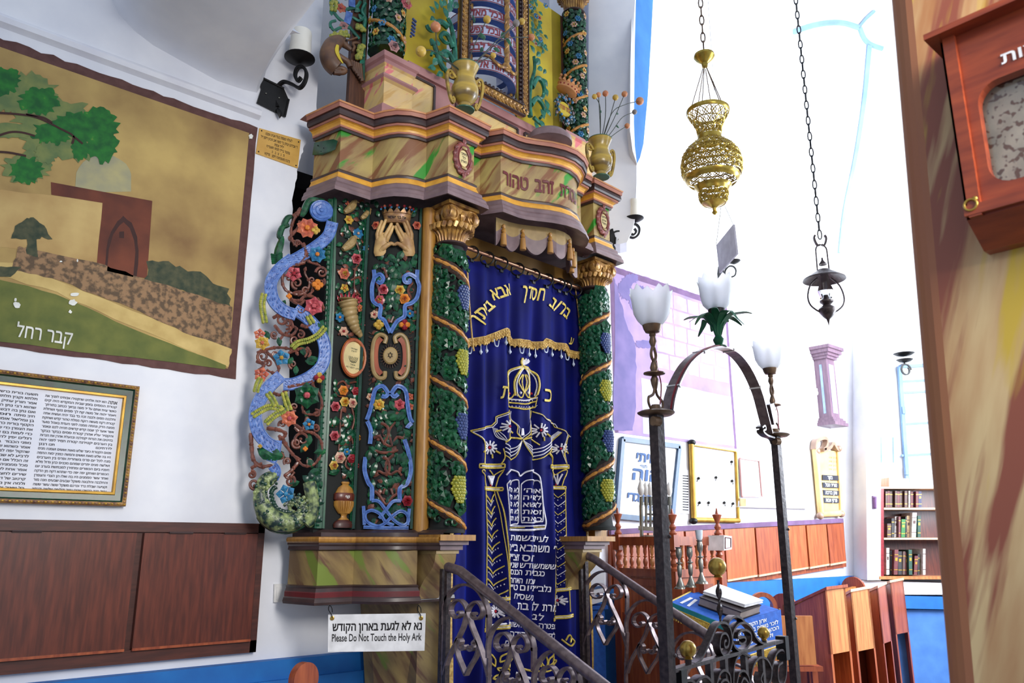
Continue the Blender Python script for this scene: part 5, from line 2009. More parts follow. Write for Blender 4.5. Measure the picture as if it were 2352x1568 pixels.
# yellow boards and brown posts
m = MB()
for u0, u1 in ((900, 1052), (1212, 1312)):
    p, q = pu.px(u0, 60, -.10), pu.px(u1, 60, -.10)
    m.hexa([V((p.x, p.y, zc_ - .1)), V((q.x, q.y, zc_ - .1)), V((q.x, q.y + .02, zc_ - .1)), V((p.x, p.y + .02, zc_ - .1))], [V((p.x, p.y, 5.2)), V((q.x, q.y, 5.2)), V((q.x, q.y + .02, 5.2)), V((p.x, p.y + .02, 5.2))])
    m.build('back_board', 'yellow_panel', ark, False)
    m = MB()
for u0, u1, off, z0 in ((848, 884, -.16, ZC), (1292, 1326, -.10, zc_ - .05)):
    m = MB()
    p, q = pu.px(u0, 60, off), pu.px(u1, 60, off)
    m.hexa([V((p.x, p.y, z0)), V((q.x, q.y, z0)), V((q.x, q.y + .03, z0)), V((p.x, p.y + .03, z0))], [V((p.x, p.y, 5.2)), V((q.x, q.y, 5.2)), V((q.x, q.y + .03, 5.2)), V((p.x, p.y + .03, 5.2))])
    m.build('post', 'wood_brown', ark, False)


def upper_column(c, z0, z1, r, hand, zs, seed):
    q = random.Random(seed)
    m = MB()
    m.lathe([(r * 1.15, z0), (r * 1.15, z0 + .02), (r, z0 + .03), (r, z1)], (c.x, c.y, 0), 20)
    col = m.build('column', 'carve_green_dark', ark)
    fc = math.atan2(-c.y, -c.x)

    def sp(f, z, o):
        return V((c.x + (r + o) * math.cos(f), c.y + (r + o) * math.sin(f), z))
    for zc2 in zs:
        m = MB()
        m.tube([sp(fc - 1.8 + 3.6 * i / 20, zc2 - hand * .045 * (-1.8 + 3.6 * i / 20), .012) for i in range(21)], .011, 7)
        m.build('vine_branch', 'gold_bark', col)
    m = MB()
    z = z0 + .03
    i = 0
    fl = []
    while z < z1 - .02:
        for k in range(6):
            f = fc - 1.5 + k * .6 + (.3 if i % 2 else 0) + q.uniform(-.08, .08)
            n = V((math.cos(f), math.sin(f), 0))
            if (k + i * 2) % 3 == 0 and -1.4 < f - fc < 1.4:
                fl.append((sp(f, z, .016), n))
            else:
                a = q.uniform(0, 6)
                T = V((-n.y, n.x, 0))
                for aa in (0, 2.1, 4.2):
                    m.leaf(sp(f, z, .008), T * math.cos(a + aa) + UP * math.sin(a + aa), n, q.uniform(.036, .05), .014, 0)
        z += .05
        i += 1
    m.build('leaves', 'leaf_green', col, angle=24)
    for j, (p, n) in enumerate(fl):
        m = MB()
        m.flower(p, n, .026, 0, 1, 6)
        m.build('flower', [('petal_blue', 'petal_yellow', 'petal_cream')[j % 3], ('petal_blue', 'petal_orange', 'petal_yellow')[j % 3]], col, angle=26)
    return col


cu = pu.px(1336, 180, -.06)
ucR = upper_column(cu, zt2, pu.px(1340, 34, 0).z, .068, -1, [pu.px(1336, v, .06).z for v in (92, 165, 235, 300)], 4)
capital(cu.x, cu.y, pu.px(1340, 34, 0).z, pu.px(1340, -60, 0).z, .98, .06, ucR)
cu = pu.px(912, 60, -.09)
ucL = upper_column(cu, zz(124), 5.0, .085, 1, [pu.px(905, v, .06).z for v in (60, -40)], 9)
for (u, v, r, a1, a2) in ((926, 14, 18, 'petal_pink', 'petal_cream'), (897, 112, 18, 'rose_wood', 'mould_mauve')):
    flower_obj(pu, ucL, u, v, r, a1, a2, kind='rose', off=.03)
m = MB()
for i in range(16):
    m.ball(pu.px(944 - i * .35 + (i % 3) * 3, 48 + i * 2.6, .02), .008, 0, 6)
m.build('grape_cluster', 'grape_blue', ucL)
# gilt window frame
m = MB()


def gilt_strip(p0, p1, w, n=26, seed=2):
    p0, p1 = V(p0), V(p1)
    d = (p1 - p0).normalized()
    x = d.cross(pu.n).normalized()
    m.beam(p0, p1, w, .03, pu.n, 0)
    for s in (-1, 1):
        m.beam(p0 + x * s * w * .47 + pu.n * .012, p1 + x * s * w * .47 + pu.n * .012, w * .1, .022, pu.n, 1)
    L = (p1 - p0).length
    k = int(L / .032)
    for i in range(k):
        c = p0 + d * (L * (i + .5) / k) + pu.n * .014
        for s in (-1, 1):
            m.leaf(c, d * .8 + x * s, pu.n, w * .5, w * .13, 0, .010)
        m.ball(c, w * .1, 0, 5)


fl0, fl1 = pu.px(1063, 175, .0), pu.px(1063, 175, .0)
zfb = (pu.px(1085, 190, 0).z + pu.px(1215, 268, 0).z) / 2
pL, pR = pu.px(1063, 100, 0), pu.px(1202, 140, 0)
gilt_strip((pL.x, pL.y, zfb), (pL.x, pL.y, 5.2), .062)
gilt_strip((pR.x, pR.y, zfb), (pR.x, pR.y, 5.2), .062)
gilt_strip((pL.x, pL.y, zfb), (pR.x, pR.y, zfb), .075)
c = V((pR.x, pR.y, zfb)) + pu.n * .02
m.flower(c, pu.n, .03, 0, 1, 8)
for s, off in ((pL, .042), (pR, -.042)):
    for i in range(44):
        m.ball(V((s.x, s.y, zfb + .05 + i * .03)) + pu.e * off + pu.n * .012, .011, 1, 6)
for i in range(16):
    p = V((pL.x, pL.y, zfb + .048)).lerp(V((pR.x, pR.y, zfb + .048)), (i + .5) / 16)
    m.ball(p + pu.n * .01, .011, 1, 6)
wf = m.build('window_frame', ['gilt', 'mould_dark'], ark, angle=24)
# lettered half-rings inside the frame
cR = (V((pL.x, pL.y, 0)) + V((pR.x, pR.y, 0))) / 2 + V((0, .13, 0)) - pu.e * .005
rr_ = (pR - pL).xy.length / 2 - .035
fr_ = math.atan2(pu.n.y, pu.n.x)
words = ['ואהבת את', 'שמע ישראל', 'ברוך שם כבוד', 'יהוה אלהיך', 'בכל לבבך', 'ובכל נפשך', 'ובכל מאדך', 'והיו הדברים']
for i in range(9):
    z0 = zfb + .10 + i * .118
    m = MB()
    for k in range(24):
        a, b = fr_ - 1.75 + 3.5 * k / 24, fr_ - 1.75 + 3.5 * (k + 1) / 24
        A, B = V((math.cos(a), math.sin(a), 0)), V((math.cos(b), math.sin(b), 0))
        o = cR + UP * z0
        m.hexa([o + A * rr_, o + B * rr_, o + B * (rr_ - .05), o + A * (rr_ - .05)], [o + A * rr_ + UP * .066, o + B * rr_ + UP * .066, o + B * (rr_ - .05) + UP * .066, o + A * (rr_ - .05) + UP * .066], 0)
        m.add([o + A * (rr_ - .001) - UP * .001, o + B * (rr_ - .001) - UP * .001, o + B * (rr_ - .05) - UP * .001, o + A * (rr_ - .05) - UP * .001], [(0, 1, 2, 3)], 1)
    for zz_ in (.004, .062):
        m.tube([cR + UP * (z0 + zz_) + V((math.cos(fr_ - 1.75 + 3.5 * k / 24), math.sin(fr_ - 1.75 + 3.5 * k / 24), 0)) * rr_ for k in range(25)], .003, 5, 2)
    m.text(words[i % 8] + ' ' + words[(i + 3) % 8], lambda x, y: cR + UP * (z0 + y) + V((math.cos(fr_ + x / rr_), math.sin(fr_ + x / rr_), 0)) * (rr_ + .003), (-.26, .014), (.26, .014), .040, 2, .03)
    m.build('lettered_ring', ['arc_white', 'arc_blue', 'arc_red'], ark, smooth=False)
m = MB()
c0 = cR + V((math.cos(fr_), math.sin(fr_), 0)) * (rr_ + .016)
zb0 = pu.px(1133, 170, .05).z
m.tube([c0 + UP * zb0, c0 + UP * 5.1], .014, 8)
for ph in (0, math.pi):
    m.tube([c0 + V((math.cos(ph + i * .5), math.sin(ph + i * .5), 0)) * .012 + UP * (zb0 + i * .0095) for i in range(int((5.0 - zb0) / .0095))], .007, 5)
m.tube([c0 + UP * (zb0 + .02 * math.sin(t)) + pu.e * (.03 * math.cos(t)) for t in [i * .5 for i in range(13)]], .009, 6)
for s in (-1, 1):
    m.tube(smooth_path([c0 + UP * (zb0 + .0), c0 + UP * (zb0 - .02) + pu.e * s * .06, c0 + UP * (zb0 + .03) + pu.e * s * .11 - pu.n * .03, c0 + UP * (zb0 + .05) + pu.e * s * .14 - pu.n * .06], 4), .010, 6)
for k in (-.55, .55):
    c1 = cR + V((math.cos(fr_ + k * 1.9), math.sin(fr_ + k * 1.9), 0)) * (rr_ - .025)
    m.tube([c1 + UP * zfb, c1 + UP * 5.1], .013, 8)
m.build('twisted_baluster', 'gilt', ark)
# green acanthus either side of the frame


def acanthus(lst, leaves, name='acanthus_scroll', off=.0):
    m = MB()
    for pts, r in lst:
        p = pu.path(pts, off, 4)
        k = len(p)
        m.tube(p, [r * 1.25 * (1 - .5 * i / k) for i in range(k)], 7)
        m.tube([q + pu.n * r * .6 for q in p], r * .35, 5)
    for u, v, a, L in leaves:
        leaf_px(m, pu, u, v, a, L * 1.3, L * .4, 0, off + .006)
    return m.build(name, 'leaf_teal', ark, angle=24)


acanthus([([(1042, 170), (1045, 130), (1042, 90), (1036, 60), (1028, 42)], .016), ([(1028, 62), (1012, 50), (1000, 58), (994, 70), (984, 66), (980, 58)], .016), ([(1040, 110), (1030, 84), (1020, 76), (1012, 84), (1020, 96), (1030, 100)], .014), ([(1044, 150), (1036, 130), (1024, 118), (1014, 124), (1018, 136), (1030, 140)], .014),
          ([(1030, 170), (1016, 150), (1006, 128), (994, 120), (990, 128)], .012), ([(1020, 160), (1008, 140), (996, 100), (990, 92), (992, 104)], .012)],
         [(1012, 20, 100, 22), (1004, 24, 120, 22), (998, 32, 150, 20), (1014, 14, 60, 22), (1028, 30, 80, 30), (1034, 16, 100, 28), (1040, 20, 60, 26), (996, 40, 230, 18), (1000, 44, 260, 18), (1026, 44, 120, 28), (1000, 158, 200, 24), (1016, 168, 220, 24), (992, 150, 60, 26), (1040, 4, 90, 30), (1010, 100, 210, 22), (1030, 130, 200, 22)])
acanthus([([(1218, 268), (1216, 230), (1220, 190), (1228, 160), (1226, 130)], .014), ([(1222, 200), (1234, 180), (1246, 190), (1250, 210), (1244, 226), (1234, 222)], .015), ([(1220, 240), (1232, 226), (1246, 240), (1250, 260), (1240, 272)], .015), ([(1226, 270), (1238, 282), (1250, 290)], .012)],
         [(1222, 68, 100, 24), (1224, 80, 120, 20), (1230, 84, 60, 22), (1226, 100, 130, 24), (1232, 106, 50, 22), (1226, 124, 130, 24), (1230, 130, 50, 24), (1228, 150, 60, 30), (1232, 160, 30, 24), (1244, 180, 320, 26), (1248, 200, 300, 26), (1250, 228, 290, 30), (1240, 250, 300, 28), (1236, 276, 320, 28), (1226, 280, 300, 26), (1250, 250, 330, 26), (1246, 170, 60, 20)])
# hanging garland on the right yellow board
m = MB()
q = random.Random(17)
for i in range(26):
    t = i / 25
    u, v = 1238 + 30 * t + q.uniform(-14, 14), -20 + 122 * t
    leaf_px(m, pu, u, v, q.uniform(180, 360), 24, 7, 0, -.08)
gd = m.build('garland', 'leaf_teal', ark, angle=24)
for u, v, r, c1, c2 in ((1233, 6, 12, 'petal_blue', 'petal_yellow'), (1268, 4, 12, 'petal_blue', 'petal_yellow'), (1246, 28, 12, 'petal_blue', 'petal_yellow'), (1256, 82, 12, 'petal_blue', 'petal_cream'), (1254, 32, 9, 'petal_peach', 'petal_red'), (1246, 92, 9, 'petal_cream', 'petal_red')):
    flower_obj(pu, gd, u, v, r, c1, c2, off=-.06)
# crowned wreath emblem
m = MB()
pc = pu.px(1296, 205, .03)
e2 = (pu.e * .88 - UP * .30 + pu.n * .2).normalized()
n2 = pu.n
u2 = n2.cross(e2).normalized()
if u2.z < 0:
    u2 = -u2
m.lathe([(.066, -.04), (.076, -.036), (.072, -.026), (.070, -.002), (.078, .004), (.074, .012)], pc, 24, 0, ax=(e2, n2, u2), sq=(1, .6))
for k in range(-3, 4):
    a = k * .42
    d = e2 * (math.sin(a) * .078) + n2 * (math.cos(a) * .046)
    m.slab([pc + d - e2 * .016 + u2 * .01, pc + d + e2 * .016 + u2 * .01, pc + d * 1.12 + u2 * .036], -n2 * .008, 0)
    m.ball(pc + d * 1.12 + u2 * .044, .011, 0, 7)
    m.ball(pc + e2 * (math.sin(a) * .072) + n2 * (math.cos(a) * .044) - u2 * .014, .006, 1, 5)
m.build('crown', ['mould_orange', 'petal_red'], ark)
m = MB()
pc = pu.px(1294, 252, .0)
q = random.Random(31)
for i in range(64):
    a = 2 * math.pi * i / 64
    rr2 = q.uniform(.058, .095)
    c = pc + pu.e * (rr2 * math.cos(a) * .95) + UP * (rr2 * 1.15 * math.sin(a) - .005) + pu.n * q.uniform(0, .02)
    m.leaf(c, pu.e * math.cos(a + q.uniform(.4, 2)) + UP * math.sin(a + q.uniform(.4, 2)), pu.n, .036, .011, 0 if i % 3 else 1)
    if i % 4 == 0:
        m.ball(c + pu.n * .01, .010, 2, 6)
m.lathe([(.066, .0), (.062, .012), (.001, .016)], pc, 22, 3, ax=(pu.e, UP, pu.n), sq=(1, .8))
m.text('כתר תורה', lambda x, y: pc + pu.e * x + UP * y + pu.n * .017, (-.052, -.012), (.052, -.012), .030, 4, .03)
m.build('wreath', ['carve_green_dark', 'mould_mauve', 'petal_blue', 'yellow_panel', 'wood_red'], ark, angle=24)
m = MB()
bc = at_z(1278, 322, ZC)
m.lathe([(.13, 0), (.128, .03), (.10, .06), (.05, .078), (.001, .082)], (bc.x, bc.y + .06, ZC), 24, 0)
m.build('dome_base', 'mould_mauve', ark)
# upper openwork wing with the kneeling deer
uw = Panel((1.60, 3.47), (1.93, 3.40))
m = MB()
m.bar(uw.path([(836, -40), (836, 60), (834, 120), (832, 185)], 0, 3), .02, .02, uw.n)
uwg = m.build('upper_wing', 'carve_green', ark)
m = MB()
for pts, r in (([(824, 92), (806, 70), (790, 55), (776, 44), (764, 28), (758, 10), (762, -10)], .009), ([(800, 66), (780, 66), (766, 72), (758, 62)], .008), ([(786, 26), (804, 22), (818, 18), (826, 6)], .010), ([(838, 40), (824, 50), (812, 44), (804, 40)], .008), ([(838, 10), (830, 28), (838, 44), (834, 70)], .010), ([(758, 66), (758, 54), (770, 50)], .008)):
    m.tube(uw.path(pts, .01, 4), r, 6)
for u, v, a, L in ((770, 6, 90, 26), (790, 4, 60, 24), (780, 12, 180, 24), (826, 30, 150, 22), (830, 50, 120, 22), (760, 40, 100, 22), (838, 130, 200, 24), (834, 140, 240, 22), (812, 30, 40, 22)):
    leaf_px(m, uw, u, v, a, L, L * .27, 0, .012)
m.build('leaves', 'leaf_teal', uwg, angle=24)
m = MB()
for pts in ([(764, 8), (764, 24)], [(762, 90), (774, 86), (786, 84), (794, 82)], [(822, 66), (830, 76)], [(828, 110), (824, 128), (820, 136)]):
    for p in uw.path(pts, .02, 4):
        for k in range(3):
            m.ball(p + uw.e * R.uniform(-.014, .014) + UP * R.uniform(-.012, .012), .012, 0, 6)
m.build('seed_garland', 'spray_yellow', uwg)
m = MB()
m.bar(uw.path([(806, -30), (806, 20)], .016, 4), .036, .010, uw.n)
m.bar(uw.path([(800, 32), (798, 44), (794, 58)], .016, 4), .036, .010, uw.n)
m.build('banner', 'ribbon_blue', uwg)
flower_obj(uw, uwg, 781, 22, 16, 'petal_peach', 'petal_pink', 6)
flower_obj(uw, uwg, 788, 62, 14, 'rose_wood', 'mould_mauve', 6)
m = MB()
p = uw.path([(772, 160), (760, 148), (754, 128), (760, 110), (772, 100), (784, 99), (790, 106)], .012, 5)
k = len(p)
m.tube(p, [.036 + .022 * math.sin(math.pi * min(1, .2 + i / k * .7)) - .024 * (i / k) for i in range(k)], 10)
m.tube(uw.path([(784, 100), (794, 110), (804, 118)], .016, 4), [.028, .026, .022, .02, .017, .015, .014, .013, .012], 9)
m.tube(uw.path([(772, 130), (784, 138), (796, 146), (802, 158)], .016, 4), .017, 8)
m.tube(uw.path([(764, 164), (778, 160), (790, 164), (786, 170), (764, 170)], .016, 4), .014, 8)
m.tube(uw.path([(756, 160), (770, 166), (780, 168)], .010, 4), .020, 8)
m.tube(uw.path([(806, 122), (812, 112), (808, 104), (818, 102), (826, 106)], .016, 4), .008, 6)
m.tube(uw.path([(788, 98), (806, 94), (818, 90)], .016, 4), .006, 6)
m.ball(uw.px(790, 103, .045), .006, 1, 6)
m.bar(uw.path([(768, 116), (766, 130), (772, 146), (780, 158)], .056, 4), [.012, .016, .018, .02, .02, .02, .018, .016, .014, .012, .01, .008, .006], .006, uw.n, 2)
for i in range(5):
    m.tube(uw.path([(806 + i * 5, 142 + i * 2), (808 + i * 5, 156 + i * 4), (814 + i * 4, 166 + i * 6)], .012, 3), .010, 6)
m.build('carved_deer', ['deer_brown', 'ink', 'yellow_panel'], uwg, angle=60)

# ================================================================== the velvet curtain
C0, C1 = (2.415, 3.195), (3.445, 3.262)
cp = Panel(C0, C1)
ztop = cp.px(1200, 632, 0).z


def fold(s, z, ph=0.0):
    t = max(0, min(1, (ztop - z) / 2.0))
    a = .020 * (.35 + .65 * min(1, t * 2.2))
    d = a * math.sin(2 * math.pi * (6.2 * s + .12 * math.sin(3 * z) + .1) + ph) + .5 * a * math.sin(2 * math.pi * (11.3 * s + .2) + ph * 1.7)
    d += .006 * math.sin(5 * z + 9 * s)
    return d


def cpt(s, z, off=0.0, ph=0.0):
    return cp.at(s, z, .022 + off + fold(s, z, ph))


def cpx(u, v, off=.0035):
    p = on(u, v, C0, C1, .028)
    s = ((p.x - C0[0]) * cp.e.x + (p.y - C0[1]) * cp.e.y) / cp.L
    return cpt(s, p.z, off)


cur = thing('ark_curtain', (2.93, 3.22, .3), 'royal blue velvet curtain embroidered in gold, hung on rings from a copper rod', 'curtain')


def cloth(z0, fz1, s0, s1, ns, nz, off, ph, skew=None):
    m = MB()
    vs = []
    for j in range(nz + 1):
        for i in range(ns + 1):
            s = s0 + (s1 - s0) * i / ns
            zt_ = fz1(s)
            zb2 = z0(s) if callable(z0) else z0
            z = zb2 + (zt_ - zb2) * j / nz
            vs.append(cpt(s, z, off, ph))
    fs = [(j * (ns + 1) + i, j * (ns + 1) + i + 1, (j + 1) * (ns + 1) + i + 1, (j + 1) * (ns + 1) + i) for j in range(nz) for i in range(ns)]
    m.add(vs, fs)
    bk = [v - cp.n * .004 for v in vs]
    m.add(bk, [f[::-1] for f in fs])
    return m


ringu = [1066, 1103, 1137, 1176, 1214, 1246, 1275, 1291, 1315]
ring_s = []
for u in ringu:
    p = on(u, 575 + (u - 1066) * .37, C0, C1, 0)
    ring_s.append(((p.x - C0[0]) * cp.e.x + (p.y - C0[1]) * cp.e.y) / cp.L)


def topz(s):
    b = ztop + .07 - .08 * s + .0
    d = min(abs(s - r) for r in ring_s)
    zz1, zz2 = cp.px(1090, 603, .02).z, cp.px(1310, 664, .02).z
    base = zz1 + (zz2 - zz1) * s
    return base + .012 * max(0, 1 - d / .03) - .010 * min(1, d / .07)


m = cloth(.42, topz, 0.0, 1.0, 170, 60, 0, 0)
m.build('cloth', 'velvet', cur, angle=80)


def hem(s):
    us = [1060, 1075, 1110, 1160, 1168, 1180, 1244, 1252, 1300, 1308, 1340]
    vs = [792, 790, 786, 766, 776, 790, 798, 790, 806, 816, 822]
    p = cp.at(s, 2.5, .03)
    f = p.x * math.cos(YAW) + p.y * math.sin(YAW)
    r = p.x * math.sin(YAW) - p.y * math.cos(YAW)
    u = 1176 + r / (f * math.cos(TILT) + .7 * math.sin(TILT)) * FPX
    v = vs[0] if u < us[0] else vs[-1]
    for i in range(len(us) - 1):
        if us[i] <= u <= us[i + 1]:
            v = vs[i] + (vs[i + 1] - vs[i]) * (u - us[i]) / (us[i + 1] - us[i])
    return cp.px(u, v, .04).z


m = cloth(hem, topz, 0.0, 1.0, 170, 24, .012, 0)
val = m.build('valance', 'velvet', cur, angle=80)
# braid and crystal drops along the valance hem
m = MB()
for off, w in ((.018, .026),):
    pts = [cpt(i / 140, hem(i / 140), off) for i in range(141)]
    m.bar(pts, .040, .006, cp.n)
    for i in range(0, 140, 2):
        for k in (-1, 1):
            m.tube([pts[i] + UP * (k * .008 + .008 * math.sin(t)) + cp.n * .004 + cp.e * (.008 * math.cos(t)) for t in [j * .9 for j in range(8)]], .0022, 4)
    for i in range(0, 141, 3):
        m.ball(pts[i] - UP * .022, .008, 0, 6)
m.build('braid', 'gold_braid', val, angle=60)
for k in range(16):
    s = .03 + .94 * k / 15
    z = hem(s) - .024
    m = MB()
    p = cpt(s, z, .016)
    if k % 3 == 1:
        m.tube(smooth_path([p - cp.e * .018, p - UP * .03 - cp.e * .012, p - UP * .036, p - UP * .03 + cp.e * .012, p + cp.e * .018], 4), .0035, 5)
    else:
        m.tube([p + UP * .004, p - UP * .024], .0025, 5)
        m.lathe([(.001, -.052), (.0085, -.042), (.009, -.036), (.003, -.026), (.004, -.022)], p, 8)
    m.build('crystal_drop', 'crystal', val)
# rings
for i, u in enumerate(ringu):
    t = (u - 1065) / 262
    c = V((2.42, 3.13, at_y(1065, 565, 3.13).z)).lerp(V((3.42, 3.205, at_y(1327, 661, 3.2).z)), ring_s[i] * .99)
    m = MB()
    d = (cp.e + cp.n * .5).normalized()
    cc = c - UP * .020
    m.tube([cc + (cp.n * math.cos(a) * .8 + cp.e * math.cos(a) * .55) .normalized() * abs(math.cos(a)) * .036 * (1) + UP * .036 * math.sin(a) if False else cc + (cp.n * .8 + cp.e * .6) * (.036 * math.cos(a)) + UP * (.036 * math.sin(a)) for a in [2 * math.pi * k / 20 for k in range(20)]], .0052, 7, 0, True)
    m.beam(cc - UP * .034, cc - UP * .052, .022, .010, cp.n, 0)
    m.build('ring', 'iron_black', cur)
# gold edging strips
for s in (.0, .992):
    m = MB()
    m.bar([cpt(s, .42 + (topz(s) - .42) * i / 30, .002) for i in range(31)], .016 if s else .03, .006, cp.n)
    m.build('edging', 'gold_braid', cur)
# embroidery
G, Sv, Rb = 0, 1, 2
EM = ['gold_thread', 'silver_thread', 'ruby']


def emb(fn, name, par=cur):
    m = MB()
    fn(m)
    return m.build(name, EM, par, angle=60)


def ln(m, pts, r=.0030, mi=G, n=5, off=.006, smooth=True):
    pp = smooth_path([V((u, v, 0)) for u, v in pts], n) if smooth else [V((u, v, 0)) for u, v in pts]
    q = []
    for i in range(len(pp) - 1):
        k = 1 if smooth else max(1, int((pp[i + 1] - pp[i]).length / 5))
        q += [pp[i].lerp(pp[i + 1], j / k) for j in range(k)]
    q.append(pp[-1])
    m.tube([cpx(p.x, p.y, off) for p in q], r, 5, mi)


def dl(m, pts, gap=3.2, mi=G, smooth=True):
    ln(m, pts, .0032, mi, smooth=smooth)
    ln(m, [(u + gap, v + gap * .9) for u, v in pts], .0024, Sv if mi == G else G, smooth=smooth)


def ctx(m, t, a, b, h, mi, bold=.015, off=.010):
    m.text(t, lambda x, y: cpx(x, -y, off), (a[0], -a[1]), (b[0], -b[1]), h, mi, bold)


def f_val(m):
    for t, a, b, h in (('ביתך', (1088, 750), (1136, 704), 25), ('אבא', (1132, 690), (1174, 676), 25), ('חסדך', (1192, 684), (1241, 692), 27), ('ברוב', (1254, 702), (1297, 734), 24)):
        m.text(t, lambda x, y: cpx(x, -y, .021), (a[0], -a[1]), (b[0], -b[1]), h, G, .02)
    m.text('ע', lambda x, y: cpx(x, -y, .021), (1303, -790), (1312, -793), 16, G, .02)


emb(f_val, 'gold_lettering', val)


def f_crown(m):
    for pts in ([(1172, 906), (1168, 876), (1176, 850), (1199, 841)], [(1185, 908), (1184, 876), (1190, 856), (1200, 843)], [(1236, 906), (1238, 880), (1231, 854), (1202, 841)], [(1224, 906), (1224, 873), (1216, 856), (1202, 843)]):
        ln(m, pts, .006, G)
        ln(m, [(u + (3 if u < 1203 else -3), v + 2) for u, v in pts], .004, Sv)
    ln(m, [(1171, 914), (1203, 920), (1236, 913)], .004, Sv)
    ln(m, [(1172, 922), (1203, 928), (1235, 921)], .004, G)
    ln(m, [(1173, 932), (1203, 940), (1234, 934)], .004, G)
    ln(m, [(1171, 912), (1173, 933)], .003, G)
    ln(m, [(1236, 911), (1234, 935)], .003, G)
    for k in range(12):
        u = 1176 + k * 5
        ln(m, [(u, 930 + 4 * math.sin(math.pi * k / 11)), (u + 2.5, 936 + 3 * math.sin(math.pi * k / 11)), (u + 5, 930 + 4 * math.sin(math.pi * k / 11))], .0015, Sv, smooth=False)
        m.ball(cpx(u, 918 + 3 * math.sin(math.pi * k / 11)), .004, Sv, 5)
    for k, mi in enumerate((Rb, Sv, Sv, Rb)):
        u = 1177 + k * 17.5
        m.ball(cpx(u, 902), .008, mi, 7)
        ln(m, [(u - 8, 900), (u - 4, 911), (u, 913), (u + 4, 911), (u + 8, 900)], .004, G)
    for a in (-.5, -.2, .2, .5):
        ln(m, [(1203, 902), (1203 + a * 26, 878), (1203 + a * 8, 860)], .004, G)
    for a in range(5):
        ln(m, [(1200, 838), (1196 + a * 6, 824 + abs(a - 2) * 2)], .006, Sv if a else G)
    ln(m, [(1200, 822), (1196, 832), (1200, 838), (1204, 832), (1200, 822)], .005, G)
    ctx(m, 'ת', (1146, 915), (1160, 917), 28, G)
    ctx(m, 'כ', (1247, 921), (1270, 923), 28, G)


emb(f_crown, 'embroidered_crown')


def daisy(m, u, v, r, k=11, leafs=True):
    for i in range(k):
        a = 2 * math.pi * i / k + .2
        ln(m, [(u + r * .3 * math.cos(a), v + r * .3 * math.sin(a)), (u + r * math.cos(a), v + r * math.sin(a))], .0052, Sv, smooth=False)
    m.ball(cpx(u, v, .006), .0075, Rb, 7)
    if leafs:
        for a in (.5, 1.2, 2.6):
            ln(m, [(u + r * math.cos(a), v + r * math.sin(a)), (u + r * 1.6 * math.cos(a + .1), v + r * 1.6 * math.sin(a + .1))], .005, G, smooth=False)


def f_mantle(m):
    dl(m, [(1172, 942), (1161, 947), (1139, 957), (1139, 968), (1131, 977), (1120, 979), (1087, 988)], smooth=False)
    dl(m, [(1087, 988), (1104, 1012), (1112, 1036), (1107, 1064)])
    dl(m, [(1176, 940), (1176, 958), (1188, 978), (1188, 995), (1198, 1008)])
    dl(m, [(1229, 941), (1227, 958), (1216, 978), (1213, 995), (1200, 1009)], -3)
    dl(m, [(1231, 944), (1255, 962), (1278, 970), (1281, 980), (1290, 988), (1308, 1000)], smooth=False)
    dl(m, [(1308, 1000), (1297, 1018), (1293, 1042), (1299, 1065)], -3)
    for k in range(4):
        ln(m, [(1133 + k * 3, 981 + k), (1140 + k * 4, 1000), (1154 + k, 1012 + k)], .0024, Sv)
        ln(m, [(1154, 1019 + 9 * k), (1168, 1030 + 9 * k), (1186, 1027 + 7 * k), (1197, 1012)], .003, Sv if k < 3 else G)
        ln(m, [(1199, 1011), (1214, 1026 + 7 * k), (1232, 1031 + 8 * k), (1256, 1022 + 7 * k), (1278, 1000 + 4 * k), (1285 + k, 990 + k)], .003, Sv if k < 3 else G)
    ln(m, [(1154, 1016), (1170, 1004), (1196, 1008)], .005, G)
    ln(m, [(1199, 1010), (1224, 1004), (1240, 1022)], .004, G)
    ln(m, [(1258, 1040), (1268, 1054), (1273, 1066)], .006, G)
    ln(m, [(1152, 1030), (1154, 1050), (1150, 1066)], .004, G)
    for a in (-2, 0, 2):
        ln(m, [(1198 + a, 1000), (1198 + a * .3, 984)], .005, Sv)
    daisy(m, 1162, 980, 15)
    daisy(m, 1241, 988, 16)
    daisy(m, 1128, 1027, 16)
    daisy(m, 1288, 1030, 12)


emb(f_mantle, 'embroidered_mantle')


def band(m, a, b, h=6):
    ln(m, [a, b], .0045, G, smooth=False)
    ln(m, [(a[0], a[1] + h), (b[0], b[1] + h)], .0045, G, smooth=False)
    ln(m, [(a[0], a[1]), (a[0], a[1] + h)], .004, G, smooth=False)
    ln(m, [b, (b[0], b[1] + h)], .004, G, smooth=False)
    ln(m, [(a[0] + 3, a[1] + h / 2), (b[0] - 3, b[1] + h / 2)], .0035, Sv, smooth=False)


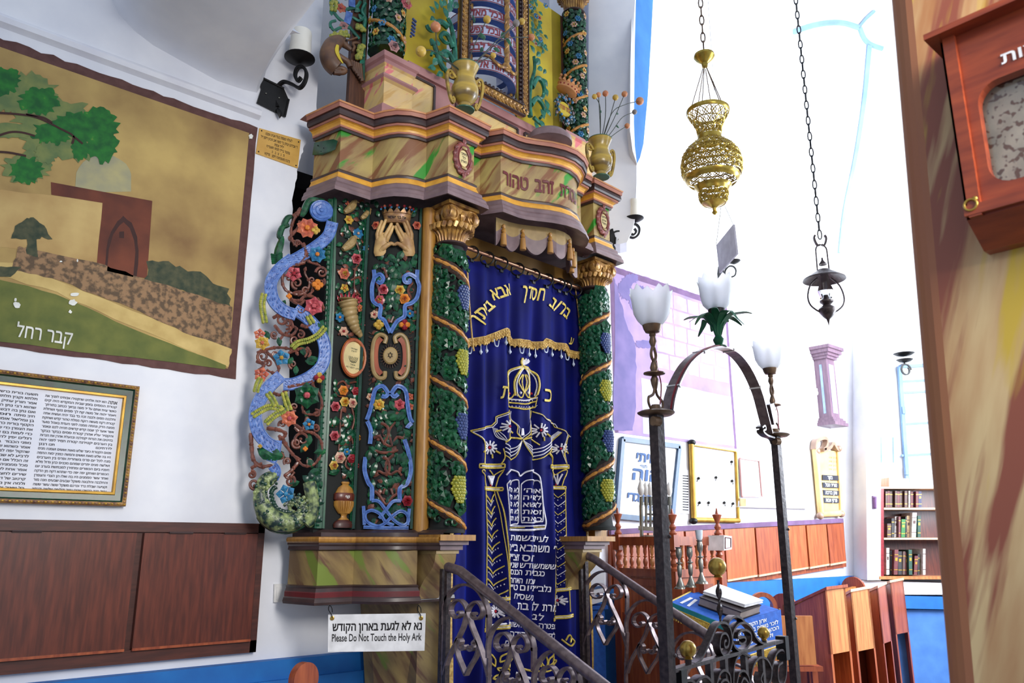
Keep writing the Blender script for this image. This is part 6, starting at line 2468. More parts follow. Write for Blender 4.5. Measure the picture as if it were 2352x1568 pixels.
def f_colA(m):
    band(m, (1098, 1066), (1154, 1066), 8)
    ln(m, [(1112, 1084), (1104, 1079), (1102, 1084), (1112, 1096), (1119, 1116)], .0035, G)
    ln(m, [(1128, 1079), (1140, 1092), (1154, 1078), (1148, 1096), (1145, 1117)], .0035, G, smooth=False)
    for a in (-8, -3, 3, 8):
        ln(m, [(1133, 1114), (1133 + a * .6, 1100), (1133 + a, 1092)], .006, Sv)
    m.ball(cpx(1132, 1113), .008, Rb, 6)
    band(m, (1114, 1118), (1153, 1120), 6)
    ln(m, [(1119, 1127), (1120, 1180), (1121, 1230), (1118, 1300), (1117, 1376)], .0035, G)
    ln(m, [(1147, 1128), (1154, 1170), (1158, 1220), (1164, 1300), (1168, 1374)], .0045, G)
    ln(m, [(1143, 1128), (1150, 1170), (1154, 1220), (1160, 1300), (1164, 1374)], .003, G)
    for k in range(9):
        y = 1136 + k * 27.5
        l = 1120
        r_ = 1146 + (y - 1128) * .075
        c = (l + r_) / 2 - 1
        ln(m, [(l, y), (c, y + 17), (r_ - 4, y - 2)], .0036, G, smooth=False)
        for j in range(-4, 5):
            t = j / 4
            u = c + t * (r_ - l) * .36
            m.ball(cpx(u, y + 25 - abs(t) * 12), .0042, Sv, 5)
    band(m, (1118, 1378), (1171, 1370), 5)
    ln(m, [(1119, 1384), (1116, 1440)], .0035, G)
    ln(m, [(1168, 1378), (1172, 1432)], .0035, G)
    daisy(m, 1142, 1404, 15, 12, False)
    band(m, (1112, 1444), (1176, 1432), 6)
    ln(m, [(1118, 1439), (1174, 1428)], .006, Sv)


emb(f_colA, 'embroidered_column')


def f_colB(m):
    band(m, (1261, 1068), (1306, 1068), 7)
    ln(m, [(1284, 1090), (1276, 1080), (1264, 1080), (1274, 1098), (1279, 1114)], .0035, G)
    ln(m, [(1284, 1090), (1292, 1080), (1301, 1081), (1294, 1098), (1291, 1115)], .0035, G)
    for a in (-5, 0, 5):
        ln(m, [(1286, 1112), (1286 + a * .5, 1098), (1286 + a, 1088)], .005, Sv)
    m.ball(cpx(1285, 1112), .006, Rb, 6)
    band(m, (1276, 1116), (1297, 1118), 5)
    ln(m, [(1279, 1123), (1277, 1200), (1277, 1280), (1275, 1350)], .0035, G)
    ln(m, [(1296, 1123), (1297, 1200), (1298, 1280), (1303, 1350)], .0035, G)
    for k in range(11):
        y = 1128 + k * 20
        ln(m, [(1278, y), (1287, y + 14), (1297, y)], .0028, Sv if k % 2 else G, smooth=False)
        for j in range(-2, 3):
            m.ball(cpx(1287 + j * 3.6, y + 20 - abs(j) * 5), .0032, Sv, 5)
    band(m, (1272, 1356), (1306, 1348), 5)
    ln(m, [(1276, 1362), (1277, 1412)], .0035, G)
    ln(m, [(1302, 1356), (1304, 1404)], .0035, G)
    daisy(m, 1287, 1379, 12, 10, False)
    band(m, (1268, 1420), (1312, 1410), 5)


emb(f_colB, 'embroidered_column')


def f_tab(m):
    ln(m, [(1156, 1091), (1162, 1082), (1177, 1078), (1190, 1084), (1195, 1093), (1206, 1083), (1224, 1080), (1238, 1090), (1242, 1110), (1246, 1160), (1252, 1196), (1250, 1214)], .0045, Sv)
    ln(m, [(1171, 1207), (1210, 1208), (1251, 1206)], .003, Sv)
    ln(m, [(1171, 1216), (1210, 1217), (1250, 1214)], .0055, Sv)
    ln(m, [(1171, 1212), (1250, 1210)], .002, G)
    ln(m, [(1157, 1112), (1163, 1104), (1172, 1106), (1176, 1113), (1180, 1104), (1190, 1102), (1193, 1112), (1194, 1160), (1194, 1198), (1186, 1203), (1168, 1203), (1162, 1170), (1157, 1112)], .0035, Sv)
    ln(m, [(1198, 1112), (1206, 1103), (1218, 1104), (1226, 1114), (1232, 1104), (1240, 1106), (1244, 1130), (1246, 1190), (1240, 1198), (1206, 1200), (1200, 1190), (1198, 1112)], .0035, Sv)
    for i, (a, b) in enumerate((('אנכי ה׳', 'לא תרצח'), ('לא יהיה', 'לא תנאף'), ('לא תשא', 'לא תגנב'), ('זכור את', 'לא תענה'), ('כבד את', 'לא תחמד'))):
        y = 1131 + i * 16.3
        ctx(m, a, (1201, y), (1241 + i * .5, y + 1), 9.5, Sv, .02)
        ctx(m, b, (1159 + i * 1.6, y - 3), (1192, y), 9.5, Sv, .02)


emb(f_tab, 'embroidered_tablets')


def f_ded(m0):
    for t, x0, x1, y, h in (('לעילוי נשמות', 1177, 1255, 1243, 12), ('ר׳ משה אבא ב״ר', 1171, 1272, 1267, 15), ('גרוס זצ״ל', 1170, 1228, 1288, 14), ('ששמש בקודש שנים', 1171, 1266, 1305, 11), ('כגבאי בית הכנסת', 1170, 1249, 1321, 11),
                            ('עד יומו האחרון', 1171, 1235, 1340, 11), ('נלב״ע ביום ט״ו', 1175, 1260, 1357, 12), ('תשס״ח', 1185, 1220, 1377, 12), ('מרת לאה בת', 1191, 1272, 1402, 15), ('לבית', 1218, 1246, 1423, 12), ('נפטרה ביום מרחשון', 1176, 1273, 1442, 11),
                            ('ילדי ישראל ויהודה', 1177, 1275, 1464, 11), ('שתיהם', 1151, 1178, 1482, 10)):
        m = MB()
        ctx(m, t, (x0, y - 3), (x1, y + 2), h, Sv, .018)
        m.build('embroidered_line', EM, cur, angle=60)


f_ded(None)


def f_low(m):
    ln(m, [(1292, 1468), (1300, 1480), (1312, 1482), (1318, 1472), (1310, 1466), (1304, 1474)], .005, G)
    ln(m, [(1296, 1470), (1300, 1458), (1308, 1462), (1306, 1474)], .005, G)
    for u, v, a, L in ((1138, 1530, 110, 30), (1146, 1520, 60, 26), (1160, 1530, 40, 28), (1170, 1545, 160, 30), (1156, 1550, 200, 24), (1250, 1535, 90, 30), (1258, 1530, 60, 30), (1266, 1535, 40, 28), (1244, 1530, 130, 26), (1272, 1520, 60, 20)):
        aa = math.radians(a)
        e = (u + L * math.cos(aa), v - L * math.sin(aa))
        mx, my = (u + e[0]) / 2, (v + e[1]) / 2
        px_, py_ = -math.sin(aa) * L * .2, -math.cos(aa) * L * .2
        ln(m, [(u, v), (mx + px_, my + py_), e, (mx - px_, my - py_), (u, v)], .0045, G)
    ln(m, [(1186, 1545), (1210, 1556), (1240, 1560), (1268, 1556)], .007, Sv)
    ln(m, [(1190, 1532), (1220, 1540), (1262, 1540), (1272, 1524)], .005, G)


emb(f_low, 'embroidered_spray')
# pull cords
m = MB()
m.tube(smooth_path([cpx(1066, 600, .03), cpx(1070, 690, .034), cpx(1076, 780, .036), cpx(1080, 808, .036)], 6), .0045, 6)
m.build('pull_cord', 'gold_braid', cur)
m = MB()
m.tube(smooth_path([cpx(1321, 665, .02), cpx(1325, 750, .03), cpx(1326, 830, .03), cpx(1328, 862, .03)], 6), .0035, 6)
cc = cpx(1329, 870, .03)
m.tube([cc + cp.e * (.020 * math.cos(a)) + UP * (.020 * math.sin(a)) for a in [2 * math.pi * k / 16 for k in range(16)]], .0035, 6, 0, True)
m.build('pull_cord', 'gold_braid', cur)


# ================================================================== notice hanging under the plinth
q = [(754, 1411), (978, 1408), (975, 1494), (753, 1497)]
sA, sB = at_d(754, 1450, 3.54), at_d(977, 1450, 3.62)


def SG(u, v, off=0.0):
    return on(u, v, (sA.x, sA.y), (sB.x, sB.y), off)


t = thing('notice_sign', SG(865, 1495), 'white notice asking visitors in Hebrew and English not to touch the Holy Ark', 'sign')
n_ = V((sB.y - sA.y, -(sB.x - sA.x), 0)).normalized()
m = MB()
m.slab([SG(u, v, .004) for u, v in q], -n_ * .004, 0)
bd = m.build('board', 'white_paint', t, False)
m = MB()
g_ = bil(q, .0045, SG)
m.text('נא לא לגעת בארון הקודש', g_, (.045, .565), (.965, .565), .185, 0, .028)
m.text('Please Do Not Touch the Holy Ark', g_, (.04, .28), (.965, .28), .17, 0, .014)
m.build('lettering', 'ink', bd, smooth=False)
for u in (763, 967):
    m = MB()
    c = SG(u, 1419, .005)
    m.lathe([(.004, 0), (.009, .001), (.009, .003), (.005, .004)], c, 14, 0, ax=((sB - sA).normalized(), UP, n_))
    m.build('grommet', 'brass', t)
    m = MB()
    m.tube(smooth_path([c + n_ * .004, SG(u - 1, 1412, .012), SG(u - 8, 1400, .016), SG(u - 6, 1390, .018), SG(u - 1, 1396, .016), SG(u, 1406, .008)], 4), .002, 5)
    m.build('hook', 'iron_black', t)

# ================================================================== vases with painted wooden stems


def vase(c, label, side):
    t = thing('vase', c, label, 'vase')
    s = .255
    m = MB()
    pr = [(.050, 0), (.052, .02), (.040, .04), (.030, .08), (.030, .14), (.052, .22), (.066, .30), (.072, .40), (.070, .50), (.060, .58), (.056, .66), (.050, .72), (.052, .80), (.064, .92), (.072, .985), (.074, 1.0), (.066, .995), (.055, .90), (.046, .80), (.001, .78)]
    m.lathe([(r, h * s) for r, h in pr], c, 26, 0, mats=[1, 1] + [0] * 12 + [1, 1] + [0] * 3)
    m.build('body', ['vase_ochre', 'vase_green'], t)
    d = (pu.e * .96 + pu.n * .25).normalized()
    for sg in (-1, 1):
        m = MB()
        pts = [c + d * (sg * r) + UP * (h * s) for r, h in ((.056, .66), (.070, .74), (.088, .80), (.100, .76), (.104, .62), (.098, .45), (.088, .28), (.078, .16), (.066, .10), (.062, .18), (.072, .22))]
        m.bar(smooth_path(pts, 4), .013, .016, d.cross(UP), 0)
        m.tube(smooth_path(pts, 4), .007, 6, 0)
        cc = c + d * (sg * .076) + UP * (.70 * s)
        m.tube([cc + d * (.014 * math.cos(a)) + UP * (.014 * math.sin(a)) for a in [2 * math.pi * k / 12 for k in range(12)]], .006, 6, 0, True)
        m.build('handle', 'vase_ochre', t)
    return t


vL = at_z(1067, 254, ZC)
vL = V((vL.x, vL.y, ZC))
vase(vL, 'ochre two-handled painted vase on the left block of the ark cornice', 0)
rz = at_z(1381, 408, ZC)
vR = V((rz.x, rz.y, ZC))
vase(vR, 'ochre two-handled painted vase on the right block of the ark cornice', 1)


def ball_stem(base, pts, r, bm, leaves, label, group, dep):
    """thin painted stem that carries a wooden ball and tin leaves"""
    pv = Panel((base.x - .5, base.y - .5 * .063), (base.x + .5, base.y + .5 * .063))
    P = [base + UP * .21] + [pv.px(u, v, dep * (i + 1) / len(pts)) for i, (u, v) in enumerate(pts)]
    t = thing('ball_stem', base + UP * .21, label, 'artificial flower', group)
    m = MB()
    m.tube(smooth_path(P, 5), .0026, 5)
    m.build('stem', 'stem_dark', t)
    m = MB()
    m.ball(P[-1], r, 0, 14)
    m.ball(P[-1] + (P[-1] - P[-2]).normalized() * r, r * .16, 0, 6)
    m.build('ball', bm, t)
    for u, v, a, L in leaves:
        m = MB()
        leaf_px(m, pv, u, v, a, L, L * .25, 0, dep * .5, .004)
        m.build('leaf', 'leaf_green', t, angle=24)


for pts, r, bm, lv, lb in (
        ([(1000, 130), (980, 76)], .026, 'ball_orange', [], 'orange budded stem leaning far left from the left vase towards the green acanthus'),
        ([(990, 126), (946, 132)], .026, 'ball_yellow', [(992, 128, 20, 26)], 'stem with drooping yellow gourd end left of the left vase'),
        ([(1075, 120), (1098, 58)], .021, 'ball_yellow', [(1086, 88, 20, 34), (1080, 60, 110, 24), (1100, 100, 80, 20)], 'yellow ball stem rising in the middle of the left vase, before the lettered rings'),
        ([(1120, 110), (1165, 66)], .020, 'ball_grey', [(1140, 94, 60, 30)], 'grey ball stem of the left vase, right of the twisted gilt baluster'),
        ([(1125, 105), (1178, 62)], .019, 'ball_yellow', [(1150, 92, 330, 32)], 'yellow ball stem behind the grey ball of the left vase'),
        ([(1140, 100), (1200, 98)], .020, 'ball_orange', [(1122, 118, 10, 28)], 'orange ball stem of the left vase ending against the gilt frame'),
        ([(1090, 150), (1112, 140)], .016, 'ball_yellow', [(1092, 126, 60, 24)], 'short yellow ball stem low in the left vase')):
    ball_stem(vL, pts, r, bm, lv, lb, None, .07)
for pts, r, bm, lv, lb in (
        ([(1374, 290), (1366, 222)], .0165, 'ball_orange', [(1373, 262, 60, 16)], 'dusky ball stem of the right vase, second from the ark column'),
        ([(1374, 250), (1357, 226)], .0165, 'ball_yellow', [], 'yellow-green ball stem of the right vase touching the upper column'),
        ([(1386, 270), (1382, 219)], .0195, 'ball_orange', [], 'tall brownish ball stem of the right vase beside the dusky one'),
        ([(1394, 280), (1405, 228)], .0195, 'ball_yellow', [(1378, 322, 60, 20)], 'upright golden ball stem in the middle of the right vase'),
        ([(1408, 270), (1426, 220)], .020, 'ball_orange', [(1410, 264, 30, 16)], 'highest orange ball stem of the right vase'),
        ([(1402, 262), (1430, 243), (1461, 236)], .027, 'ball_orange', [], 'stem of the right vase with the largest orange ball, before the blue arch edge'),
        ([(1405, 300), (1424, 272), (1449, 261)], .017, 'ball_grey', [], 'greyish ball stem of the right vase just below the largest ball'),
        ([(1400, 316), (1416, 303), (1432, 293)], .018, 'ball_orange', [(1410, 291, 0, 18)], 'lowest pink ball stem of the right vase, with a leaf beside its ball')):
    ball_stem(vR, pts, r, bm, lv, lb, None, .03)

# ================================================================== wrought iron sconces


def sconce(p0, dr, plate, arm, disc, rd, candle, label, sc, W=W):
    """plate: pixel outline on the wall; arm: pixel path on the vertical plane p0+dr"""
    p1 = (p0[0] + dr[0], p0[1] + dr[1])
    t = thing('wall_sconce', W(*plate[0]), label, 'sconce')
    m = MB()
    m.slab([W(u, v, .012) for u, v in plate], (0, .006, 0))
    k = len(plate)
    for i in (0, 2):
        m.tube([W(*plate[i], .014), W(*plate[(i + 1) % k], .014)], .006 * sc, 6)
    cx_, cy_ = sum(u for u, v in plate) / k, sum(v for u, v in plate) / k
    for s in (-1, 1):
        m.ball(W(cx_ + s * 15 * sc, cy_ + s * 5 * sc, .014), .005 * sc, 1, 6)
    m.build('wall_plate', ['iron_black', 'silver'], t)
    m = MB()
    pp = smooth_path([on(u, v, p0, p1) for u, v in arm], 5)
    n = V((p1[1] - p0[1], -(p1[0] - p0[0]), 0))
    m.bar(pp, .013 * sc, .022 * sc, n)
    m.tube(pp, .0085 * sc, 6)
    m.leaf(pp[0], (pp[0] - pp[2] - UP * .01).normalized(), V((0, -1, 0)), .07 * sc, .016 * sc, 0)
    m.build('arm', 'iron_black', t)
    c = on(disc[0], disc[1], p0, p1)
    m = MB()
    m.lathe([(.010, -.022 * sc), (.03 * sc, -.014 * sc), (rd * .7, -.004), (rd, .010), (rd, .014), (rd * .7, .004), (.001, .002)], c, 24)
    m.build('drip_pan', 'iron_black', t)
    if candle:
        cr, ch = candle
        m = MB()
        m.lathe([(cr * 1.06, .004), (cr * 1.03, ch * .3), (cr * .98, ch * .6), (cr * 1.0, ch * .85), (cr * .93, ch * .97), (cr * .7, ch), (.001, ch * .97)], c, 22)
        m.build('candle', 'wax', t)
    return t


a0 = W(634, 225)
sconce((a0.x, a0.y), (.12, -.17), [(597, 176), (652, 203), (663, 228), (654, 268), (590, 236), (600, 205)], [(638, 246), (632, 222), (638, 200), (652, 188), (672, 194), (688, 202), (700, 188), (704, 168), (696, 154), (684, 156), (678, 172), (684, 186), (692, 178)],
       (688, 138), .079, (.055, .175), 'black iron wall sconce with ivory candle above the brass plaque', 1.0)
WP = lambda u, v, off=0.0: on(u, v, PI0, PI1, off)
a0 = WP(1409, 545)
sconce((a0.x, a0.y), (.16, -.10), [(1402, 528), (1408, 526), (1414, 545), (1413, 560), (1404, 566), (1401, 545)], [(1408, 560), (1404, 545), (1410, 534), (1424, 532), (1440, 541), (1455, 546), (1466, 538), (1468, 524), (1460, 515), (1449, 519), (1446, 531), (1454, 539), (1461, 532), (1457, 525)],
       (1457, 505), .066, (.044, .15), 'black iron wall sconce with white candle right of the ark cornice', .9, WP)
a0 = W(1664, 612)
sconce((a0.x, a0.y), (.14, -.14), [(1652, 612), (1662, 612), (1666, 640), (1660, 650), (1652, 645), (1650, 628)], [(1664, 640), (1666, 622), (1674, 612), (1684, 612), (1690, 620), (1688, 632), (1680, 636)], (1686, 602), .055, None, 'small black iron sconce without candle behind the hanging grey board', .8)
# dark sconce in the window bay
c = EW(2078, 828, .25)
t = thing('wall_sconce', EW(2078, 850, 0), 'dark iron sconce with curled arm above the barred window', 'sconce')
m = MB()
m.tube([EW(2074, 836, .01), EW(2078, 836, .25)], .012, 8)
m.bar([c + dE * (.05 * math.cos(a)) * (1 - a / 20) + UP * (-.09 + .06 * math.sin(a) * (1 - a / 20)) for a in [k * .5 for k in range(15)]], .012, .02, nE)
m.build('arm', 'iron_black', t)
for k, (dz, r) in enumerate(((.0, .075), (.06, .095))):
    m = MB()
    m.lathe([(.01, dz - .02), (r * .7, dz - .008), (r, dz + .01), (r * .6, dz), (.001, dz)], c, 20)
    m.build('drip_pan', 'iron_black', t)
# second small brass plaque behind the right capital
m = MB()
m.slab([W(u, v, .004) for u, v in [(1388, 596), (1413, 598), (1412, 628), (1388, 622)]], (0, .004, 0))
for k in range(3):
    m.tube([W(1396, 606 + 6 * k, .006), W(1408, 608 + 6 * k, .006)], .002, 4, 1)
tag(m.build('brass_plaque', ['brass_plate', 'ink'], None), 'small pale brass plaque half hidden behind the right gilded capital', 'plaque')

# ================================================================== hanging lamps


def chain(m, a, b, r=.012, w=.003):
    a, b = V(a), V(b)
    n = max(2, int((b - a).length / (r * 2.9)))
    for i in range(n):
        c = a.lerp(b, (i + .5) / n)
        x = V((.8, .6, 0)) if i % 2 else V((-.6, .8, 0))
        m.tube([c + x * (r * .62 * math.cos(t)) + UP * (r * 1.7 * math.sin(t)) for t in [2 * math.pi * k / 10 for k in range(10)]], w, 5, 0, True)


dL_ = 4.5
zz = lambda v, u=1636: at_d(u, v, dL_).z
px_ = 1 / 1770 * dL_
axL = at_d(1633, 360, dL_)
ax0 = V((axL.x, axL.y, 0))
tl = thing('pierced_lantern', ax0 + UP * zz(490), 'pierced brass hanging lantern with onion body and pointed finial', 'lamp')
m = MB()
chain(m, ax0 + UP * zz(136), ax0 + UP * (zz(-60)), .022, .0045)
m.build('chain', 'bronze', tl)
m = MB()
m.lathe([(25 * px_, zz(126)), (26 * px_, zz(131)), (20 * px_, zz(138)), (8 * px_, zz(146)), (7 * px_, zz(154)), (.001, zz(156))], ax0, 24)
m.build('ceiling_cup', 'lattice_gold', tl)
m = MB()
for k in range(6):
    a = k * math.pi / 3 + .3
    m.tube([ax0 + V((math.cos(a), math.sin(a), 0)) * .012 + UP * zz(156), ax0 + V((math.cos(a), math.sin(a), 0)) * (44 * px_) + UP * zz(256)], .003, 5)
m.build('suspension_wire', 'bronze', tl)
prof = [(52, 254), (50, 262), (40, 276), (31, 292), (28, 306), (28, 322), (40, 330), (56, 342), (68, 358), (73, 378), (71, 398), (62, 414), (50, 424), (38, 432), (35, 440), (34, 456), (28, 466), (14, 472), (5, 476), (4, 484), (7, 488), (1, 494)]


def prof_r(v):
    for i in range(len(prof) - 1):
        if prof[i][1] <= v <= prof[i + 1][1]:
            t = (v - prof[i][1]) / (prof[i + 1][1] - prof[i][1])
            return (prof[i][0] + (prof[i + 1][0] - prof[i][0]) * t) * px_
    return .01


def band_(v0, v1, name, par, o=.004, seg=36):
    m = MB()
    m.lathe([(prof_r(v0 + (v1 - v0) * i / 4) + o * (1 if 0 < i < 4 else .4), zz(v0 + (v1 - v0) * i / 4)) for i in range(5)], ax0, seg, caps=False)
    return m.build(name, 'lattice_gold', par)


bd = band_(254, 263, 'rim', tl, .004)
band_(312, 325, 'collar', tl, .003)
band_(407, 419, 'collar', tl, .003)
band_(428, 441, 'collar', tl, .003)
m = MB()
m.lathe([(prof_r(v), zz(v)) for v in (466, 470, 474, 478, 484, 488, 493)], ax0, 18)
m.build('finial', 'lattice_gold', tl)


def lattice(v0, v1, rows, cols, name):
    """fretwork: crossing ribs with rosettes"""
    m = MB()
    for r in range(rows):
        va, vb = v0 + (v1 - v0) * r / rows, v0 + (v1 - v0) * (r + 1) / rows
        vm = (va + vb) / 2
        for c in range(cols):
            a0_ = 2 * math.pi * (c + .5 * (r % 2)) / cols
            w = math.pi / cols

            def p(da, v):
                rr3 = prof_r(v)
                return ax0 + V((math.cos(a0_ + da), math.sin(a0_ + da), 0)) * rr3 + UP * zz(v)
            m.tube([p(-w, va), p(-w * .35, (va + vm) / 2 + .5), p(0, vm), p(w * .35, (vm + vb) / 2), p(w, vb)], .0034, 4)
            m.tube([p(w, va), p(w * .35, (va + vm) / 2), p(0, vm), p(-w * .35, (vm + vb) / 2), p(-w, vb)], .0034, 4)
            m.tube([p(-w * .8, vm), p(0, va + 1), p(w * .8, vm), p(0, vb - 1), p(-w * .8, vm)], .0034, 4)
            m.ball(p(0, vm), .0065, 0, 5)
        m.tube([ax0 + V((math.cos(t), math.sin(t), 0)) * prof_r(vb) + UP * zz(vb) for t in [2 * math.pi * k / 32 for k in range(32)]], .004, 4, 0, True)
    return m.build(name, 'lattice_gold', tl, angle=60)


lattice(263, 310, 3, 14, 'pierced_neck')
lattice(326, 402, 6, 22, 'pierced_body')
lattice(442, 466, 2, 16, 'pierced_base')
# oil lamp
dO = 4.8
pO = dO / 1770
zo = lambda v: at_d(1893, v, dO).z
axO = at_d(1893, 640, dO)
o0 = V((axO.x, axO.y, 0))
to = thing('oil_lamp', o0 + UP * zo(748), 'hanging iron oil lamp with flat shade and clear glass chimney on a long chain', 'lamp')
m = MB()
cT = at_d(1846, -40, dO)
chain(m, o0 + UP * zo(548), V((o0.x, o0.y, cT.z)), .020, .0042)
m.build('chain', 'iron_black', to)
hd = V((math.sin(YAW), -math.cos(YAW), 0))
vd = V((math.cos(YAW), math.sin(YAW), 0))


def po(du, v, dv=0):
    return o0 + hd * (du * pO) + UP * zo(v) + vd * dv


m = MB()
for s in (-1, 1):
    m.bar(smooth_path([po(s * 2, 562), po(s * 8, 563), po(s * 13, 553), po(s * 14, 545), po(s * 11, 540)], 4), .012, .012, vd)
m.tube([po(13 * math.cos(t), 575 + 13 * math.sin(t) * -1) for t in [math.pi * k / 12 for k in range(13)]], .005, 6)
for s in (-1, 1):
    m.tube([po(s * 13, 575), po(s * 14, 625)], .005, 6)
    m.tube(smooth_path([po(s * 16, 638), po(s * 34, 655), po(s * 42, 680), po(s * 38, 700), po(s * 22, 714), po(s * 12, 716)], 5), .0055, 6)
m.build('frame', 'iron', to)
m = MB()
m.lathe([(14 * pO, zo(620)), (16 * pO, zo(622)), (47 * pO, zo(640)), (48 * pO, zo(643)), (46 * pO, zo(642)), (14 * pO, zo(625))], o0, 32)
m.build('shade', 'iron', to)
m = MB()
m.lathe([(2 * pO, zo(592)), (2.5 * pO, zo(598)), (9 * pO, zo(606)), (9 * pO, zo(608)), (.001, zo(606))], o0, 16)
m.build('smoke_bell', 'iron', to)
m = MB()
m.lathe([(10 * pO, zo(624)), (10 * pO, zo(640)), (13 * pO, zo(655)), (20 * pO, zo(670)), (14 * pO, zo(684)), (13 * pO, zo(684)), (18 * pO, zo(670)), (12 * pO, zo(655)), (9 * pO, zo(640)), (9 * pO, zo(624))], o0, 22, caps=False)
m.build('glass_chimney', 'glass_clear', to)
m = MB()
m.lathe([(.001, zo(748)), (2 * pO, zo(740)), (4 * pO, zo(733)), (10 * pO, zo(728)), (19 * pO, zo(716)), (20 * pO, zo(710)), (14 * pO, zo(704)), (8 * pO, zo(700)), (15 * pO, zo(694)), (15 * pO, zo(690)), (6 * pO, zo(688)), (5 * pO, zo(678)), (.001, zo(677))], o0, 22)
m.build('font', 'iron', to)
# grey board on a thin chain
t = thing('hanging_board', at_d(1668, 600, 4.85), 'plain grey tilted board hanging on a thin chain under the brass lantern', 'board')
c4 = [at_d(1645, 563, 5.0), at_d(1684, 515, 4.68), at_d(1692, 583, 4.68), at_d(1652, 627, 5.0)]
nn_ = (c4[1] - c4[0]).cross(c4[3] - c4[0]).normalized()
m = MB()
m.slab(c4, nn_ * .012)
m.build('panel', 'steel_grey', t, False)
m = MB()
mid = (c4[0] + c4[1]) / 2
m.tube([c4[0], V((mid.x, mid.y, at_d(1660, 460, 4.85).z))], .0022, 4)
m.tube([c4[1], V((mid.x, mid.y, at_d(1660, 460, 4.85).z))], .0022, 4)
m.tube([V((mid.x, mid.y, at_d(1660, 460, 4.85).z)), V((mid.x, mid.y, 6.4))], .0018, 4)
m.build('chain', 'silver', t)

# ================================================================== iron railings, gate and lamp arch


class XPl:
    """vertical plane X = const running out from the ark"""

    def __init__(s, X):
        s.X = X
        s.n = V((-1, 0, 0))

    def px(s, u, v, off=0.0):
        return at_x(u, v, s.X - off)


def railing(pl, rail, bays, bw, up, label, end, arch_h):
    t = thing('stair_railing', pl.px(*end), label, 'railing')
    m = MB()
    P = [pl.px(u, v) for u, v in rail]
    m.tube(P, .021, 12)
    m.ball(P[0], .021, 0, 10)
    m.build('handrail', 'iron_rail', t)
    m = MB()
    a = pl.px(rail[0][0] - 12, rail[0][1] + 4)
    for d in (0, .035):
        m.box((pl.X - .012, a.y - d - .009, .15), (pl.X + .012, a.y - d + .009, a.z))
    m.build('end_post', 'iron', t)
    for i, (x0, y0) in enumerate(bays):
        k = bw / 104.0
        f = lambda pts: smooth_path([pl.px(x0 + x * k, y0 + y * k * up) for x, y in pts], 4)
        m = MB()
        m.bar(f([(0, 30), (0, 0), (8, -30), (28, -55), (53, -62), (78, -50), (96, -22), (104, 6), (104, 60)]), .010, .024, (1, 0, 0))
        m.bar(f([(2, 30), (1, 60), (0, 100), (-1, 140), (-1, 175)]), .011, .020, (1, 0, 0))
        m.build('arch_bar', 'iron_rail', t)
        for name, pts in (('scroll', [(34, 3), (39, 0), (41, 7), (33, 14), (23, 10), (17, -3), (22, -19), (36, -27), (50, -16), (57, 5), (66, 34), (82, 74), (97, 120), (104, 150)]),
                          ('scroll', [(74, 6), (69, 3), (67, 10), (75, 17), (85, 13), (91, 0), (86, -16), (76, -23), (62, -13), (54, 6), (46, 36), (30, 70), (12, 108), (2, 145)]),
                          ('scroll', [(47, 79), (51, 78), (51, 85), (44, 87), (38, 80), (42, 69), (36, 62), (31, 72), (33, 98), (43, 124), (52, 146)]),
                          ('scroll', [(64, 81), (60, 80), (60, 87), (67, 89), (73, 82), (69, 72), (77, 66), (82, 78), (76, 102), (62, 126), (52, 146)])):
            m = MB()
            m.bar(f(pts), .0085, .026, (1, 0, 0))
            m.build(name, 'iron_rail', t)
        m = MB()
        for x, y in ((55, 5), (18, 2), (104, 10), (34, 62), (76, 66), (0, 118)):
            p = pl.px(x0 + x * k, y0 + y * k * up)
            m.box((p.x - .012, p.y - .007, p.z - .006), (p.x + .012, p.y + .007, p.z + .006))
        m.build('collar', 'iron_rail', t)
    return t


railing(XPl(2.2), [(1030, 1302), (1056, 1310), (1400, 1584), (1450, 1630)], [(1019, 1404), (1122, 1480), (1227, 1556), (1330, 1640)], 104, 1.0, 'left iron stair railing with heart scrolls, in front of the blue curtain', (1120, 1568), 62)
railing(XPl(3.3), [(1346, 1274), (1366, 1284), (1500, 1375), (1626, 1458), (1660, 1486)], [(1342, 1362), (1439, 1428), (1541, 1502), (1636, 1575)], 98, .86, 'right iron stair railing with heart scrolls, in front of the wooden reading desk', (1450, 1568), 50)

gp = Panel((2.082, 1.632), (3.186, 1.852))
ta = thing('lamp_arch', V((2.63, 1.74, 0)), 'iron entrance arch on two posts carrying three frosted glass lamp shades', 'lamp arch')


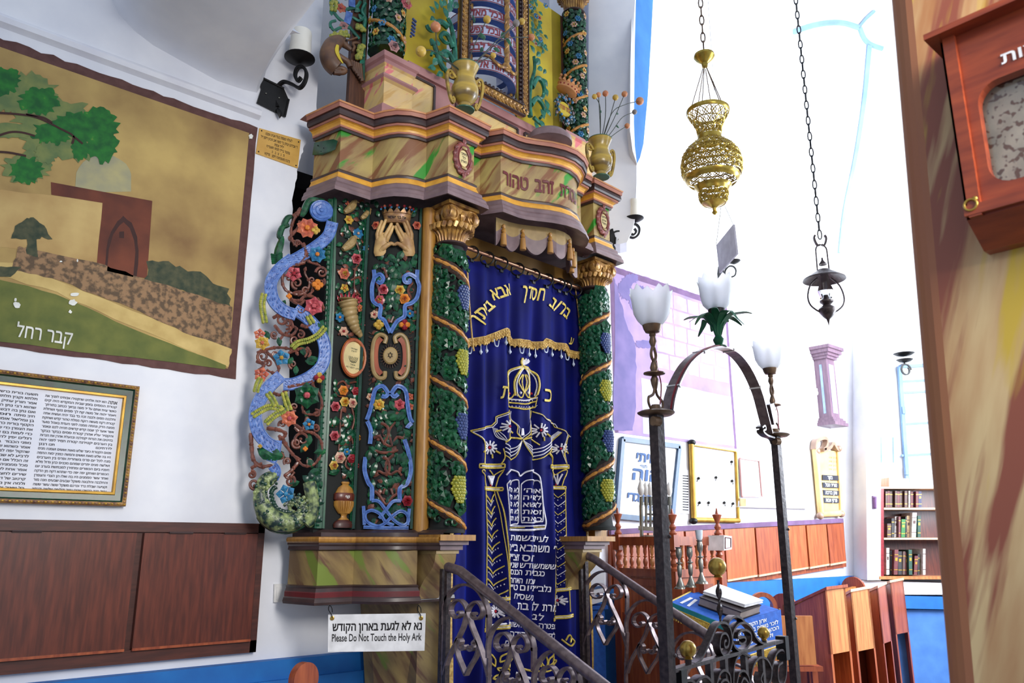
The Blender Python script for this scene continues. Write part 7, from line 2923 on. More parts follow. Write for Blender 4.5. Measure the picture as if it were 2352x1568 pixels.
def lampst(d, u, pl_v, sc, post_v, par, thin=1.0):
    """post with dished plate, scrolled stem, cup and scalloped glass shade"""
    b = gp.px(u, post_v, 0)
    ax = V((b.x, b.y, 0))
    m = MB()
    w = .0175 * thin
    m.hexa([(ax.x - w, ax.y - w, 0), (ax.x + w, ax.y - w, 0), (ax.x + w, ax.y + w, 0), (ax.x - w, ax.y + w, 0)], [(ax.x - w, ax.y - w, b.z), (ax.x + w, ax.y - w, b.z), (ax.x + w, ax.y + w, b.z), (ax.x - w, ax.y + w, b.z)])
    z0 = b.z
    for q in (.35, .62, .8):
        m.ball(V((ax.x + w, ax.y - w, z0 * q)), .006, 0, 6)
    m.build('post', 'iron', par, angle=30)
    m = MB()
    m.lathe([(.05, z0 - .006), (.060, z0), (.062, z0 + .004), (.050, z0 + .010), (.02, z0 + .014), (.014, z0 + .03), (.001, z0 + .03)], ax, 26)
    m.tube([ax + gp.e * -.045 + gp.n * .01 + UP * (z0 - .03) , ax + gp.e * -.02 + gp.n * .02 + UP * (z0 - .03)], .016, 10)
    m.build('plate', 'bronze', par)
    m = MB()
    for s in (-1, 1):
        m.tube(smooth_path([ax + gp.e * (s * x * sc) + UP * (z0 + h * sc) for x, h in ((.012, .016), (.034, .014), (.050, .030), (.048, .048), (.030, .056), (.012, .066), (.004, .086))], 4), .0048 * sc, 6)
    Z = lambda h: z0 + h * sc
    m.lathe([(.006 * sc, Z(.08)), (.012 * sc, Z(.10)), (.014 * sc, Z(.115)), (.007 * sc, Z(.13))], ax, 14)
    m.lathe([(.012 * sc, Z(.128)), (.036 * sc, Z(.134)), (.036 * sc, Z(.138)), (.010 * sc, Z(.142))], ax, 20)
    m.lathe([(.010 * sc, Z(.14)), (.014 * sc, Z(.155)), (.009 * sc, Z(.172)), (.006 * sc, Z(.178))], ax, 14)
    for s in (-1, 1):
        m.tube(smooth_path([ax + UP * Z(.175), ax + gp.e * (s * .014 * sc) + UP * Z(.19), ax + gp.e * (s * .016 * sc) + UP * Z(.205), ax + gp.e * (s * .006 * sc) + UP * Z(.225), ax + UP * Z(.23)], 4), .0055 * sc, 6)
    m.lathe([(.006 * sc, Z(.225)), (.013 * sc, Z(.245)), (.009 * sc, Z(.262)), (.012 * sc, Z(.268)), (.010 * sc, Z(.275))], ax, 14)
    m.build('stem', 'bronze', par)
    m = MB()
    m.lathe([(.010 * sc, Z(.274)), (.024 * sc, Z(.278)), (.030 * sc, Z(.290)), (.033 * sc, Z(.302)), (.031 * sc, Z(.304)), (.001, Z(.300))], ax, 20)
    m.build('cup', 'bronze', par)
    shade(ax, Z(.300), .120 * sc, .0242 * sc, .068 * sc, par)
    m = MB()
    m.tube(smooth_path([ax + gp.n * .016 + UP * Z(.03), ax + gp.e * .022 + gp.n * .012 + UP * Z(.10), ax + gp.e * .024 + UP * Z(.16), ax + gp.e * .014 + UP * Z(.22)], 4), .0025, 5)
    m.build('wire', 'red_wire', par)
    return ax, z0


def shade(ax, z, h, r0, r1, par):
    m = MB()
    seg = 48
    prof_ = [(r0, 0), (r0 * 1.5, .05), (r0 * 2.05, .18), (r1 * .90, .38), (r1 * .95, .6), (r1 * .98, .8), (r1 * 1.06, 1.0)]
    vs = []
    for lay, dr in ((0, 0), (1, -.003)):
        for i, (r, t) in enumerate(prof_):
            for k in range(seg):
                a = 2 * math.pi * k / seg
                w = (t ** 3)
                sca = 1 + .035 * w * math.cos(12 * a)
                hh = t * h + w * h * (.07 * math.cos(12 * a) + .07 * math.cos(4 * a + .6))
                vs.append(ax + V((math.cos(a), math.sin(a), 0)) * ((r + dr) * sca) + UP * (z + hh))
    n = len(prof_)
    fs = []
    for lay in (0, 1):
        o = lay * n * seg
        for i in range(n - 1):
            for k in range(seg):
                l = (k + 1) % seg
                f = (o + i * seg + k, o + i * seg + l, o + (i + 1) * seg + l, o + (i + 1) * seg + k)
                fs.append(f if lay == 0 else f[::-1])
    for k in range(seg):
        l = (k + 1) % seg
        fs.append(((n - 1) * seg + k, (n - 1) * seg + l, (2 * n - 1) * seg + l, (2 * n - 1) * seg + k))
    m.add(vs, fs)
    s_ = m.build('glass_shade', 'glass_frost', par, angle=60)
    m = MB()
    m.tube([ax + V((math.cos(t), math.sin(t), 0)) * (.010) + UP * (z + .02 + t * .0042) for t in [k * .6 for k in range(36)]], .0042, 6)
    m.lathe([(.012, z), (.012, z + .02)], ax, 10)
    m.build('bulb', 'plastic_white', s_)
    return s_


lampst(2.6, 1507, 940, 1.0, 950, ta)
lampst(3.5, 1781, 1000, 1.0, 1000, ta, .9)
ap = [(1534, 944), (1540, 910), (1553, 874), (1575, 836), (1605, 810), (1636, 799), (1662, 800), (1690, 816), (1716, 850), (1738, 898), (1752, 948), (1764, 996)]
pp = smooth_path([gp.px(u, v) for u, v in ap], 5)
m = MB()
m.bar(pp, .007, .045, gp.n)
m.build('arch_bar', 'iron_rail', ta)
m = MB()
for i in (8, 20, 32, 44):
    m.bar([pp[i], pp[i] + (pp[i + 1] - pp[i]).normalized() * .006], .012, .05, gp.n)
m.build('cable_tie', 'plastic_white', ta)
m = MB()
m.tube([p + gp.n * .012 + UP * .006 for p in pp[:28]], .004, 5)
m.build('wire', 'red_wire', ta)
# end bracket on the far post
m = MB()
m.bar(smooth_path([gp.px(u, v) for u, v in [(1744, 982), (1750, 978), (1752, 986), (1746, 990), (1756, 1000), (1772, 1006), (1778, 1018)]], 4), .008, .03, gp.n)
m.slab([gp.px(u, v, .02) for u, v in [(1758, 930), (1768, 926), (1776, 968), (1768, 976)]], gp.n * -.03)
m.build('bracket', 'iron', ta)
# green tin plant and middle lamp on the crown of the arch
am = pp[len(pp) // 2]
k_ = min(range(len(pp)), key=lambda i: abs(1176 + 0 - 1176) + abs((pp[i] - gp.px(1652, 800)).length))
am = pp[k_]
A0 = V((am.x, am.y, 0))
zt = am.z
m = MB()
m.lathe([(.030, zt + .002), (.030, zt + .006), (.014, zt + .012), (.020, zt + .024), (.022, zt + .032), (.012, zt + .048), (.012, zt + .07), (.018, zt + .10)], A0, 16)
for k in range(11):
    a = 2 * math.pi * k / 11 + .2
    d = V((math.cos(a), math.sin(a), 0))
    base = A0 + d * .010 + UP * (zt + .05)
    path = smooth_path([base, base + d * .012 + UP * .04, base + d * (.035 + .01 * (k % 3)) + UP * .078, base + d * (.075 + .02 * (k % 2)) + UP * (.088 - .016 * (k % 3)), base + d * (.105 + .02 * (k % 2)) + UP * (.082 - .03 * (k % 3))], 4)
    N = len(path)
    m.bar(path, [.006 + .026 * math.sin(math.pi * min(1, .1 + .9 * i / (N - 1))) for i in range(N)], .0035, d.cross(UP).cross((path[-1] - path[0]).normalized()))
m.build('tin_plant', 'green_tin', ta)
m = MB()
m.lathe([(.030, zt + .128), (.032, zt + .135), (.034, zt + .155), (.032, zt + .158), (.001, zt + .158)], A0, 20)
m.tube([A0 + UP * (zt + .08), A0 + UP * (zt + .13)], .010, 8)
m.build('cup', 'iron_black', ta)
shade(A0, zt + .156, .125, .026, .066, ta)

# the low gate between the posts
tg = thing('iron_gate', V((2.63, 1.742, 0)), 'low wrought iron gate of curled scrolls topped with three brass balls', 'gate')


def gb(pts, w=.008, t=.026, n=5, name='scroll', closed=False):
    m = MB()
    m.bar(smooth_path([gp.px(u, v) for u, v in pts], n), w, t, gp.n)
    return m.build(name, 'iron', tg)


m = MB()
pa_, pb_ = gp.px(1542, 1538), gp.px(1800, 1470)
zz_ = (pa_.z + pb_.z) / 2
m.beam(V((pa_.x, pa_.y, zz_)), V((pb_.x, pb_.y, zz_)), .030, .012, UP)
m.build('top_bar', 'iron', tg, False)
gb([(1588, 1524), (1604, 1512), (1620, 1480), (1638, 1440), (1650, 1429), (1664, 1433), (1672, 1450), (1674, 1478), (1664, 1502), (1652, 1500), (1646, 1482), (1650, 1458), (1660, 1454), (1667, 1468), (1664, 1484), (1657, 1484), (1657, 1472), (1661, 1470)])
gb([(1796, 1470), (1770, 1474), (1752, 1478), (1738, 1472), (1728, 1460), (1721, 1444), (1706, 1430), (1688, 1434), (1677, 1452), (1676, 1474), (1686, 1490), (1702, 1492), (1716, 1476), (1718, 1456), (1706, 1446), (1694, 1448)])
gb([(1694, 1448), (1688, 1456), (1690, 1464), (1702, 1462), (1706, 1470), (1698, 1478), (1690, 1474)])
gb([(1666, 1440), (1668, 1426), (1680, 1415), (1694, 1418), (1704, 1428)])
gb([(1690, 1498), (1700, 1500), (1712, 1506)])
for pts in ([(1676, 1568), (1678, 1530), (1686, 1508), (1700, 1498), (1716, 1508)], [(1684, 1568), (1690, 1544), (1702, 1540), (1712, 1556), (1714, 1580)], [(1716, 1568), (1722, 1530), (1736, 1510), (1752, 1512), (1764, 1534), (1762, 1560), (1750, 1576), (1740, 1560), (1744, 1544)],
            [(1762, 1568), (1766, 1530), (1776, 1500), (1790, 1492), (1798, 1510), (1798, 1550), (1790, 1572), (1780, 1560), (1780, 1530), (1790, 1520)], [(1636, 1580), (1644, 1548), (1656, 1538), (1668, 1550), (1670, 1580)], [(1584, 1580), (1596, 1560), (1612, 1552), (1626, 1566), (1632, 1590)],
            [(1548, 1590), (1562, 1566), (1580, 1562), (1596, 1580)], [(1640, 1590), (1648, 1566), (1660, 1560), (1670, 1576)], [(1690, 1580), (1700, 1556), (1712, 1570)]):
    gb(pts, .008, .03)
for u, v in ((1628, 1520), (1662, 1510), (1708, 1500), (1746, 1490)):
    m = MB()
    p = gp.px(u, v)
    m.hexa([p + gp.e * x + gp.n * y + V((0, 0, -p.z + .4)) for x, y in ((-.012, .01), (.012, .01), (.012, -.01), (-.012, -.01))], [p + gp.e * x + gp.n * y + V((0, 0, zz_ - p.z)) for x, y in ((-.012, .01), (.012, .01), (.012, -.01), (-.012, -.01))])
    m.build('upright', 'iron', tg, False)
for u, v in ((1549, 1542), (1797, 1460)):
    m = MB()
    p = gp.px(u + (10 if u < 1600 else 0), v + 18)
    m.hexa([p + gp.e * x + gp.n * y - UP * .06 for x, y in ((-.02, .02), (.02, .02), (.02, -.02), (-.02, -.02))], [p + gp.e * x + gp.n * y + UP * .03 for x, y in ((-.02, .02), (.02, .02), (.02, -.02), (-.02, -.02))])
    m.build('hinge', 'iron_black', tg, False)
# twisted finial
m = MB()
b0, b1 = gp.px(1655, 1428), gp.px(1648, 1332)
b1 = V((b0.x, b0.y, b1.z))
N = 26
vs, fs = [], []
for i in range(N + 1):
    t = i / N
    p = b0.lerp(b1, t)
    a = t * 7.5
    for k in range(4):
        r = .011 if k % 2 == 0 else .0045
        vs.append(p + V((math.cos(a + k * math.pi / 2), math.sin(a + k * math.pi / 2), 0)) * r)
for i in range(N):
    for k in range(4):
        fs.append((i * 4 + k, i * 4 + (k + 1) % 4, i * 4 + 4 + (k + 1) % 4, i * 4 + 4 + k))
m.add(vs, fs)
m.build('twisted_stem', 'iron', tg, angle=50)
for u, v, r, zb_l in ((1648, 1301, 20.5, None), (1580, 1490, 18.5, 1524), (1754, 1453, 13.5, 1476)):
    c = gp.px(u, v)
    if zb_l is None:
        c = V((b0.x, b0.y, c.z))
    d = c.x * math.cos(YAW) + c.y * math.sin(YAW)
    R_ = r * d / 1880
    m = MB()
    m.ball(c, R_, 0, 22)
    m.lathe([(R_ * .55, c.z - R_ * 1.12), (R_ * .42, c.z - R_ * 1.0), (R_ * .3, c.z - R_ * .85)], (c.x, c.y, 0), 14)
    m.build('ball', 'brass', tg)
    if zb_l:
        m = MB()
        m.tube([V((c.x, c.y, c.z - R_ * 1.0)), V((c.x, c.y, zz_))], R_ * .4, 8)
        m.build('ball_stem', 'iron', tg)


# ================================================================== far wall right of the ark
M2 = ['mural_mauve', 'mural_pink', 'mural_block', 'mural_violet', 'mural_white']
m = MB()
rr = random.Random(12)
zt, zb = 1.955 + EYE, .742 + EYE
x0, x1 = W(1406, 800).x, W(1675, 800).x
out = [wp(x0, zb, .004)] + [wp(x0 + (x1 - x0) * i / 20, zb, .004) for i in range(1, 20)] + [wp(x1, zb, .004)] + [wp(x1, zt, .004)] + [wp(x1 + (x0 - x1) * i / 40, zt + rr.uniform(-.004, .006), .004) for i in range(41)]
m.slab(out, (0, .004, 0), 1)


def rect2(xa, xb, za, zb_, off, mi, jit=.003):
    k = 6
    pts = []
    for (ax_, az), (bx_, bz) in (((xa, za), (xb, za)), ((xb, za), (xb, zb_)), ((xb, zb_), (xa, zb_)), ((xa, zb_), (xa, za))):
        for i in range(k):
            t = i / k
            pts.append(wp(ax_ + (bx_ - ax_) * t + rr.uniform(-jit, jit), az + (bz - az) * t + rr.uniform(-jit, jit), off))
    m.add(pts, [list(range(len(pts)))], mi)


rect2(x0, x1, zt - .05, zt, .0046, 0)
rect2(x0, x0 + .035, zb, zt, .0047, 0)
rect2(x1 - .03, x1, zb, zt, .0047, 0)
q = random.Random(4)
for r in range(5):
    za = zt - .06 - (r + 1) * .125
    xx = x0 + .42 + (r % 2) * .08
    while xx < x1 - .06:
        w_ = q.uniform(.14, .24)
        rect2(xx, min(xx + w_ - .012, x1 - .04), za, za + .112, .005, 2)
        xx += w_
wall_poly(m, [(1412, 640), (1418, 660), (1428, 700), (1440, 752), (1452, 772), (1460, 800), (1462, 860), (1458, 960), (1452, 990), (1410, 988)], .0055, 3, 2, 4, 4)
for i, (cx, cy, rx, ry) in enumerate([(1436, 662, 16, 26), (1458, 690, 14, 20), (1474, 672, 10, 16), (1450, 640, 16, 12), (1480, 790, 24, 9)]):
    blob(cx, cy, rx, ry, .0058 + i * .0001, 3, 60 + i)
rect2(x0 + .30, x1 - .03, zb + .02, zb + .42, .0049, 4)
tag(m.build('mural', M2, None, False), 'faded lilac wall mural of stone blocks right of the ark, behind the arch', 'mural')


def wq(q, off):
    return [W(u, v, off) for u, v in q]


def frame_thing(name, q, w, t, mats, label, cat, off=.0, page='paper'):
    """framed sheet on the wall: q = pixel corners (tl,tr,br,bl)"""
    tt = thing(name, W(q[3][0], q[3][1]), label, cat)
    P = wq(q, .02 + off)
    m = MB()
    for i in range(4):
        m.beam(P[i], P[(i + 1) % 4], w, t, V((0, -1, 0)))
        m.ball(P[i], w * .5, 0, 6)
    m.build('frame', mats[0], tt, False)
    m = MB()
    m.slab([p + V((0, .004, 0)) for p in P], (0, .006, 0))
    pg = m.build('sheet', page, tt, False)
    return tt, pg


tt, pg = frame_thing('framed_poster', [(1429, 1008), (1559, 1025), (1541, 1197), (1415, 1185)], .035, .03, ['frame_navy'], 'dark blue framed poster with big Hebrew letters behind the wooden balustrade', 'picture', page='white_paint')
m = MB()
g_ = bil([(1429, 1008), (1559, 1025), (1541, 1197), (1415, 1185)], .0225, W)
for tx, y, a, b, h in (('שויתי', .74, .28, .72, .11), ('הוי׳', .66, .36, .48, .04), ('יהוה', .50, .24, .82, .14), ('לנגדי', .22, .18, .60, .10), ('תמיד', .12, .5, .7, .06)):
    m.text(tx, g_, (a, y), (b, y), h, 0, .03)
m.build('lettering', 'ink_blue', pg, False)
m = MB()
m.slab(wq([(1560, 1076), (1584, 1080), (1584, 1180), (1552, 1178)], .008), (0, .008, 0), 0)
for k in range(14):
    v = 1092 + k * 6
    m.beam(W(1568, v, .0085), W(1581, v + 1, .0085), .008, .001, V((0, -1, 0)), 1)
tag(m.build('notice_sheet', ['paper', 'ink'], None, False), 'narrow printed sheet on the wall between the dark poster and the gold-edged board', 'paper')
q = [(1588, 1022), (1690, 1038), (1697, 1194), (1594, 1192)]
t = thing('display_board', W(1590, 1195), 'white display board with gold roller edges and a black top knob', 'board')
m = MB()
m.slab(wq(q, .02), (0, .012, 0))
m.build('panel', 'white_paint', t, False)
for nm, a, b, r in (('roller', (1588, 1020), (1594, 1194), .021), ('roller', (1594, 1193), (1697, 1195), .019), ('edge_strip', (1690, 1038), (1696, 1192), .013), ('edge_strip', (1588, 1022), (1690, 1037), .006)):
    m = MB()
    m.tube([W(*a, .03), W(*b, .03)], r, 12)
    m.build(nm, 'gold_frame', t)
for a in ((1589, 1016), (1593, 1196)):
    m = MB()
    m.ball(W(*a, .03), .030, 0, 12, (1, 1, .8))
    m.build('knob', 'iron_black', t)
for i, (u, v) in enumerate(((1605, 1098), (1645, 1096), (1682, 1104), (1607, 1154), (1628, 1154), (1664, 1154), (1684, 1156), (1681, 1060))):
    m = MB()
    m.ball(W(u, v, .03), .011, 0, 8)
    m.tube([W(u, v, .028), W(u - 4 + i % 3 * 3, v + 8, .024)], .003, 5)
    m.build('pin', 'iron_black', t)
frame_thing('white_frame', [(1699, 1052), (1743, 1058), (1750, 1140), (1704, 1140)], .012, .012, ['rose_wood'], 'thin rose-edged white frame right of the gold-edged board', 'picture', page='white_paint')
m = MB()
m.slab(wq([(1698, 1150), (1862, 1158), (1862, 1168), (1698, 1164)], .05), (0, .05, 0), 0)
m.slab(wq([(1700, 1144), (1714, 1145), (1714, 1162), (1700, 1162)], .056), (0, .02, 0), 1)
tag(m.build('wall_shelf', ['white_paint', 'mould_cream'], None, False), 'white shallow wall shelf under the thin white frame', 'shelf')

# wooden wainscot with five leaves
t = thing('wood_panelling', W(1800, 1340), 'warm brown row of wooden wall panels along the far wall, above the blue strip', 'wall panel')
tp = lambda x: 1203 - .0476 * (x - 1661)
bt = lambda x: 1342 - .155 * (x - 1668)
m = MB()
m.slab(wq([(1404, tp(1404)), (1937, tp(1937)), (1944, bt(1944) + 2), (1404, bt(1404) + 8)], .03), (0, .03, 0), 0)
m.slab(wq([(1404, tp(1404)), (1937, tp(1937)), (1938, tp(1937) + 10), (1404, tp(1404) + 12)], .05), (0, .02, 0), 1)
m.build('frame', ['wood_red', 'mural_mauve'], t, False)
for i, (a, b, mt) in enumerate(((1410, 1486, 'wood_red'), (1490, 1570, 'wood_red'), (1575, 1660, 'wood_red'), (1664, 1732, 'wood_orange'), (1736, 1786, 'wood_red'), (1790, 1849, 'wood_orange'), (1853, 1897, 'wood_orange'), (1900, 1936, 'wood_red'))):
    sh = 8
    m = MB()
    m.slab(wq([(a, tp(a) + 13), (b, tp(b) + 12), (b + sh, bt(b + sh) - 10), (a + sh, bt(a + sh) - 9)], .055), (0, .024, 0), 0)
    p = m.build('panel', mt, t, False)
    m = MB()
    m.slab(wq([(a + sh, bt(a + sh) - 10), (b + sh, bt(b + sh) - 11), (b + sh, bt(b + sh) - 7), (a + sh, bt(a + sh) - 6)], .068), (0, .03, 0), 0)
    m.build('bottom_bead', 'wood_pale', p, False)
m = MB()
z_ = W(1850, 1327).z
m.box((3.86, WALL - .05, 0), (7.28, WALL, z_))
structure(m, 'baseboard_right', 'dado_blue', False)

# long-case style wall clock
t = thing('wall_clock', at_y(1898, 978, 3.4), 'tall narrow mauve-brown wall clock with glazed case near the far corner', 'clock')


def ck(u0, u1, u2, v0, v1, grow, yb=3.6, yf=3.36):
    b = at_y(u0, 880, yb)
    yf = at_x(u1, 880, b.x).y
    a, c = at_y(u1, 880, yf), at_y(u2, 880, yf)
    z1, z0 = at_y(u1, v0, yf).z, at_y(u1, v1, yf).z
    xl, xr_ = a.x, c.x
    return (xl - grow, yf - grow, z0), (xr_ + grow, yb, z1)


m = MB()
m.box(*ck(1874, 1903, 1921, 822, 960, 0))
m.build('case', 'clock_wood', t, False)
m = MB()
for v0, v1, g in ((797, 804, .07), (804, 812, .055), (812, 818, .035), (818, 824, .02)):
    m.box(*ck(1874, 1903, 1921, v0, v1, g))
m.build('cornice', 'clock_wood', t, False)
m = MB()
for v0, v1, g in ((956, 961, .02), (961, 967, .035), (967, 974, .05)):
    m.box(*ck(1874, 1903, 1921, v0, v1, g))
m.build('base', 'clock_wood', t, False)
lo_, hi_ = ck(1874, 1903, 1921, 836, 946, 0)
m = MB()
m.box((lo_[0] - .004, lo_[1] + .05, lo_[2]), (lo_[0] + .01, hi_[1] - .05, hi_[2]))
m.build('side_glass', 'clock_glass', t, False)
m = MB()
m.box((lo_[0] + .03, lo_[1] - .004, lo_[2]), (hi_[0] - .03, lo_[1] + .01, hi_[2]))
m.build('front_glass', 'clock_front', t, False)
m = MB()
xm_ = lo_[0] - .006
m.box((xm_ - .002, lo_[1] + .11, lo_[2] + .18), (xm_ + .004, lo_[1] + .14, hi_[2] - .22))
m.ball(V((xm_, lo_[1] + .125, lo_[2] + .2)), .022, 0, 10, (.3, 1, 1))
m.build('pendulum', 'white_paint', t)

# scroll-shaped plaque
t = thing('scroll_plaque', W(1902, 1186), 'gilt scroll-shaped prayer plaque with four black sliding name strips', 'plaque')
m = MB()
m.slab(wq([(1872, 1032), (1924, 1036), (1932, 1180), (1884, 1182)], .03), (0, .03, 0))
pl_ = m.build('panel', 'plaque_gold', t, False)
for a, b, r in (((1872, 1030), (1886, 1180), .030),):
    m = MB()
    m.tube([W(*a, .04), W(*b, .04)], r, 10)
    m.build('roller', 'plaque_gold', t)
for a, b, r in (((1924, 1034), (1932, 1180), .018), ((1884, 1180), (1934, 1178), .03)):
    m = MB()
    m.tube([W(*a, .04), W(*b, .04)], r, 10)
    m.build('roller', 'plaque_gold', t)
m = MB()
m.bar(smooth_path([W(u, v, .04) for u, v in [(1870, 1032), (1872, 1014), (1886, 1006), (1896, 1010), (1894, 1026), (1886, 1034), (1902, 1028), (1910, 1018), (1918, 1030), (1924, 1034)]], 4), .03, .05, (0, 1, 0))
for u, v in ((1926, 1030), (1932, 1180), (1884, 1184), (1876, 1036)):
    m.ball(W(u, v, .05), .032, 0, 10)
m.build('scrolled_top', 'plaque_edge', t)
for i, tx in enumerate(('בקר', 'מוריד הטל', 'ותן ברכה', 'פרקי אבות')):
    v = 1090 + i * 17.4
    m = MB()
    q = [(1890 + i * .6, v), (1926 + i * .4, v + 2), (1926 + i * .4, v + 13), (1890 + i * .6, v + 12)]
    m.slab(wq(q, .042), (0, .012, 0))
    st_ = m.build('name_strip', 'name_black', t, False)
    m = MB()
    m.text(tx, bil(q, .0435, W), (.30 if i == 0 else .14, .22), (.62 if i == 0 else .88, .22), .60, 0, .02)
    m.build('lettering', 'white_paint', st_, False)
m = MB()
for k in range(4):
    m.text('ברוך אתה', lambda x, y: W(x, -y, .0315), (1904, -(1052 + 9 * k)), (1921, -(1053 + 9 * k)), 4, 0)
m.build('lettering', 'plaque_edge', pl_, False)

# ================================================================== bookcase and books on the end wall
BO = .24
t = thing('bookcase', EW(2080, 1330, .12), 'built-in open bookcase with white shelf edges and dark red sides by the window', 'bookcase')
rowsv = [(1122, 1167, 1166), (1171, 1236, 1235), (1240, 1322, 1321)]


def erect(u0, u1, v0, v1, o0, o1, m, mi=0):
    f = [EW(u0, v1, o1), EW(u1, v1, o1), EW(u1, v0, o1), EW(u0, v0, o1)]
    m.slab(f, nE * (o0 - o1), mi)


m = MB()
erect(2022, 2240, 1118, 1330, .0, .02, m)
m.build('back', 'wood_dark', t, False)
m = MB()
erect(2022, 2030, 1120, 1328, .0, BO, m)
m.build('side', 'petal_red', t, False)
for v in (1119, 1167, 1236):
    m = MB()
    erect(2018 if v < 1130 else 2030, 2240, v - 1.5, v + 3, .0, BO + .004, m)
    m.build('shelf', 'wood_pale', t, False)
m = MB()
erect(2020, 2240, 1323, 1330, .0, BO + .01, m)
m.build('base', 'wood_light', t, False)
BK = ['book_brown', 'book_black', 'book_maroon', 'book_green', 'book_white', 'book_tan', 'book_forest', 'book_blue']
COLN = dict(book_brown='brown', book_black='black', book_maroon='maroon', book_green='green', book_white='white', book_tan='tan', book_forest='dark green', book_blue='navy')
rows_ = [
    (1166, [(2034, 2039, 1128, 'book_brown'), (2039, 2044, 1127, 'book_maroon'), (2044, 2050, 1128, 'book_brown'), (2050, 2055, 1129, 'book_black'), (2056, 2061, 1127, 'book_brown'), (2061, 2067, 1128, 'book_maroon'), (2067, 2073, 1127, 'book_brown'),
            (2073, 2078, 1128, 'book_maroon'), (2078, 2084, 1127, 'book_brown'), (2087, 2091, 1127, 'book_white'), (2092, 2098, 1128, 'book_maroon'), (2098, 2104, 1127, 'book_blue'), (2104, 2110, 1128, 'book_maroon'), (2110, 2117, 1128, 'book_blue')]),
    (1235, [(2038, 2047, 1202, 'book_brown'), (2048, 2054, 1190, 'book_black'), (2054, 2062, 1186, 'book_white'), (2064, 2069, 1186, 'book_maroon'), (2070, 2079, 1192, 'book_green'), (2080, 2083, 1186, 'book_black'), (2084, 2091, 1184, 'book_tan'), (2094, 2104, 1177, 'book_white'), (2108, 2115, 1184, 'book_forest')]),
    (1321, [(2036, 2043, 1258, 'book_white'), (2045, 2051, 1264, 'book_black'), (2053, 2062, 1262, 'book_maroon'), (2063, 2072, 1266, 'book_black'), (2073, 2079, 1266, 'book_brown'), (2079, 2087, 1268, 'book_maroon'), (2088, 2096, 1262, 'book_forest'), (2099, 2107, 1276, 'book_maroon'), (2108, 2113, 1272, 'book_black'), (2114, 2118, 1264, 'book_tan'), (2120, 2126, 1260, 'book_white')])]
used = {}
SH = ('top', 'middle', 'bottom')
ORD = ['first', 'second', 'third', 'fourth', 'fifth', 'sixth', 'seventh', 'eighth', 'ninth', 'tenth', 'eleventh', 'twelfth', 'thirteenth', 'fourteenth']
for ri, (vb, lst) in enumerate(rows_):
    for bi, (u0, u1, v0, mt) in enumerate(lst):
        m = MB()
        tilt = (0, 0, 2, 0, 1, 0, -1, 2, 0, 1, 0, 0, 0, 0)[bi] if ri else 0
        vb_ = vb - 1.6
        o1 = BO - .03 - .012 * ((bi * 5 + ri) % 4)
        f = [EW(u0, vb_, o1), EW(u1 - .4, vb_, o1), EW(u1 - .4 + tilt, v0, o1), EW(u0 + tilt, v0, o1)]
        m.slab(f, nE * (-o1 + .03), 0)
        for q in (.2, .8):
            a = f[0].lerp(f[3], q) + nE * .001
            b = f[1].lerp(f[2], q) + nE * .001
            m.beam(a, b, .006, .002, nE, 1)
        if u1 - u0 > 6:
            m.slab([f[0].lerp(f[3], .55) .lerp(f[1].lerp(f[2], .55), k) + nE * .001 if z == 0 else f[0].lerp(f[3], .68).lerp(f[1].lerp(f[2], .68), k) + nE * .001 for k, z in ((.2, 0), (.8, 0), (.8, 1), (.2, 1))], nE * .001, 1)
        o = m.build('book', [mt, 'gold_frame' if mt not in ('book_white', 'book_tan') else 'book_brown'], None, False)
        tag(o, '%s book, %s from the left on the %s shelf of the bookcase' % (COLN[mt], ORD[bi], SH[ri]), 'book', 'books on the %s shelf' % SH[ri])
m = MB()
f = [EW(2042, 1118, .20), EW(2088, 1118, .20), EW(2087, 1099, .20), EW(2042, 1096, .20)]
m.slab(f, nE * -.14)
tag(m.build('wooden_box', 'wood_pale', None, False), 'pale wooden block lying on top of the bookcase under the window', 'box')
m = MB()
m.slab([EW(2005, 1138, .262), EW(2014, 1140, .262), EW(2014, 1168, .262), EW(2006, 1168, .262)], nE * -.016)
m.tube([EW(2009, 1142, .262), EW(2010, 1166, .262)], .015, 8)
tag(m.build('mezuzah_case', 'mezuzah', None), 'small purple upright case on the white wall left of the bookcase', 'mezuzah')

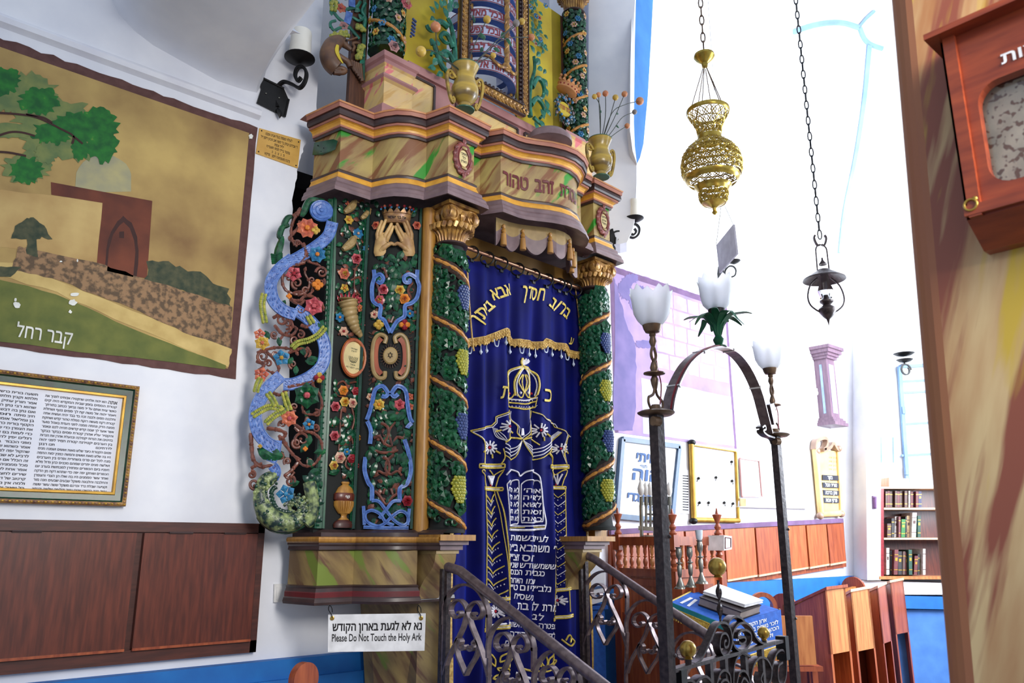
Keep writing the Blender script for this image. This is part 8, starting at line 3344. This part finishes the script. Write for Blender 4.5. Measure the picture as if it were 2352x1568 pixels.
# ================================================================== stand-up prayer desks (pews)
PW = [((1820, 1394, 6.02), (1895, 1353, 5.72), (1941, 1347, 5.92), 'nearest of the four prayer desks, broad orange side towards the iron gate post'),
      ((1936, 1372, 6.42), (1954, 1358, 6.2), (1996, 1350, 6.42), 'second of the four prayer desks counted from the gate'),
      ((1992, 1362, 6.84), (2015, 1349, 6.62), (2034, 1340, 6.82), 'third of the four prayer desks counted from the gate'),
      ((2030, 1346, 7.34), (2044, 1337, 7.1), (2074, 1331, 7.3), 'farthest of the four prayer desks, next to the blue end wall')]
for i, (a, b, c, lb) in enumerate(PW):
    A, B, C = at_d(*a), at_d(*b), at_d(*c)
    D = A + (C - B)
    D.z = A.z
    t = thing('prayer_desk', V(((A.x + C.x) / 2, (A.y + C.y) / 2, 0)), lb, 'pew', 'prayer desks')
    fl = lambda p, z=0: V((p.x, p.y, z))
    e = (C - B)
    e.z = 0
    e.normalize()
    inn = (A - B)
    inn.z = 0
    inn.normalize()
    for P0_, P1_, nm in ((A, B, 'side_panel'), (D, C, 'side_panel')):
        s_ = e * (.028 if P0_ is A else -.028)
        m = MB()
        m.slab([fl(P0_), fl(P1_), P1_, P0_], s_)
        m.build(nm, 'wood_red' if i else 'wood_orange', t, False)
    zf = B.z - .42
    m = MB()
    m.slab([fl(B, zf), fl(C, zf), C, B], inn * .025 - UP * .0)
    m.build('desk_front', 'wood_light' if i < 2 else 'wood_red', t, False)
    m = MB()
    u_ = UP * .018
    m.slab([A + u_ - e * .01 + inn * .03, B + u_ - e * .01 - inn * .02, C + u_ + e * .01 - inn * .02, D + u_ + e * .01 + inn * .03], -u_ * 1.1)
    m.build('desk_top', 'wood_pale' if i else 'wood_red', t, False)
    m = MB()
    bi_ = B + inn * .22
    ci_ = C + inn * .22
    m.slab([fl(bi_), fl(ci_), fl(ci_, zf + .1), fl(bi_, zf + .1)], inn * .02)
    m.build('inner_back', 'wood_dark', t, False)
    m = MB()
    m.slab([fl(B, .28), fl(C, .28), fl(ci_, .28), fl(bi_, .28)], UP * .025)
    m.build('shelf', 'wood_red', t, False)


def bench(a, b, h, label, r, mt, arm=True):
    """bench with a round-topped end"""
    t = thing('bench', V((b.x, b.y, 0)), label, 'bench')
    d = (b - a)
    d.z = 0
    L = d.length
    d.normalize()
    n = V((d.y, -d.x, 0))
    m = MB()
    m.slab([a, b, V((b.x, b.y, b.z - .09)), V((a.x, a.y, a.z - .09))], n * .03)
    for k in range(5):
        p = a.lerp(b, (k + .5) / 5)
        m.slab([p - d * .10 - UP * .09, p + d * .10 - UP * .09, V((p.x, p.y, .45)) + d * .10, V((p.x, p.y, .45)) - d * .10], n * .018)
    m.build('backrest', mt, t, False)
    m = MB()
    m.slab([V((a.x, a.y, .43)), V((b.x, b.y, .43)), V((b.x, b.y, .43)) + n * .24, V((a.x, a.y, .43)) + n * .24], UP * .03)
    m.build('seat', mt, t, False)
    for p in (a, b):
        m = MB()
        c = V((p.x, p.y, p.z - r * .2))
        pts = [c + n * (r * math.cos(math.radians(k))) + UP * (r * math.sin(math.radians(k))) for k in range(-10, 191, 14)]
        m.slab([V((c.x, c.y, 0)) - n * r, V((c.x, c.y, 0)) + n * r] + pts, d * .035)
        m.build('bench_end', 'wood_red', t, angle=30)
    return t


bench(at_d(1797, 1388, 6.25), at_d(1958, 1346, 7.2), .9, 'light brown bench with a round-topped end under the far wood panelling', .10, 'wood_light')
# second round arm just behind the reading desk
c = at_d(1752, 1392, 5.5)
t = thing('bench', V((c.x, c.y, 0)), 'brown bench with a curved ring arm half hidden behind the books on the blue cloth', 'bench')
m = MB()
m.bar([c + hd * (.075 * math.cos(a)) + UP * (.075 * math.sin(a)) for a in [math.pi * (-.15 + 1.25 * k / 18) for k in range(19)]], .028, .05, vd)
m.build('arm', 'wood_red', t)
m = MB()
m.slab([c + hd * .05 - UP * .06, c + hd * .32 - UP * .06, c + hd * .32 - UP * .36, c + hd * .05 - UP * .36], vd * .03)
m.build('backrest', 'wood_light', t, False)
m = MB()
m.slab([c + hd * .02 - UP * .40, c + hd * .36 - UP * .40, c + hd * .36 - UP * .40 + vd * .3, c + hd * .02 - UP * .40 + vd * .3], UP * .03)
m.build('seat', 'wood_red', t, False)
for k in (.03, .33):
    m = MB()
    b0 = c + hd * k + vd * .12
    m.slab([V((b0.x, b0.y, 0)), V((b0.x, b0.y, 0)) + hd * .035, V((b0.x, b0.y, c.z - .38)) + hd * .035, V((b0.x, b0.y, c.z - .38))], vd * .035)
    m.build('leg', 'wood_red', t, False)

# ================================================================== reading desk with balustrade
t = thing('reading_desk', at_d(1500, 1568, 4.8), 'red-brown wooden reading desk with turned balustrade and finials behind the right railing', 'desk')
dA, dB, dC = 5.15, 4.75, 5.05
pA, pB, pC = at_d(1420, 1240, dA), at_d(1546, 1240, dB), at_d(1650, 1240, dC)
zr_ = lambda v, d, u=1546: at_d(u, v, d).z


def turned(ax, z0, z1, r, mt, name, par, fin=False):
    h = z1 - z0
    m = MB()
    m.lathe([(r, z0), (r, z0 + h * .08), (r * .6, z0 + h * .12), (r * 1.0, z0 + h * .28), (r * .8, z0 + h * .40), (r * .45, z0 + h * .48), (r * .9, z0 + h * .52), (r * .45, z0 + h * .56), (r * .8, z0 + h * .70), (r * .7, z0 + h * .86), (r, z0 + h * .92), (r, z1)], V((ax.x, ax.y, 0)), 12)
    return m.build(name, mt, par)


def post(p, vt, v0, v1, d, u):
    """newel: square block, turned shaft, vase finial with spike"""
    ax = V((p.x, p.y, 0))
    m = MB()
    w = .026
    z = lambda v: at_d(u, v, d).z
    m.box((ax.x - w, ax.y - w, z(1262)), (ax.x + w, ax.y + w, z(1228)))
    m.box((ax.x - w, ax.y - w, .0), (ax.x + w, ax.y + w, z(1312)))
    m.lathe([(w * .9, z(1312)), (w, z(1306)), (w * .6, z(1302)), (w * .95, z(1294)), (w * .55, z(1284)), (w * .9, z(1274)), (w * .6, z(1268)), (w, z(1262))], ax, 14)
    np_ = m.build('newel_post', 'wood_red', t, angle=30)
    m = MB()
    m.lathe([(w * .8, z(1228)), (w * .95, z(1224)), (w * .5, z(1217)), (w * .85, z(1210)), (w * .4, z(1202)), (w * .6, z(1196)), (w * 1.0, z(1186)), (w * 1.15, z(1182)), (w * .4, z(1179)), (w * .16, z(1168)), (.001, z(vt))], ax, 14)
    m.build('finial', 'wood_red', np_)


post(pA, 1196, 0, 0, 5.3, 1420)
post(pB, 1168, 0, 0, dB, 1546)
post(pC, 1166, 0, 0, dC, 1650)
for P0_, P1_, n in ((pA, pB, 7), (pB, pC, 5)):
    for v0, v1 in ((1232, 1252), (1306, 1324)):
        m = MB()
        a, b = V((P0_.x, P0_.y, zr_((v0 + v1) / 2, 4.9))), V((P1_.x, P1_.y, zr_((v0 + v1) / 2, 4.9)))
        m.beam(a, b, .03, (zr_(v0, 4.9) - zr_(v1, 4.9)), UP)
        m.build('rail', 'wood_red', t, False)
    for i in range(n):
        p = P0_.lerp(P1_, (i + 1) / (n + 1))
        turned(p, zr_(1307, 4.9), zr_(1251, 4.9), .015, 'wood_red' if i % 2 else 'wood_light', 'baluster', t)
pD = pA + (pC - pB)
m = MB()
zt_ = zr_(1322, 4.9)
m.hexa([V((p.x, p.y, 0)) for p in (pA, pB, pC, pD)], [V((p.x, p.y, zt_)) for p in (pA, pB, pC, pD)])
m.build('cabinet', 'wood_orange', t, False)
m = MB()
e_ = (pB - pA)
e_.z = 0
n_ = V((e_.y, -e_.x, 0)).normalized()
if n_.dot(V((-1, -1, 0))) < 0:
    n_ = -n_
for z0, z1, o in ((zt_ - .06, zt_ - .02, .014), (zt_ - .28, zt_ - .22, .012), (.3, .36, .012)):
    m.slab([V((pA.x, pA.y, z0)), V((pB.x, pB.y, z0)), V((pB.x, pB.y, z1)), V((pA.x, pA.y, z1))], n_ * o)
m.build('moulding', 'wood_red', t, False)
# sloping desk and its cloth
K = [at_d(1540, 1384, 4.36), at_d(1668, 1437, 4.16), at_d(1790, 1402, 4.42), at_d(1612, 1348, 4.70)]
m = MB()
lowr = [p - UP * .035 for p in K]
m.hexa(lowr, [p - UP * .005 for p in K])
m.build('desk_board', 'wood_red', t, False)
m = MB()
inn_ = [K[0].lerp(K[2], .1), K[1].lerp(K[3], .1), K[2].lerp(K[0], .1), K[3].lerp(K[1], .1)]
m.hexa([V((p.x, p.y, 0)) for p in inn_], [p - UP * .03 for p in inn_])
m.build('desk_body', 'wood_orange', t, False)
tc = thing('desk_cloth', K[1] - UP * .2, 'blue cloth with gold fringe and white lettering spread over the reading desk', 'cloth')
m = MB()
nK = (K[1] - K[0]).cross(K[3] - K[0]).normalized()
if nK.z < 0:
    nK = -nK
ks = [p + nK * .006 for p in K]
m.slab(ks, -nK * .004, 0)
# overhang on the two visible edges
fr_a = (K[1] - K[0]).cross(UP).normalized() * .008
sd_a = (K[2] - K[1]).cross(UP).normalized() * .008
dn = UP * .17
m.slab([ks[1] + sd_a, ks[2] + sd_a, ks[2] + sd_a - dn, ks[1] + sd_a * 1.5 - dn * 1.0], -sd_a * .4, 0)
m.slab([ks[0] + fr_a, ks[1] + fr_a, ks[1] + fr_a - UP * .03, ks[0] + fr_a - UP * .03], -fr_a * .4, 1)
for s_, a in ((.16, .30), (.34, .46)):
    m.slab([ks[0].lerp(ks[1], s_ * .8).lerp(ks[3], .08) + nK * .001, ks[0].lerp(ks[1], s_ * .8 + .05).lerp(ks[3], .08) + nK * .001, ks[0].lerp(ks[1], s_ * .8 + .03).lerp(ks[3].lerp(ks[2], .15), .4) + nK * .001, ks[0].lerp(ks[1], s_ * .8 - .02).lerp(ks[3].lerp(ks[2], .1), .4) + nK * .001], nK * .001, 2)
cl = m.build('cloth', ['cloth_blue', 'cloth_teal', 'white_paint'], tc, False)
m = MB()
for i, (tx, w0, w1) in enumerate((('ארון הקודש', .30, .70), ('לזכר נשמת בני ישראל', .12, .92), ('הכהן בן אברהם יצחק', .12, .92), ('ולעילוי נשמת', .2, .8), ('תנצב״ה', .4, .7))):
    f = lambda x, y: ks[1].lerp(ks[2], x) + sd_a * 1.35 + UP * y
    m.text(tx, f, (w0, -.040 - i * .027), (w1, -.040 - i * .027), .016, 0, .02) if False else m.text(tx, (lambda x, y: ks[1].lerp(ks[2], x) + sd_a * 1.4 - UP * (.036 + i * .027) + UP * y), (w0, 0), (w1, 0), .016, 0, .02)
m.build('lettering', 'white_paint', cl, False)


def fringe(a, b, drop, n, out):
    m = MB()
    m.tube([a, b], .005, 6)
    for i in range(n):
        p = a.lerp(b, (i + .5) / n)
        q_ = p - UP * (drop * (1 + .15 * math.sin(i * 1.7))) + out * (.3 + .2 * math.sin(i * 2.3))
        m.tube([p, p.lerp(q_, .5) + out * .3, q_], .0034, 4)
    return m.build('fringe', 'fringe_gold', tc)


fringe(ks[0] + fr_a - UP * .028, ks[0].lerp(ks[1], .72) + fr_a - UP * .028, .05, 60, fr_a)
fringe(ks[3], ks[0], .022, 40, fr_a)
fringe(ks[1].lerp(ks[2], .35) + sd_a - dn, ks[2] + sd_a - dn, .055, 46, sd_a)
fringe(ks[2] + nK * .004, ks[2] + (ks[3] - ks[2]) * .05 - UP * .3, .06, 30, sd_a)


def lay_book(q4, h, mats, label):
    """closed book lying on the sloping cloth: q4 = top corners on the cloth plane"""
    m = MB()
    b = [p + nK * .003 for p in q4]
    for z0, z1, g, mi in ((0, .005, 0, 0), (.005, h - .005, -.03, 1), (h - .005, h, 0, 0)):
        c = sum(b, V()) / 4
        bb = [p + (c - p) * (-g if g else 0) for p in b]
        m.hexa([p + nK * z0 for p in bb], [p + nK * z1 for p in bb], mi)
    o = m.build('book', mats, None, False)
    return tag(o, label, 'book', 'books on the blue desk cloth')


def kp(a, b):
    return ks[0].lerp(ks[1], a).lerp(ks[3].lerp(ks[2], a), b)


B4 = [kp(.34, .22), kp(1.0, .24), kp(.97, .66), kp(.30, .72)]
lay_book(B4, .044, ['book_cover', 'book_grey'], 'thick dark-covered prayer book with grey page edges lying on the blue desk cloth')
B5 = [p + nK * .050 for p in [kp(.33, .32), kp(.95, .36), kp(.96, .70), kp(.30, .78)]]
lay_book(B5, .016, ['white_paint', 'paper'], 'thin white book lying on top of the thick dark prayer book')
# candlesticks
for i, (u, vb, vt, lb) in enumerate(((1563, 1352, 1256, 'left silver candlestick of three on the reading desk'), (1588, 1348, 1255, 'middle silver candlestick of three on the reading desk'), (1612, 1340, 1240, 'right and tallest silver candlestick, holding a glass cup, on the reading desk'))):
    d = 4.62
    a, b = at_d(u, vb, d), at_d(u, vt, d)
    tt = thing('candlestick', V((a.x, a.y, a.z)), lb, 'candlestick', 'candlesticks on the reading desk')
    h = b.z - a.z
    ax = V((a.x, a.y, a.z))
    m = MB()
    m.lathe([(.036, 0), (.034, .008), (.026, .014), (.018, .03), (.010, .05), (.008, .06)], ax, 16)
    m.build('base', 'silver', tt)
    m = MB()
    m.lathe([(.008, .06), (.012, h * .34), (.014, h * .52), (.008, h * .58), (.017, h * .60), (.017, h * .62), (.007, h * .64), (.007, h * .70)], ax, 14)
    m.build('stem', 'silver', tt)
    m = MB()
    m.lathe([(.007, h * .70), (.016, h * .78), (.018, h * .88), (.014, h * .96), (.019, h), (.012, h * .99)], ax, 16)
    m.build('socket', 'silver', tt)
    if i == 2:
        m = MB()
        m.lathe([(.012, h), (.018, h + .01), (.022, h + .055), (.020, h + .055), (.016, h + .012), (.001, h + .01)], ax, 16)
        m.build('glass_cup', 'acrylic', tt)
    # small shelf of the desk under the candlesticks
m = MB()
sh = [at_d(u, v, 4.62) for u, v in ((1552, 1353), (1626, 1342))]
e2 = (sh[1] - sh[0])
e2.z = 0
zsh = at_d(1612, 1340, 4.62).z
for (p, u, vb) in ((None, 1563, 1352), (None, 1588, 1348), (None, 1612, 1340)):
    q_ = at_d(u, vb, 4.62)
    m.box((q_.x - .045, q_.y - .045, q_.z - .35), (q_.x + .045, q_.y + .045, q_.z))
m.build('candle_step', 'wood_red', t, False)
# charity box on the right newel
c = at_d(1668, 1246, 4.9)
tt = thing('charity_box', at_d(1666, 1266, 4.9), 'small white and gold charity box fixed to the right newel of the balustrade', 'box')
m = MB()
f4 = [at_d(1663, 1229, 4.9), at_d(1681, 1231, 4.96), at_d(1681, 1261, 4.96), at_d(1663, 1264, 4.9)]
m.slab(f4, V((-.02, .10, 0)))
m.slab([at_d(1650, 1231, 4.98), f4[0], f4[3], at_d(1650, 1261, 4.98)], V((.06, .06, 0)), 1)
m.build('body', ['white_paint', 'gold_frame'], tt, False)
m = MB()
for i in range(4):
    m.beam(f4[i].lerp(f4[(i + 2) % 4], .14) - vd * .004, f4[(i + 1) % 4].lerp(f4[(i + 3) % 4], .14) - vd * .004, .004, .004, vd)
m.build('window_rim', 'book_maroon', tt, False)
# electric memorial candelabrum
tt = thing('electric_menorah', at_d(1505, 1232, 5.1), 'silver electric menorah with white flame bulbs standing behind the balustrade', 'menorah')
m = MB()
mp = lambda u, v: at_d(u, v, 5.1)
m.beam(mp(1466, 1212), mp(1544, 1218), .02, .025, UP)
m.beam(mp(1480, 1232), mp(1544, 1236), .10, .02, UP)
m.tube([mp(1474, 1240), mp(1472, 1160)], .012, 8)
m.tube([mp(1506, 1236), mp(1505, 1190)], .016, 8)
for a, b in (((1480, 1195), (1538, 1199)), ((1484, 1180), (1532, 1183))):
    m.tube([mp(*a), mp(*b)], .007, 6)
m.build('frame', 'silver', tt)
for i, u in enumerate((1473, 1484, 1494, 1505, 1516, 1528, 1538)):
    m = MB()
    m.tube([mp(u, 1212), mp(u, 1156)], .008, 8)
    m.tube([mp(u, 1160), mp(u, 1140)], .013, 8)
    m.build('candle_tube', 'silver', tt)
    m = MB()
    k = 1.25 if i == 0 else 1
    b0 = mp(u, 1138)
    m.lathe([(.010, 0), (.017 * k, .02), (.019 * k, .045), (.013 * k, .07), (.001, .088 * k)], b0, 12)
    m.build('bulb', 'plastic_white', tt)
# white parcel behind the right railing
m = MB()
P8 = [at_d(1346, 1392, 4.95), at_d(1388, 1380, 5.0), at_d(1388, 1318, 5.0), at_d(1348, 1322, 4.95)]
m.slab(P8, V((.1, .12, 0)), 0)
for k in range(4):
    m.beam(P8[3].lerp(P8[0], .3 + .15 * k) - vd * .003, P8[2].lerp(P8[1], .3 + .15 * k) - vd * .003, .015, .002, vd, 1 if k % 2 else 2)
m.slab([P8[3] + UP * .01, P8[2] + UP * .01, P8[2] + V((.1, .12, .05)), P8[3] + V((.1, .12, .05))], (0, 0, -.01), 0)
tt = tag(m.build('parcel', ['paper', 'ink_blue', 'paper'], None, False), 'white printed parcel on a stand behind the right stair railing', 'parcel')
st_ = thing('parcel_stand', V((P8[0].x + .08, P8[0].y + .1, 0)), 'dark blue box-shaped stand carrying the white parcel behind the right railing', 'stand')
m = MB()
m.slab([V((P8[0].x, P8[0].y, 0)), V((P8[1].x, P8[1].y, 0)), P8[1] - UP * .045, V((P8[0].x, P8[0].y, P8[1].z - .045))], V((.1, .12, 0)))
m.build('body', 'cloth_blue', st_, False)
m = MB()
zt_ = P8[1].z - .045
m.slab([V((P8[0].x - .01, P8[0].y - .02, zt_)), V((P8[1].x + .01, P8[1].y - .02, zt_)), V((P8[1].x + .12, P8[1].y + .13, zt_)), V((P8[0].x + .1, P8[0].y + .13, zt_))], UP * .02)
m.build('top', 'cloth_blue', st_, False)

# ================================================================== charity box on the pillar
XB = PX - .10
TL, BL = at_x(2168, 96, XB), at_x(2212, 508, XB)
yl = (TL.y + BL.y) / 2
yr = yl - .36
zt_, zb_2 = TL.z, BL.z
t = thing('wooden_display_case', V((PX - .05, (yl + yr) / 2, zb_2)), 'red-brown wooden wall case with roofed top and rounded glass window on the pillar', 'case')
m = MB()
# front frame with a rounded opening
wy0, wy1 = at_x(2256, 300, XB).y, yr + .05
wz0, wz1 = at_x(2275, 428, XB).z, at_x(2275, 186, XB).z
rc = .040
inner = []
for cy_, cz_, a0_ in ((wy0 - rc, wz1 - rc, 0), (wy1 + rc, wz1 - rc, 90), (wy1 + rc, wz0 + rc, 180), (wy0 - rc, wz0 + rc, 270)):
    for k in range(7):
        a = math.radians(a0_ + 90 * k / 6)
        inner.append((cy_ + rc * math.cos(a), cz_ + rc * math.sin(a)))
n = len(inner)


def proj_rect(y, z):
    cy_, cz_ = (wy0 + wy1) / 2, (wz0 + wz1) / 2
    dy, dz = y - cy_, z - cz_
    s_ = min(((yl if dy > 0 else yr) - cy_) / dy if abs(dy) > 1e-6 else 1e9, ((zt_ if dz > 0 else zb_2) - cz_) / dz if abs(dz) > 1e-6 else 1e9)
    return cy_ + dy * s_, cz_ + dz * s_


outer = [proj_rect(y, z) for y, z in inner]
# snap the nearest ray of each corner to the corner itself
for cy_, cz_ in ((yl, zt_), (yr, zt_), (yr, zb_2), (yl, zb_2)):
    k = min(range(n), key=lambda i: (outer[i][0] - cy_) ** 2 + (outer[i][1] - cz_) ** 2)
    outer[k] = (cy_, cz_)
vs = [V((XB, y, z)) for y, z in outer] + [V((XB, y, z)) for y, z in inner] + [V((XB + .025, y, z)) for y, z in inner]
fs = [(i, (i + 1) % n, n + (i + 1) % n, n + i) for i in range(n)] + [(n + i, n + (i + 1) % n, 2 * n + (i + 1) % n, 2 * n + i) for i in range(n)]
m.add(vs, fs, 0)
m.box((XB + .02, yl - .012, zb_2), (PX, yl, zt_))
m.hexa([(XB, yl, zb_2), (XB, yl - .012, zb_2), (PX, yl - .012, zb_2), (PX, yl, zb_2)], [(XB, yl, zt_), (XB, yl - .012, zt_), (PX, yl - .012, zt_), (PX, yl, zt_)])
m.box((XB, yr, zb_2), (PX, yr + .012, zt_))
m.box((XB + .06, yr, zb_2), (PX, yl, zt_))
m.beam(V((XB - .004, yl - .018, zb_2)), V((XB - .004, yl - .018, zt_)), .022, .012, V((1, 0, 0)))
m.beam(V((XB - .004, yl, zb_2 + .014)), V((XB - .004, yr, zb_2 + .014)), .014, .02, UP)
m.build('case', 'wood_box', t, False)
m = MB()
m.hexa([(PX - .03, yl + .0, zb_2 - .045), (PX - .03, yr, zb_2 - .045), (PX, yr, zb_2 - .045), (PX, yl, zb_2 - .045)], [(XB, yl, zb_2), (XB, yr, zb_2), (PX, yr, zb_2), (PX, yl, zb_2)])
m.build('chamfered_bottom', 'wood_box', t, False)
m = MB()
m.slab([V((XB - .035, yl + .018, zt_)), V((XB - .035, yl + .018, zt_ + .012)), V((XB - .02, yl + .018, zt_ + .022)), V((PX, yl + .018, zt_ + .040)), V((PX, yl + .018, zt_))], (0, yr - yl - .03, 0))
m.build('roof', 'wood_box', t, angle=30)
m = MB()
m.box((XB + .050, wy1 - .01, wz0 - .01), (XB + .055, wy0 + .01, wz1 + .01))
m.build('contents', 'matza', t, False)
m = MB()
m.box((XB + .022, wy1 - .005, wz0 - .005), (XB + .024, wy0 + .005, wz1 + .005))
m.build('window', 'glass_clear', t, False)
m = MB()
c = at_x(2229, 470, XB - .012)
m.tube([c + V((0, .011 * math.cos(a), .011 * math.sin(a))) for a in [2 * math.pi * k / 16 for k in range(16)]], .0022, 6, 0, True)
m.ball(c + V((.004, -.008, .010)), .006, 0, 8)
m.build('ring_pull', 'brass', t)
m = MB()
pa2, pb2 = at_x(2301, 148, XB - .002), at_x(2352, 128, XB - .002)
m.text('מצות', lambda x, y: V((XB - .002, -x, y)), (-pa2.y, pa2.z), (-pa2.y + .085, pa2.z), .020, 0, .02)
m.build('lettering', 'white_paint', t, False)
